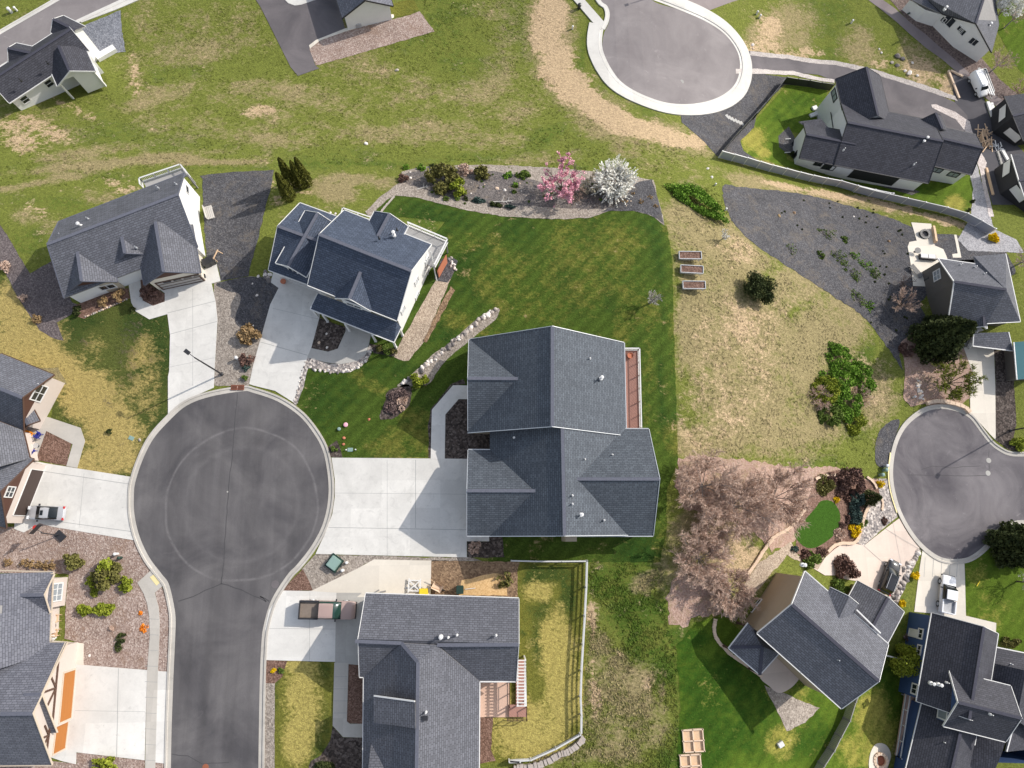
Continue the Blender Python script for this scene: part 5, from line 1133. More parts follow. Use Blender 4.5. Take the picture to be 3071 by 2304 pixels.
h.walls([(*q1(3,1,1800,1215),2.9),(*q1(3,1,2085,1205),2.9),(*q1(3,1,2110,1340),2.1),(*q1(3,1,1800,1300),2.1)], 0.3, mat=M['wall_grey'])
for (x, y) in ((1950,1155),(2085,1180)): h.opening(pw[-1] if 0 else pw[4], *q1(3,1,x,y), 1.6, 0.9, 'window', 'glass', 'white', 0.1, (1,0)) if False else None
dp = deck(h, [q1(3,1,1715,1110), q1(3,1,1780,1110), q1(3,1,1880,1190), q1(3,1,1765,1225), q1(3,1,1722,1190)], 2.4, 'deck_grey')
rail([dp[1], dp[0], dp[4], dp[3]], 1.0, 1.2, (0.1,0.95), M['white'], h.root, topw=0.12)
st = MB(); s0, s1 = U(*q1(3,1,1760,1215), h.z0+2.3), U(*q1(3,1,1695,1355), h.z0+0.0)
for k in range(12):
    p = s0.lerp(s1, (k+.5)/12); dd = (s1-s0); st.box(p, (0.28,1.1,0.06), math.atan2(dd.y, dd.x))
h.part(st, 'stair', M['wood'])
dd = (s1-s0); sd = Vector((-dd.y, dd.x, 0)).normalized()*0.6
rail([s0+sd, s1+sd], 0.9, 1.2, (0.1,0.5,0.9), M['white'], h.root, topw=0.1); rail([s0-sd, s1-sd], 0.9, 1.2, (0.1,0.5,0.9), M['white'], h.root, topw=0.1)
h.pipe([(*q1(3,1,1688,645),4.6),(*q1(3,1,1808,665),4.8),(*q1(3,1,1885,722),5.4)], 0.4)
h.done()
# teal-roofed lean-to at the right edge
h = House('shed', 'teal metal-roofed shed with white gutter cut off by the right edge', q1(3,2,2230,100), M['teal'], M['wall_taupe'], M['white'], M['metal_dark'], cat='shed')
h.faces([[(*q1(3,1,2130,1290),2.4),(*q1(3,1,2155,1600),2.4),(*q1(3,1,2420,1580),3.2),(*q1(3,1,2380,1270),3.2)]], rim=[(*q1(3,1,2128,1290),2.4),(*q1(3,1,2154,1600),2.4)])
h.walls([(*q1(3,1,2130,1290),2.4),(*q1(3,1,2155,1600),2.4),(*q1(3,1,2420,1580),3.2),(*q1(3,1,2380,1270),3.2)], 0.3)
h.done()
# ================================================================== H13 beige house on the slope
h = House('house', 'beige-walled house with long blue-grey roof standing on the slope beside the black car', q1(3,3,500,500), M['roof_grey'], M['wall_beige'], M['white'], M['cap_dark'], deep=4)
za = U(*q1(3,3,0,540), 0); zt = Gq(3,3,-150,470).z
zE = zt+5.6
w1 = h.wing(q1(3,3,700,1165), q1(3,3,0,540), q1(3,3,352,-10), pitch=0.62, zabs=zE, base=zE-10)
zg = Gq(3,3,1000,200).z+3.2
w2 = h.wing(q1(3,3,660,420), q1(3,3,832,105), q1(3,3,1195,405), pitch=0.5, zabs=zg, base=zg-5, ends='B')
w3 = h.wing(q1(3,3,520,340), q1(3,3,605,160), q1(3,3,822,338), pitch=0.62, zabs=zE+0.02, base=zE-1, ends='B', gut=False, cap=False)
zp = Gq(3,3,-150,850).z+3.0-h.z0
pa = [(*q1(2,3,1838,665),zp),(*q1(2,3,2098,886),zp),(*q1(2,3,2260,705),zp),(*q1(2,3,2000,455),zp)]; ap = (*q1(2,3,2118,652),zp+1.3)
h.faces([[pa[0],pa[1],ap],[pa[1],pa[2],ap],[pa[2],pa[3],ap],[pa[3],pa[0],ap]], caps=[(pa[1],ap),(ap,(*q1(2,3,1860,655),zp+0.25))], rim=[pa[3],pa[0],pa[1],pa[2]])
for (x, y) in ((1848,668),(2092,872),(1990,480)): h.post(*q1(2,3,x,y), zp-0.1, 0.2, 'brown_trim')
for (x, y, w_) in ((2058,310,2.0),): h.opening(w1['wB'], *q1(2,3,x,y), w_, 1.4, 'window', 'glass', 'white', 0.1, (1,1))
h.opening(w1['wB'], *q1(3,3,105,45), 1.6, 1.5, 'window', 'glass', 'brown_trim', 0.12, (0,0))
gt = MB(); a, b = U(*q1(3,3,822,345), zE+0.25), U(*q1(3,3,1022,540), zE+0.25); gt.beam(a, b, 0.14, 0.14); h.part(gt, 'gutter', M['white'])
h.opening(w2['wF'], *q1(3,3,1180,300), 2.4, 2.0, 'garage_door', 'door_grey', 'white', 0.1, (0,2), z=zg-2.0)
h.pipe([(*q1(3,3,648,755),zE-h.z0+1.6)], 0.9, big=False, mat='metal'); h.pipe([(*q1(3,2,378,1560),zE-h.z0+1.0)], 0.6, big=True)
h.done()
# ================================================================== H14 blue house
h = House('house', 'blue-sided house with dark purple-grey roofs in the lower right corner', q1(3,3,1235,700), M['roof_dark'], M['wall_blue'], M['white'], M['cap_dark'], deep=2)
e = 5.0
w1 = h.wing(q1(3,3,1322,1105), q1(3,3,1450,372), R=q1(3,3,1878,500), pitch=0.8, he=e)
w2 = h.wing(q1(3,3,2060,1440), q1(3,3,1543,1310), q1(3,3,1638,862), pitch=0.68, he=6.6)
w3 = h.wing(q1(3,3,1130,2100), q1(3,3,1370,1105), R=q1(3,3,1735,1180), pitch=0.62, he=4.0)
w4 = h.faces([[(*q1(3,3,1945,785),4.6),(*q1(3,3,2230,850),7.0),(*q1(3,3,2150,1260),7.0),(*q1(3,3,1850,1200),4.6)],
   [(*q1(3,3,2230,850),7.0),(*q1(3,3,2600,950),4.6),(*q1(3,3,2500,1500),4.6),(*q1(3,3,2150,1260),7.0)],
   [(*q1(3,3,1830,1330),4.2),(*q1(3,3,2115,1260),5.4),(*q1(3,3,2020,1560),5.4),(*q1(3,3,1960,1700),4.6),(*q1(3,3,1660,1650),3.6),(*q1(3,3,1690,1340),3.6)],
   [(*q1(3,3,2115,1260),5.45),(*q1(3,3,2400,1250),4.0),(*q1(3,3,2300,1500),4.0),(*q1(3,3,2062,1525),5.45)]],
   rim=[(*q1(3,3,1945,785),4.6),(*q1(3,3,1925,905),4.6)])
h.faces([], rim=[(*q1(3,3,2140,1265),5.5),(*q1(3,3,2070,1522),5.5)]); h.faces([], rim=[(*q1(3,3,1835,1340),4.2),(*q1(3,3,1805,1470),4.2)])
h.walls([(*q1(3,3,1950,790),4.6),(*q1(3,3,2600,950),4.6),(*q1(3,3,2400,1660),4.2),(*q1(3,3,1700,1640),3.6),(*q1(3,3,1850,1200),4.6)], 0.4)
h.faces([[(*q1(3,3,1905,640),3.2),(*q1(3,3,2400,740),3.2),(*q1(3,3,2350,870),3.5),(*q1(3,3,1880,795),3.5)]], rim=[(*q1(3,3,1905,640),3.2),(*q1(3,3,2400,740),3.2)])
h.walls([(*q1(3,3,1905,640),3.1),(*q1(3,3,2400,740),3.1),(*q1(3,3,2350,870),3.4),(*q1(3,3,1880,795),3.4)], 0.4, mat=M['wall_grey'])
for (pl_, x, y, w_, hh) in ((w1['wE'],1355,545,1.3,1.1),(w1['wE'],1345,680,1.3,0.9),(w1['wE'],1305,1003,1.3,1.2),(w2['wB'],1540,1200,2.2,1.8)):
    h.opening(pl_, *q1(3,3,x,y), w_, hh, 'window', 'glass_pale' if w_ > 2 else 'glass', 'white', 0.16, (1,0))
h.opening(w1['wE'], *q1(3,3,1300,540), 1.0, 2.1, 'door', 'white', 'white', 0.1, (0,0))
# porch along the west side
dp = deck(h, [q1(3,3,1230,1040), q1(3,3,1350,1075), q1(3,3,1280,1640), q1(3,3,1150,1555)], 1.2, 'deck_pink')
rail([dp[1], dp[0], dp[3], dp[2]], 1.0, 1.8, (0.1,0.95), M['white'], h.root, topw=0.12)
h.pipe([(*q1(3,3,1443,955),6.4),(*q1(3,3,1505,965),6.8)], 0.6, big=True); h.pipe([(*q1(3,3,1575,950),7.2),(*q1(3,3,1938,1215),9.0),(*q1(3,3,1542,1440),5.4),(*q1(3,3,2100,795),3.4)], 0.4)
h.done()
# ------------------------------------------------------------------ plants
RN = np.random.default_rng(11)
def leaves(mb, C, size, m=0, up=0.3):
    """one small leaf-clump quad at every point"""
    C = np.asarray(C); n = len(C); a = RN.normal(size=(n,3)); a /= np.linalg.norm(a, axis=1)[:,None]
    b = RN.normal(size=(n,3)); b -= (a*b).sum(1)[:,None]*a; b /= np.linalg.norm(b, axis=1)[:,None]
    s = size*(0.6+0.8*RN.random(n))[:,None]
    V = np.stack([C-a*s-b*s*0.6, C+a*s-b*s*0.6, C+a*s*0.7+b*s*0.7, C-a*s*0.7+b*s*0.6], 1).reshape(-1,3)
    o = len(mb.v); mb.v += [tuple(v) for v in V.tolist()]
    mb.f += [(o+4*i, o+4*i+1, o+4*i+2, o+4*i+3) for i in range(n)]; mb.m += [m]*n; mb.uv += [None]*n
def clumpy(n, rx, ry, rz, zc, k=14, spread=0.32, rnd=None):
    """points in k lumps on a dome of the given radii"""
    g = RN; th = g.random(k)*2*np.pi; ph = np.arccos(1-1.25*g.random(k)); rr = 0.55+0.35*g.random(k)
    L = np.stack([np.cos(th)*np.sin(ph)*rx*rr, np.sin(th)*np.sin(ph)*ry*rr, np.cos(ph)*rz*rr+zc], 1)
    i = g.integers(0, k, n); d = g.normal(size=(n,3)); d /= np.linalg.norm(d, axis=1)[:,None]
    r = (0.55+0.55*g.random(n))[:,None]
    return L[i] + d*r*np.array([rx, ry, rz])*spread*(0.7+0.6*g.random(k))[i][:,None]
def bush_mesh(rx, ry, h, n, size, k=12, spread=0.36):
    mb = MB(); P = clumpy(n, rx, ry, h*0.62, h*0.34, k, spread); P[:,2] = np.maximum(P[:,2], 0.03); leaves(mb, P, size); return mb
def place(c, r, x, y, h=0.0):
    p = Gq(c, r, x, y, h); return Vector((p.x, p.y, terr(p.x, p.y)))
def bush(name, c, r, x, y, rt, h, mat, label, cat='shrub', group=None, ry=None, rz=0.0, n=None, size=None, k=12, spread=0.36, stem=True):
    """rt = crown radius in tile pixels"""
    s = mpp(c, r, x, y); R = rt*s; Ry = (ry or rt)*s; p = place(c, r, x, y, h*0.5)
    n = n or int(min(5000, 260+R*Ry*900)); size = size or max(0.06, min(0.13, R*0.13))
    root = empty(name, p, label, cat, group, 0)
    mb = bush_mesh(R, Ry, h, n, size, k, spread)
    if rz:
        c_, s_ = math.cos(rz), math.sin(rz); mb.v = [(a*c_-b*s_, a*s_+b*c_, z) for a, b, z in mb.v]
    mb.local('foliage', M[mat] if isinstance(mat, str) else mat, root)
    st = MB()
    for i in range(4):
        a = i*1.57+0.4; st.tube([(0,0,-0.1),(math.cos(a)*R*0.25, math.sin(a)*Ry*0.25, h*0.3),(math.cos(a)*R*0.4, math.sin(a)*Ry*0.4, h*0.55)], [0.04,0.03,0.015], 5)
    st.local('stem', M['trunk'], root)
    return root
def branches(mb, tw, H, R, seed, n1=7, n2=6, n3=5, n4=5, r0=0.14, trunk=0.25, flat=0.5, tips=None, twr=0.016, droop=0.0, lean=(0,0)):
    """trunk and limbs as tubes in mb; fine twigs as thin blades in tw; returns twig tips"""
    rnd = random.Random(seed); T = []
    base = Vector((0,0,-0.15)); fork = Vector((lean[0]*trunk*H, lean[1]*trunk*H, H*trunk)); mb.tube([base, fork], [r0*1.25, r0], 7)
    def rv(s): return Vector((rnd.uniform(-s,s), rnd.uniform(-s,s), rnd.uniform(-s,s)))
    def twig(a, b, w):
        d = (b-a); s = d.cross(rv(1)+Vector((0,0,.3)))
        if s.length < 1e-4: return
        s = s.normalized()*w; tw.add([a-s, a+s, b+s*0.3, b-s*0.3], [(0,1,2,3)])
    for i in range(n1):
        a = 2*math.pi*(i+rnd.uniform(-.3,.3))/n1; el = rnd.uniform(flat*0.5, flat*1.6)
        d = Vector((math.cos(a), math.sin(a), el)).normalized(); L1 = min(R/max(0.35, math.hypot(d.x, d.y)), (H*(1-trunk))/max(0.2, d.z))*rnd.uniform(0.55,0.8)
        m1 = fork + d*L1*0.5 + rv(0.08*L1); e1 = fork + d*L1 + Vector((0,0,0.12*L1)) + rv(0.06*L1)
        mb.tube([fork, m1, e1], [r0*0.6, r0*0.4, r0*0.22], 5)
        for j in range(n2):
            t = rnd.uniform(0.25, 1.0); s0 = fork.lerp(m1, t*2) if t < 0.5 else m1.lerp(e1, t*2-1)
            d2 = (d*0.9 + rv(0.9) + Vector((0,0,0.25-droop))).normalized(); L2 = R*rnd.uniform(0.28,0.48)*(1.15-0.4*t); e2 = s0+d2*L2
            mb.tube([s0, s0.lerp(e2, 0.5)+rv(0.05*L2), e2], [r0*0.2, r0*0.14, r0*0.08], 3)
            for k in range(n3):
                t3 = rnd.uniform(0.15,1.0); s3 = s0.lerp(e2, t3); d3 = (d2+rv(0.85)+Vector((0,0,0.15-droop))).normalized(); L3 = L2*rnd.uniform(0.35,0.6); e3 = s3+d3*L3
                twig(s3, e3, twr*1.5)
                for l in range(n4):
                    t4 = rnd.uniform(0.1,1.0); s4 = s3.lerp(e3, t4); e4 = s4+(d3+rv(0.9)-Vector((0,0,droop))).normalized()*L3*rnd.uniform(0.35,0.7)
                    twig(s4, e4, twr); T.append((s4, e4))
    return T
def bare_tree(c, r, x, y, rt, H, label, seed, mat='twig', wood='trunk_grey', group=None, name='bare_tree', base=True, **kw):
    s = mpp(c, r, x, y); R = rt*s; p = place(c, r, x, y, 0 if base else H*0.55)
    root = empty(name, p, label, 'tree', group); mb = MB(); tw = MB()
    T = branches(mb, tw, H, R, seed, **kw)
    mb.local('trunk', M[wood], root); tw.local('twig_crown', M[mat], root)
    return root, T
# arborvitae
for i, (x, y, hh, rr) in enumerate(((330,1535,6.6,0.85),(305,1640,6.2,0.92),(412,1545,6.2,0.78),(452,1525,6.4,0.78))):
    p = place(1,0,x,y); lab = ['columnar evergreen at the back left of its clump of four','columnar evergreen nearest the driveway gravel, frontmost of the four','columnar evergreen third from the left in the clump','columnar evergreen rightmost in the clump of four'][i]
    root = empty('columnar_evergreen', p, lab, 'tree', 'columnar evergreens by the gravel drive')
    mb = MB(); n = 3200; z = RN.random(n)**0.85; a = RN.random(n)*6.283; rad = rr*(1-z)**0.62*(0.8+0.25*RN.random(n))*(0.75+0.25*np.minimum(1, z*6))*(1+0.10*np.sin(a*7+z*9))
    leaves(mb, np.stack([np.cos(a)*rad, np.sin(a)*rad, 0.1+z*hh], 1), 0.085); mb.local('foliage', M['leaf_arb'], root)
    t = MB(); t.tube([(0,0,-0.1),(0,0,hh*0.8)], [0.1,0.03], 6); t.local('trunk', M['trunk'], root)
# blossom trees
root, T = bare_tree(2,0,440,1600,215,5.2,'pink flowering tree in the long garden bed', 3, 'twig_dark', 'trunk', name='flowering_tree', n1=8, n2=7, n3=5, n4=3, r0=0.13, flat=0.8)
mb = MB(); P = []; rnd = random.Random(5)
for a, b in T:
    if (math.sin(a.x*2.1+1)+math.cos(a.y*1.9)+rnd.uniform(-.9,.9)) > -0.75:
        for k in range(10): P.append(tuple(a.lerp(b, rnd.random())+Vector((rnd.gauss(0,.07), rnd.gauss(0,.07), rnd.gauss(0,.07)))))
leaves(mb, P, 0.085); mb.local('blossom', M['pink'], root)
root, T = bare_tree(2,0,870,1560,165,4.6,'white flowering tree beside the pink one in the long bed', 8, 'twig_pale', 'trunk', name='flowering_tree', n1=14, n2=9, n3=4, n4=2, r0=0.1, trunk=0.1, flat=0.9)
mb = MB(); P = []
for a, b in T:
    for k in range(7): P.append(tuple(a.lerp(b, k/6)+Vector((rnd.gauss(0,.03), rnd.gauss(0,.03), rnd.gauss(0,.03)))))
for k in range(260):      # long blossom-covered shoots radiating from the base
    a = rnd.uniform(0, 6.283); el = rnd.uniform(0.25, 1.5); d = Vector((math.cos(a), math.sin(a), el)).normalized(); L = rnd.uniform(2.4, 3.7)*(1 if el < 1 else 1.2)
    for j in range(40):
        t = 0.35+0.65*j/40; P.append(tuple(Vector((0,0,0.3))+d*L*t+Vector((rnd.gauss(0,.035), rnd.gauss(0,.035), rnd.gauss(0,.035)))))
leaves(mb, P, 0.075); mb.local('blossom', M['blossom'], root)
root, T = bare_tree(2,0,690,1560,110,2.6,'low cream shrub with loose blossom left of the white tree', 9, 'twig_pale', 'trunk', name='flowering_shrub', n1=9, n2=6, n3=4, n4=3, r0=0.05, trunk=0.1, flat=0.7)
mb = MB(); P = [tuple(a.lerp(b, rnd.random())) for a, b in T for k in range(2)]; leaves(mb, P, 0.07); mb.local('blossom', M['blossom_cream'], root)
root['category'] = 'shrub'
root, T = bare_tree(2,0,560,1620,100,1.8,'leafless brown shrub at the foot of the pink tree', 19, 'twig', 'trunk', name='bare_shrub', n1=9, n2=6, n3=5, n4=4, r0=0.05, trunk=0.1, flat=0.6); root['category'] = 'shrub'
root, T = bare_tree(2,1,1782,440,42,3.6,'thin pale upright tree at the edge of the dark gravel lot', 31, 'blossom', 'trunk_grey', n1=9, n2=5, n3=4, n4=3, r0=0.06, trunk=0.12, flat=2.6, twr=0.03)
root, T = bare_tree(2,1,1187,966,72,5.2,'leafless pale tree at the lawn edge beside the trough planters', 33, 'twig_pale', 'trunk_grey', n1=9, n2=6, n3=4, n4=3, r0=0.11, trunk=0.2, flat=1.5, twr=0.022)
for i, (c, r, x, y, rt, H, lab) in enumerate(((2,2,1600,915,260,6.5,'large leafless tree closest to the slate-roofed house in the pink mulch'),(2,2,1850,1075,270,6.5,'large leafless tree in the middle of the pink mulch bed'),(2,2,1570,1500,250,5.5,'leafless spreading tree at the narrow lower end of the pink mulch'),(3,2,110,1010,240,6.0,'leafless tree in the pink mulch nearest the oval lawn'),(2,2,1640,1270,160,4.5,'smaller leafless tree between the larger ones in the pink mulch'),(2,3,1820,180,200,4.5,'leafless tree against the beige wall of the sloping-lot house'))):
    bare_tree(c, r, x, y, rt, H, lab, 40+i, 'twig', 'trunk_grey', 'bare trees in the pink mulch bed', n1=10, n2=12, n3=10, n4=9, r0=0.1, trunk=0.14, flat=0.6, twr=0.022)
bare_tree(3,1,1150,1000,120,5.0,'leafless pinkish tree beside the taupe house', 51, 'twig', 'trunk', n1=8, n2=8, n3=7, n4=5, r0=0.1, trunk=0.2, flat=0.9)
bare_tree(3,1,1180,830,90,4.0,'leafless dark-limbed tree by the concrete patio', 52, 'twig_dark', 'trunk', n1=7, n2=5, n3=4, n4=3, r0=0.07, trunk=0.2, flat=0.9)
bare_tree(3,0,1925,605,105,6.5,'leafless tree beside the trail behind the white pickup', 53, 'twig', 'trunk_grey', n1=8, n2=8, n3=6, n4=5, r0=0.11, trunk=0.3, flat=0.8)
bare_tree(3,0,2045,235,80,6.0,'leafless tree on the bright lawn by the white blossom tree', 54, 'twig', 'trunk_grey', n1=7, n2=6, n3=5, n4=4, r0=0.1, trunk=0.35, flat=0.9)
bare_tree(3,0,2130,800,95,4.0,'leafless shrub-like tree above the black-wrapped house', 55, 'twig', 'trunk', n1=8, n2=7, n3=6, n4=5, r0=0.07, trunk=0.2, flat=0.6)
bare_tree(3,1,2150,650,110,5.0,'leafless tree behind the taupe house at the right edge', 56, 'twig', 'trunk_grey', n1=8, n2=7, n3=6, n4=5, r0=0.09, trunk=0.25, flat=0.7)
bare_tree(3,3,2150,110,110,5.0,'leafless grey tree on the lawn beyond the white pickup', 57, 'twig_pale', 'trunk', n1=7, n2=6, n3=5, n4=4, r0=0.09, trunk=0.3, flat=0.7)
root, T = bare_tree(3,0,1985,140,95,6.0,'white blossom tree behind the long white house', 58, 'twig_pale', 'trunk', name='flowering_tree', n1=8, n2=8, n3=5, n4=3, r0=0.12, trunk=0.25, flat=0.8)
mb = MB(); P = clumpy(6000, 2.6, 2.6, 2.4, 3.6, 26, 0.3); leaves(mb, P, 0.09); mb.local('blossom', M['blossom'], root)
# willow-like tree, large evergreen, round evergreens
root, T = bare_tree(3,1,1560,1640,190,4.5,'yellow-green feathery tree beside the concrete drive', 61, 'leaf_olive', 'trunk', name='willow_tree', n1=9, n2=10, n3=8, n4=6, r0=0.12, trunk=0.15, flat=0.8, twr=0.02)
mb = MB(); P = [tuple(a.lerp(b, rnd.random())) for a, b in T for k in range(2)]; leaves(mb, P, 0.05); mb.local('foliage', M['leaf_lime'], root)
def conifer(c, r, x, y, rt, H, label, mat='leaf_dark', n=9000, name='evergreen_tree', pw=0.75, size=0.13, base=True, layers=9):
    s = mpp(c, r, x, y); R = rt*s; p = place(c, r, x, y, 0 if base else H*0.4); root = empty(name, p, label, 'tree')
    mb = MB(); z = RN.random(n)**1.25; a = RN.random(n)*6.283
    lay = 0.80+0.22*np.abs(np.sin(z*layers*np.pi+np.sin(a*3)*0.8)); lob = 1+0.13*np.sin(a*5+z*4)+0.08*np.sin(a*11)
    rad = R*(1-z)**pw*lay*lob*np.sqrt(0.35+0.65*RN.random(n)); leaves(mb, np.stack([np.cos(a)*rad, np.sin(a)*rad, H*(0.08+0.92*z)-0.10*rad], 1), size)
    mb.local('foliage', M[mat], root); t = MB(); t.tube([(0,0,-0.2),(0,0,H*0.9)], [R*0.07+0.05,0.03], 7); t.local('trunk', M['trunk'], root); return root
conifer(3,1,1440,1290,205,9.0,'large dark evergreen between the taupe house and its drive', n=16000, size=0.16)
conifer(3,2,2060,1400,190,8.0,'dark evergreen at the right edge below the side road', n=12000, size=0.16)
conifer(3,2,905,1010,60,3.6,'small dark conifer leaning in the garden by the side road', n=2600, size=0.08)
bush('round_evergreen', 2,1,2092,836,104,2.8,'leaf_dark','round dark evergreen alone on the dry grass slope','tree', n=6500, size=0.09, k=20, spread=0.34)
bush('ball_tree', 3,3,1262,785,95,4.4,'leaf_lime','yellow-green ball-shaped tree beside the blue house','tree', n=5000, size=0.09, k=18)
bush('shrub', 1,1,1372,1600,68,1.3,'leaf_lime','round lime-green shrub at the lower end of the boulder border', k=16)
# juniper mound and bramble thicket
bush('juniper_mound', 2,1,1590,120,235,1.5,'leaf_bright','wide bright green juniper mound near the top of the dry slope', ry=85, rz=-0.62, n=9000, size=0.09, k=34, spread=0.26)
for i, (x, y, rx, ry_, rz, hh, mt, lb) in enumerate(((690,1440,110,80,-0.6,1.3,'leaf_bright','bright green bramble clump at the top of the thicket on the slope'),(880,1590,70,120,0.4,1.2,'leaf_bright','bright green bramble clump on the right of the thicket'),(640,1640,120,90,0,1.4,'leaf_bright','mid green bramble clump in the centre of the thicket'))):
    bush('bramble_clump', 3,1,x,y,rx*1.25,hh,mt,lb,'shrub','bramble thicket on the dry slope', ry=ry_*1.2, rz=rz, k=40, spread=0.2, size=0.09)
for i, (x, y, rx, ry_, hh, mt, lb) in enumerate(((560,120,110,90,1.4,'leaf_lime','dull olive bramble clump on the left of the thicket'),(740,230,120,100,1.4,'leaf_bright','green bramble clump at the lower middle of the thicket'),(600,300,100,80,1.1,'leaf_green','olive bramble clump at the lower left of the thicket'),(800,380,90,70,0.9,'leaf_lime','olive bramble clump at the bottom of the thicket'))):
    bush('bramble_clump', 3,2,x,y,rx,hh,mt,lb,'shrub','bramble thicket on the dry slope', ry=ry_*1.15, k=40, spread=0.2, size=0.09)
bare_tree(3,2,500,180,90,1.2,'leafless pinkish thicket shrub on the left of the brambles', 71, 'twig', 'twig', None, 'bare_shrub', n1=10, n2=8, n3=6, n4=5, r0=0.03, trunk=0.05, flat=0.5)
bare_tree(3,2,830,170,80,1.2,'leafless pinkish thicket shrub among the brambles', 72, 'twig', 'twig', None, 'bare_shrub', n1=10, n2=8, n3=6, n4=5, r0=0.03, trunk=0.05, flat=0.5)
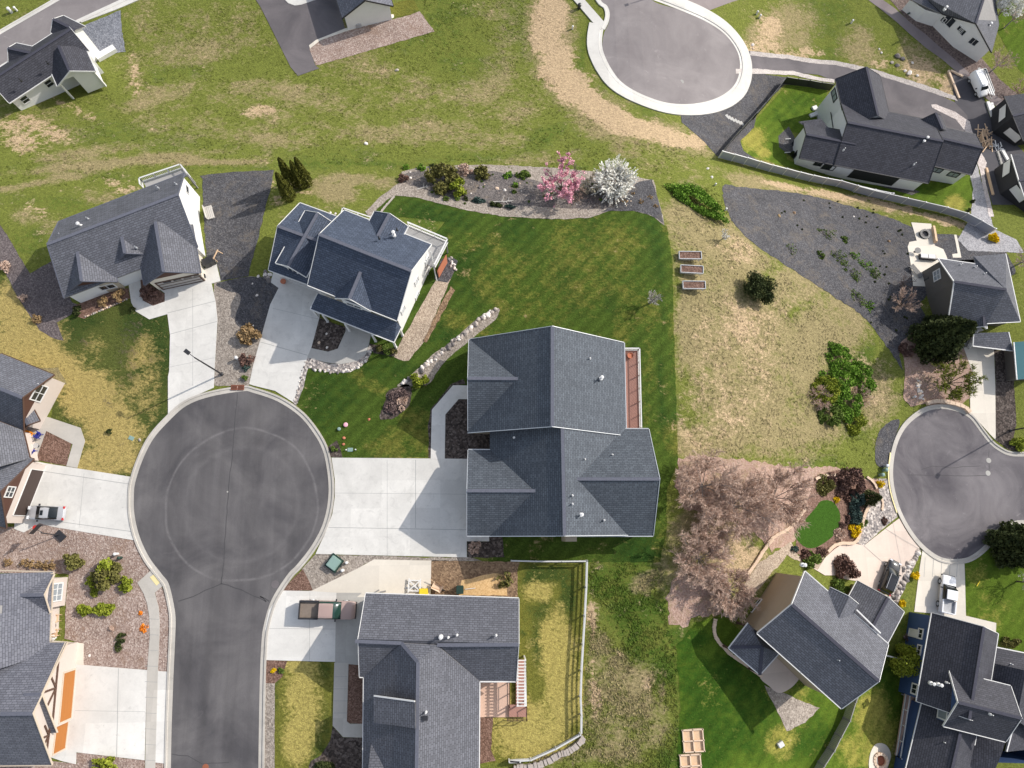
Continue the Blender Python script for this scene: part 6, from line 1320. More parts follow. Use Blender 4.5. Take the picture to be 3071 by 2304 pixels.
# shrubs: tile col, row, x, y, radius px, height, material, label, options
SH = [
 (1,0,1560,1480,130,2.2,'leaf_olive','large olive evergreen shrub at the left of the long garden bed',{}),
 (1,0,1700,1555,70,1.7,'leaf_lime','yellow-green shrub touching the large olive shrub',{}),
 (1,0,1895,1435,62,1.3,'leaf_olive','medium olive shrub right of the large one in the long bed',{}),
 (1,0,1760,1420,60,0.7,'twig','low pinkish leafless shrub between the two olive shrubs',{}),
 (1,0,1245,1475,42,0.8,'leaf_red','brown dormant shrub at the left tip of the long bed',{}),
 (1,0,1265,1385,26,0.5,'leaf_bright','small green plant at the upper left tip of the long bed',{}),
 (1,0,1390,1388,40,0.5,'leaf_bright','small green plant by the white stone in the long bed',{}),
 (1,0,1478,1378,26,0.5,'leaf_dark','small dark plant on the upper edge of the long bed',{}),
 (1,0,2110,1452,40,0.5,'leaf_bright','fresh green plant right of the medium olive shrub',{}),
 (1,0,2172,1535,26,0.4,'leaf_bright','tiny green plant near the flat stones',{}),
 (1,0,2195,1455,28,0.4,'leaf_green','tiny green plant on the upper edge, middle of the long bed',{}),
 (2,0,20,1455,28,0.4,'leaf_bluegreen','small blue-green plant just left of a round bushy one',{}),
 (2,0,145,1455,46,0.6,'leaf_green','round green plant left of the pink tree',{}),
 (2,0,72,1540,26,0.4,'leaf_green','small green plant below the round bushy one',{}),
 (2,0,60,1590,20,0.3,'leaf_green','tiny green plant, lower of a close pair',{}),
 (2,0,995,1478,36,0.6,'leaf_dark','dark low shrub right of the white tree',{}),
 (1,1,1600,100,26,0.4,'leaf_green','green perennial on the lower rim of the long bed, leftmost',{}),
 (1,1,1690,100,24,0.4,'leaf_green','green perennial second along the lower rim',{}),
 (1,1,1760,98,24,0.4,'leaf_dark','dark perennial on the lower rim',{}),
 (1,1,1870,115,52,0.45,'leaf_bluegreen','wide blue-green perennial on the lower rim',{'ry':24,'rz':-0.2}),
 (1,1,2010,150,52,0.45,'leaf_dark','dark trailing perennial on the lower rim',{'ry':22,'rz':-0.2}),
 (1,1,2130,170,50,0.45,'leaf_bluegreen','blue-green trailing perennial further right on the rim',{'ry':22,'rz':-0.1}),
 (1,1,1045,1338,34,0.8,'leaf_olive','leftmost of the clipped shrubs under the white porch',{}),
 (1,1,1092,1330,32,0.8,'leaf_green','second clipped shrub under the white porch',{}),
 (1,1,1118,1368,34,0.8,'leaf_green','third clipped shrub under the white porch',{}),
 (1,1,1160,1370,36,0.8,'leaf_olive','rightmost clipped shrub under the white porch',{}),
 (0,1,2060,1230,92,1.3,'leaf_grass','orange-tan ornamental grass in the grey gravel',{}),
 (0,1,2045,1430,60,1.0,'leaf_red','dark red shrub beside the white mailbox',{}),
 (0,1,2045,1500,38,0.6,'leaf_bluegreen','blue-green plant below the dark red shrub',{}),
 (0,1,2030,1590,26,0.5,'leaf_green','small green plant near the kerb in the grey gravel',{}),
 (0,1,1225,880,62,1.1,'leaf_red','dark red shrub in the bed beside the beige garage',{}),
 (0,1,985,905,50,1.0,'leaf_grass','dry tan grass clump under the beige house window',{}),
 (0,1,850,950,40,0.8,'leaf_grass','smaller dry tan grass clump under the beige house window',{}),
 (0,1,640,1030,46,0.9,'leaf_dark','dark shrub at the shaded corner of the beige house',{}),
 (0,1,1100,1020,24,0.5,'leaf_dark','small dark plant at the bend of the garage walk',{}),
 (0,1,25,660,50,0.9,'twig','pinkish bare shrub at the left edge gravel',{}),
 (0,1,185,920,34,0.8,'twig','pinkish bare shrub where lawn meets brown gravel',{}),
 (0,1,300,1090,38,0.8,'leaf_grass','tan grass tuft along the brown gravel edge',{}),
 (0,2,905,455,24,0.5,'leaf_dark','tiny dark shrub in the dormant lawn',{}),
 (0,2,600,1525,72,1.5,'leaf_olive','olive juniper at the corner of the pink gravel',{}),
 (0,2,878,1590,78,1.6,'leaf_lime','spiky yellow-green conifer in the pink gravel',{}),
 (0,3,870,60,110,1.7,'leaf_olive','large spreading olive conifer in the pink gravel',{}),
 (0,3,755,120,46,0.8,'leaf_lime','low yellow-green juniper left of the spreading conifer',{}),
 (0,3,780,205,36,0.6,'leaf_lime','low yellow-green juniper below the spreading conifer',{}),
 (0,3,1060,130,66,0.9,'leaf_lime','bright yellow-green juniper close to the sidewalk',{}),
 (0,3,690,355,84,0.7,'leaf_lime','left half of the long yellow-green juniper mat',{'ry':44,'rz':0.1}),
 (0,3,850,340,84,0.8,'leaf_lime','right half of the long yellow-green juniper mat',{'ry':52,'rz':0.1}),
 (0,3,1005,580,42,0.4,'leaf_dark','upper lobe of the dark prostrate shrub in pink gravel',{'ry':36}),
 (0,3,985,655,38,0.4,'leaf_dark','lower lobe of the dark prostrate shrub in pink gravel',{}),
 (0,3,860,1640,120,1.1,'leaf_lime','yellow-green juniper at the bottom edge',{'ry':60}),
 (0,3,1192,500,34,0.2,'orange','patch of orange crocuses by the sidewalk',{}),
 (0,3,1165,375,16,0.15,'orange','smaller orange crocus patch by the sidewalk',{}),
 (0,3,920,500,20,0.3,'twig','small round dormant plant in pink gravel',{}),
 (1,2,670,600,26,0.5,'leaf_green','green plant in the small corner bed by the kerb',{}),
 (1,2,1830,1420,50,0.8,'twig','pinkish leafless shrub at the garage corner',{}),
 (1,2,1200,150,70,0.4,'twig_dark','upper part of the purple heather bed',{}),
 (1,2,1240,220,60,0.4,'twig','right part of the purple heather bed',{}),
 (1,2,1140,250,62,0.4,'twig_dark','lower part of the purple heather bed',{}),
 (1,3,165,850,22,0.3,'forsythia','yellow daffodils in the kerb bed',{}),
 (1,3,230,850,26,0.3,'leaf_green','green bulbs in the kerb bed',{}),
 (1,3,600,1640,80,0.5,'leaf_dark','dark low shrub at the bottom edge by the dark bed',{'ry':30}),
 (1,3,2080,90,70,0.8,'leaf_olive','scrubby green sapling in the yard soil',{'n':220}),
 (3,1,560,400,90,0.25,'leaf_green','low weed patch in the dark gravel lot, uppermost',{'ry':50,'n':420}),
 (3,1,270,530,50,0.2,'leaf_green','small weed patch on the left of the gravel lot',{'n':200}),
 (3,1,520,570,36,0.25,'leaf_green','small dark weed patch in the gravel lot',{}),
 (3,1,660,590,80,0.3,'leaf_green','weed patch left of centre in the gravel lot',{'ry':60,'n':520}),
 (3,1,800,580,60,0.25,'leaf_bright','brighter weed patch near the lot centre',{'ry':40,'n':320}),
 (3,1,760,700,110,0.3,'leaf_green','long weed patch in the centre of the gravel lot',{'ry':60,'rz':-0.6,'n':720}),
 (3,1,900,660,90,0.25,'leaf_bright','lighter weed patch right of centre in the gravel lot',{'ry':60,'n':420}),
 (3,1,980,730,50,0.3,'leaf_green','weed patch at the right of the lot centre',{'n':300}),
 (3,1,820,920,90,0.3,'leaf_green','weed patch below the centre of the gravel lot',{'ry':50,'rz':-0.7,'n':520}),
 (3,1,930,990,50,0.25,'leaf_bright','light weed patch at the lower right of the lot',{'n':260}),
 (3,1,725,440,26,0.3,'leaf_green','round green tuft in the gravel lot',{}),
 (3,1,1965,430,48,0.9,'forsythia','yellow flowering shrub at the end of the grey fence',{}),
 (3,1,1250,1350,60,0.6,'leaf_red','red-brown low shrub in the mulch by the large evergreen',{}),
 (3,2,785,870,80,2.2,'leaf_red','dark purple plum in the garden by the side road',{}),
 (3,2,605,845,40,0.6,'leaf_red','dark red shrub at the top of the curved garden bed',{}),
 (3,2,545,905,66,0.5,'leaf_olive','round olive groundcover in the curved garden bed',{}),
 (3,2,680,970,28,0.5,'leaf_red','small red-brown shrub above the oval lawn',{}),
 (3,2,768,992,42,0.7,'leaf_red','rust red shrub in the middle of the garden bed',{}),
 (3,2,822,958,22,0.4,'leaf_red','little red-brown shrub right of the rust red one',{}),
 (3,2,655,1022,22,0.4,'forsythia','small yellow-flowered plant at the oval lawn tip',{}),
 (3,2,830,1045,52,1.0,'leaf_bluegreen','blue-green conifer right of the oval lawn',{'ry':64}),
 (3,2,818,1150,50,1.0,'leaf_bluegreen','dark blue-green conifer below the first',{'ry':66}),
 (3,2,742,1185,30,0.4,'leaf_red','brown dormant perennial beside the oval lawn',{}),
 (3,2,700,1237,26,0.4,'leaf_red','brown dormant perennial below its twin',{}),
 (3,2,805,1270,40,0.8,'forsythia','bright yellow flowering shrub above the pink drive',{}),
 (3,2,850,1225,26,0.6,'leaf_lime','lime shrub touching the yellow flowering one',{}),
 (3,2,895,1208,20,0.3,'leaf_green','small green plant at the river rock edge',{}),
 (3,2,1022,886,28,0.7,'forsythia','yellow flowering shrub near the utility boxes',{}),
 (3,2,1055,1198,26,0.4,'leaf_red','round dark red shrub on the river rock',{}),
 (3,2,530,1455,34,0.5,'leaf_red','dark red mound beside the stepping stones',{}),
 (3,2,400,1480,36,0.6,'leaf_red','dark red shrub touching the beige house corner',{}),
 (3,2,450,1540,60,1.0,'leaf_green','green shrub at the corner of the beige house',{}),
 (3,2,310,1430,26,0.5,'leaf_bluegreen','pale blue-green shrub by the stepping stones',{}),
 (3,2,675,1310,44,0.4,'twig','low brown plants below the oval lawn',{}),
 (3,2,735,1600,82,1.4,'leaf_red','brown leafless round shrub in the drive island',{}),
 (3,3,690,160,56,1.0,'leaf_green','green shrub beside the garage of the beige house',{'ry':46}),
 (3,2,2160,560,56,0.9,'leaf_lime','yellow-green shrub below the right street lamp',{}),
 (3,3,1310,55,34,0.8,'forsythia','yellow flowering shrub beside the white pickup drive',{}),
 (3,3,1198,290,28,0.7,'forsythia','yellow flowering shrub between the two lower right houses',{}),
 (3,3,2110,610,80,1.0,'leaf_olive','olive shrub row in front of the blue house',{'ry':46}),
 (3,3,1275,590,36,1.0,'twig_dark','dark leafless shrub on the blue house porch side',{}),
 (3,0,1275,105,24,0.8,'leaf_bluegreen','grey-green shrub against the long white house',{}),
 (3,0,1470,170,26,0.5,'leaf_dark','dark shrub by the air unit of the long white house',{}),
 (3,0,1690,335,40,1.0,'twig_dark','dark leafless shrub against the long white house wall',{}),
 (3,0,300,1290,30,0.4,'leaf_dark','dark low plant at the corner of the black-trimmed house',{}),
 (3,1,1790,122,18,0.4,'leaf_dark','small dark plant in the pale gravel, upper',{}),
 (3,1,1758,195,18,0.4,'leaf_dark','small dark plant in the pale gravel, lower',{}),
]
for (c, r, x, y, rt, hh, mt, lb, kw) in SH:
    if hh <= 0.3 and rt > 34 and 'patch' in lb: kw = dict(kw, k=46, spread=0.13, size=0.07)
    bush('shrub' if hh >= 0.5 else 'garden_plant', c, r, x, y, rt, hh, mt, lb, 'shrub' if hh >= 0.5 else 'plant', **kw)
def row_copies(name, mat, spots, rad, hh, label, group, cat='plant', n=260):
    root = None
    for (c, r, x, y) in spots:
        p = place(c, r, x, y, hh/2)
        if root is None:
            root = empty(name, p, label, cat, group); bush_mesh(rad, rad, hh, n, 0.06, 9).local('foliage', M[mat], root)
        else: copy_tree(root, p, random.uniform(0, 6.28), random.uniform(0.8, 1.15))
row_copies('ornamental_grass', 'leaf_grass', [(0,2,60,1540),(0,2,200,1550),(0,2,270,1555),(0,2,322,1560),(0,2,372,1562),(0,2,425,1560)], 0.42, 0.5, 'brown dormant tuft in the row behind the corner house', 'dormant tufts behind the corner house')
row_copies('gravel_plant', 'leaf_grass', [(2,1,980,125),(2,1,1112,128),(2,1,1235,165),(2,1,1050,62),(2,1,1190,88)], 0.42, 0.25, 'faded tuft in the dark triangle at the right of the long bed', 'faded tufts in the dark gravel triangle', n=120)
rnd = random.Random(21)
row_copies('yard_clump', 'leaf_dark', [(3,1,rnd.uniform(200,1000), rnd.uniform(100,420)) for k in range(14)]+[(3,1,rnd.uniform(900,1250), rnd.uniform(150,1200)) for k in range(22)], 0.16, 0.18, 'tiny dark weed in the dark gravel lot', 'tiny weeds in the gravel lot', n=60)
# ------------------------------------------------------------------ boulders
def rock_mesh(seed, flat=0.7):
    bm = bmesh.new(); bmesh.ops.create_icosphere(bm, subdivisions=2, radius=1.0); r_ = random.Random(seed)
    P = [Vector((r_.uniform(-1,1), r_.uniform(-1,1), r_.uniform(-1,1))).normalized() for _ in range(9)]
    for v in bm.verts:
        d = v.co.normalized(); k = 1.0
        for p in P:
            t = d.dot(p)
            if t > 0.55: k = min(k, 0.62/t*1.15)
        v.co = Vector((d.x*k, d.y*k*0.85, d.z*k*flat))
    me = bpy.data.meshes.new('boulder'); bm.to_mesh(me); bm.free(); return me
RM = [rock_mesh(i) for i in range(6)]; RMm = {}
def rock(p, s, mat, label, group, name='boulder', sq=1.0):
    key = (random.randrange(6), mat)
    if key not in RMm:
        me = RM[key[0]].copy(); me.materials.append(M[mat]); RMm[key] = me
    o = bpy.data.objects.new(name, RMm[key]); col.objects.link(o); o.location = (p.x, p.y, p.z+s*0.25); o.scale = (s, s, s*sq)
    o.rotation_euler = (0,0,random.uniform(0,6.28)); tag(o, label, 'rock', group); return o
def rock_line(c, r, line, n, s0, s1, label, group, jit=10, mats=('rock','rock_w','rock_d')):
    seg = [math.dist(line[i], line[i+1]) for i in range(len(line)-1)]; T = sum(seg)
    for k in range(n):
        t = T*(k+.5)/n; i = 0
        while i < len(seg)-1 and t > seg[i]: t -= seg[i]; i += 1
        f = t/seg[i]; x = line[i][0]+(line[i+1][0]-line[i][0])*f+random.uniform(-jit,jit); y = line[i][1]+(line[i+1][1]-line[i][1])*f+random.uniform(-jit,jit)
        rock(Gq(c, r, x, y), random.uniform(s0, s1), random.choice(mats), label, group)
rock_line(1,1,[(2015,1030),(1930,1065),(1850,1130),(1740,1230),(1640,1310),(1540,1390),(1460,1460),(1390,1520)], 62, 0.2, 0.42, 'boulder in the diagonal rock border between the white and slate-roofed houses', 'boulders of the diagonal border', 14)
rock_line(1,1,[(1380,1560),(1300,1590),(1240,1640)], 9, 0.2, 0.34, 'boulder at the lower tail of the diagonal border, near the lime shrub', 'boulders at the tail of the border', 10)
rock_line(1,1,[(455,1490),(540,1520),(640,1535),(760,1538),(860,1505),(930,1440),(980,1360)], 34, 0.13, 0.26, 'stone edging the curved walk of the white house', 'stones edging the curved walk', 12)
rock_line(1,1,[(430,1450),(395,1600)], 12, 0.1, 0.2, 'stone along the drive of the white house', 'stones along the white house drive', 10)
rock_line(1,2,[(400,10),(345,200)], 14, 0.1, 0.2, 'stone near the kerb end of the white house drive', 'stones at the kerb end of the drive', 10)
rock_line(1,1,[(60,720),(150,760)], 10, 0.22, 0.4, 'grey stone piled at the garage corner of the white house', 'stones at the white house garage corner', 26)
rock_line(1,1,[(1640,640),(1680,690),(1650,600),(1600,600)], 12, 0.14, 0.28, 'stone in the dark bed under the white house deck', 'stones under the white house deck', 14)
rock_line(3,2,[(1330,20),(1340,120),(1370,190)], 24, 0.16, 0.3, 'pale stone of the short line above the side road', 'pale stones above the side road', 14, ('rock_w','block'))
rock_line(3,2,[(1330,1440),(1290,1530),(1200,1600)], 14, 0.25, 0.5, 'large stone between the pink drive and the lawn strip', 'large stones beside the pink drive', 12)
rock_line(3,3,[(1240,60),(1180,180),(1140,250)], 22, 0.22, 0.45, 'large stone beside the black car', 'large stones beside the black car', 22)
rock_line(0,1,[(700,1080),(860,1020),(1060,930)], 22, 0.1, 0.18, 'small stone edging the bed of the beige house', 'stones edging the beige house bed', 4, ('block','rock'))
for i, (c, r, x, y, s, mt, lb) in enumerate(((3,0,1160,470,1.0,'rock_d','dark boulder left in the pair by the digging spoil'),(3,0,1205,490,0.8,'rock_d','dark boulder right in the pair by the digging spoil'),(3,0,1115,520,0.6,'rock','grey boulder below the dark pair'),(3,0,1160,545,0.7,'rock_d','dark flat boulder at the foot of the pair'),(3,0,1010,410,0.35,'rock_w','pale stone above the boulder group'),(3,0,1030,440,0.4,'rock_w','pale stone touching the boulder group'),(3,0,1260,610,0.9,'rock_w','flat pale rock slab by the asphalt drive'),(3,0,1225,590,0.5,'rock_w','pale rock left of the slab'),(3,0,1325,630,0.5,'rock_w','pale rock right of the slab'),(3,0,1285,525,0.5,'rock_w','pale rock between boulders and slab'),(2,0,2035,375,0.55,'rock_w','white rock beside the upper sidewalk ring'),(2,0,2040,405,0.4,'block','tan rock beside the upper sidewalk ring'),(2,0,1665,1400,0.42,'rock_w','round pale cap in the grass by the fence end'),(2,0,1700,1472,0.42,'rock_w','round pale cap lower, near the fence end'),(1,0,1190,585,0.5,'rock','brown boulder alone in the top field'),(1,0,935,1195,0.5,'rock_w','pale pinkish rock in the middle of the field'),(0,1,2130,902,0.26,'rock_w','white stone in dark gravel, upper'),(0,1,2095,805,0.22,'rock_w','white stone nearest the beige drive'),(0,1,2100,1155,0.26,'rock_w','white stone in dark gravel, lower'),(1,1,30,902,0.3,'rock_w','pinkish white stone beside the white house drive'),(1,1,608,1222,0.28,'rock_w','white ball stone in the dark bed'),(1,1,545,1295,0.34,'block','tan stone in the dark bed'),(1,1,610,1335,0.3,'rock_w','pale stone at the foot of the dark bed'),(1,0,2020,1565,0.5,'block','flat tan stone in the long bed'),(1,0,2085,1580,0.45,'rock_w','white jagged stone in the long bed'),(1,0,1300,1480,0.4,'rock_w','white stone at the left of the long bed'),(1,0,1300,1432,0.25,'rock_w','small white stone at the left of the long bed'),(1,0,1880,1560,0.55,'rock_d','dark driftwood stump-like rock in the long bed'),(0,3,742,725,0.3,'rock_w','pinkish white rock in the pink gravel'),(0,2,1160,525,0.38,'rock','brown stone on the lawn by the kerb'),(1,2,960,355,0.32,'terracotta','flat reddish stone alone on the front lawn'),(1,2,752,510,0.36,'terracotta','upper reddish stepping stone on the front lawn'),(1,2,748,562,0.36,'terracotta','lower reddish stepping stone on the front lawn'),(3,1,800,250,0.3,'rock_w','small white rock at the top of the gravel lot'),(3,1,180,245,0.5,'leaf_grass','rusty tan lump of earth in the gravel lot'),(3,1,305,220,0.5,'soil','brown lump of earth in the gravel lot'),(3,1,1090,455,0.45,'soil','brown lump near the patio in the gravel lot'),(1,1,640,218,0.3,'rock_w','pale stone left by the rear of the white house'),(1,1,680,225,0.28,'rock_w','pale stone right by the rear of the white house'),(1,1,665,250,0.3,'block','tan stone by the rear of the white house'))):
    rock(Gq(c, r, x, y), s*0.62, mt, lb, None, sq=0.7)
rnd = random.Random(77)
for k in range(70):
    x = rnd.uniform(872, 1370); y0 = 366+ (x-872)*0.03; y1 = 405+(x-872)*0.11; y = rnd.uniform(y0, min(y1, 452))
    rock(G(x*KD, y*KD), rnd.uniform(.06,.15), rnd.choice(('rock','rock_w','rock_d','block')), 'small loose stone scattered over the long garden bed', 'loose stones of the long garden bed', 'stone')
row_copies('bed_perennial', 'leaf_green', [((D([(x_, y_)])[0][0]-OX[2])/K and 2, 0, (x_*KD-OX[2])/K, (y_*KD-OY[0])/K) for x_, y_ in [(rnd.uniform(890,1320), rnd.uniform(372,440)) for k in range(26)]], 0.17, 0.2, 'small green perennial in the long garden bed', 'small perennials of the long bed', n=70)
# driftwood
for (c, r, x, y, L, a, lb) in ((1,0,1410,1560,1.6,0.3,'white driftwood branch below the olive shrub'),(1,1,2060,128,2.4,0.05,'long white driftwood log on the lower rim of the bed'),(2,1,500,100,1.8,-0.5,'white driftwood fork below the pink tree'),(2,1,10,125,1.4,0.2,'short white driftwood piece left of the fork')):
    p = Gq(c, r, x, y); mb = MB(); dx, dy = math.cos(a)*L/2, math.sin(a)*L/2
    mb.tube([(-dx,-dy,0.1),(0,0,0.16),(dx,dy,0.1)], [0.09,0.07,0.03], 6); mb.tube([(0,0,0.14),(dx*0.3-dy*0.6, dy*0.3+dx*0.6, 0.4)], [0.05,0.02], 5); mb.tube([(dx*.4,dy*.4,0.14),(dx*.7+dy*.5, dy*.7-dx*.5, 0.3)], [0.05,0.02], 5)
    mb.v = [(v[0]+p.x, v[1]+p.y, v[2]+p.z) for v in mb.v]; tag(mb.build('driftwood', M['twig_pale'], None, p), lb, 'driftwood')
# grass tufts: too many to count, one object of real blades with the ground's own colours
def tufts(name, region, n, mat, size, seed, label, hgt=0.16):
    g = np.random.default_rng(seed); P = []
    from itertools import islice
    poly = [tuple(G(*p))[:2] for p in D(region)]; xs = [p[0] for p in poly]; ys = [p[1] for p in poly]
    X = g.uniform(min(xs), max(xs), n*2); Y = g.uniform(min(ys), max(ys), n*2); inside = np.zeros(len(X), bool); j = len(poly)-1
    for i in range(len(poly)):
        xi, yi = poly[i]; xj, yj = poly[j]; c_ = ((yi > Y) != (yj > Y)) & (X < (xj-xi)*(Y-yi)/(yj-yi+1e-9)+xi); inside ^= c_; j = i
    keep = inside & ((np.sin(X*1.3+np.sin(Y*.7)*2)+np.cos(Y*1.1+np.sin(X*.5)*2)+g.normal(0,.8,len(X))) > -0.3)
    X, Y = X[keep][:n], Y[keep][:n]; Z = np.array([terr(x, y) for x, y in zip(X, Y)]); n = len(X)
    V = []; F = []
    for k in range(3):
        a = g.random(n)*6.283; s = size*(0.5+g.random(n)); hh = hgt*(0.25+0.5*g.random(n)); ca, sa = np.cos(a)*s, np.sin(a)*s; ta = g.random(n)*6.283; tx, ty = np.cos(ta)*size*1.6, np.sin(ta)*size*1.6
        o = k*4*n
        Q = np.stack([np.stack([X-ca, Y-sa, Z],1), np.stack([X+ca, Y+sa, Z],1), np.stack([X+ca*.7+tx, Y+sa*.7+ty, Z+hh],1), np.stack([X-ca*.7+tx, Y-sa*.7+ty, Z+hh*.8],1)],1).reshape(-1,3)
        V.append(Q); F += [(o+4*i, o+4*i+1, o+4*i+2, o+4*i+3) for i in range(n)]
    V = np.vstack(V); me = bpy.data.meshes.new(name); me.from_pydata(V.tolist(), [], F); me.materials.append(mat)
    at = me.attributes.new('mask', 'FLOAT_COLOR', 'POINT'); mk = masks(V); at.data.foreach_set('color', np.hstack([mk, np.ones((len(mk),1))]).ravel())
    o = bpy.data.objects.new(name, me); col.objects.link(o); o['kind'] = 'stuff'; o['label'] = label; o['category'] = 'grass'
tufts('field_grass', [(265,60),(560,0),(570,60),(640,160),(935,70),(910,-10),(1180,-10),(1160,120),(1240,230),(1400,310),(1530,330),(1450,380),(860,360),(600,350),(0,420),(0,250),(240,200)], 10000, M['field'], 0.10, 1, 'rough grass of the open field', 0.1)
tufts('slope_grass', [(1450,400),(1560,410),(1580,500),(1700,600),(1900,760),(1930,850),(1880,1010),(1500,985),(1465,900),(1455,600)], 6000, M['field'], 0.09, 2, 'dry grass of the vacant slope', 0.08)
tufts('verge_grass', [(1275,1210),(1430,1220),(1440,1350),(1460,1400),(1465,1660),(1100,1660),(1255,1600),(1270,1400)], 6000, M['field'], 0.10, 3, 'rough grass between the fence and the mown lawn')
# ------------------------------------------------------------------ vehicles
def heading(c, r, f, b): 
    a, d_ = Gq(c, r, *f), Gq(c, r, *b); v = a-d_; return math.atan2(v.y, v.x)
def loft(mb, S, m=0, m_side=None):
    """S: stations (x, half width low, half width shoulder, half width top, z low, z shoulder, z top)"""
    V = []; L = 10
    for (x, wl, ws, wt, zl, zs, zt) in S:
        V += [(x,-wl*.9,zl),(x,-wl,zl+.12),(x,-ws,zs),(x,-(ws+wt)/2*0.995,zs+(zt-zs)*0.62),(x,-wt*0.72,zt),(x,wt*0.72,zt),(x,(ws+wt)/2*0.995,zs+(zt-zs)*0.62),(x,ws,zs),(x,wl,zl+.12),(x,wl*.9,zl)]
    F = []; n = len(S)
    for i in range(n-1):
        for k in range(L): F.append((i*L+k, i*L+(k+1)%L, (i+1)*L+(k+1)%L, (i+1)*L+k))
    F.append(tuple(range(L-1,-1,-1))); F.append(tuple((n-1)*L+k for k in range(L))); mb.add(V, F, m)
P_ = {'silver': paint('silver_car_paint', (0.46,0.46,0.47), 0.8, 0.3, 0.15), 'mauve': paint('brown_pink_truck_paint', (0.37,0.265,0.235), 0.7, 0.35, 0.0), 'black': paint('black_car_paint', (0.018,0.018,0.02), 0.9, 0.2), 'white': paint('white_car_paint', (0.78,0.78,0.78), 0.7, 0.35)}
TAIL = paint('tail_light_red', (0.5,0.02,0.02)); LAMP = paint('headlight_clear', (0.7,0.7,0.72)); GL = glassm('car_glass', (0.012,0.015,0.016), 0.15); GREEN_GL = glassm('green_tinted_glass', (0.015,0.045,0.035), 0.1)
def soften(ob, ang=42):
    bm = bmesh.new(); bm.from_mesh(ob.data); bmesh.ops.recalc_face_normals(bm, faces=bm.faces[:])
    for f in bm.faces: f.smooth = True
    for e in bm.edges:
        if len(e.link_faces) == 2 and e.calc_face_angle(0) > math.radians(ang): e.smooth = False
    bm.to_mesh(ob.data); bm.free(); return ob
def wheels(root, xs, w, r=0.36):
    for x in xs:
        for s in (-1, 1):
            t = MB(); A = [(x, s*(w/2-0.24), r), (x, s*(w/2-0.01), r)]
            t.tube(A, [r, r], 18); o = t.local('wheel', M['rubber'], root); g = MB(); g.tube([(x, s*(w/2-0.03), r), (x, s*(w/2+0.012), r)], [r*0.6, r*0.58], 12); g.local('rim', M['metal'], root).parent = o
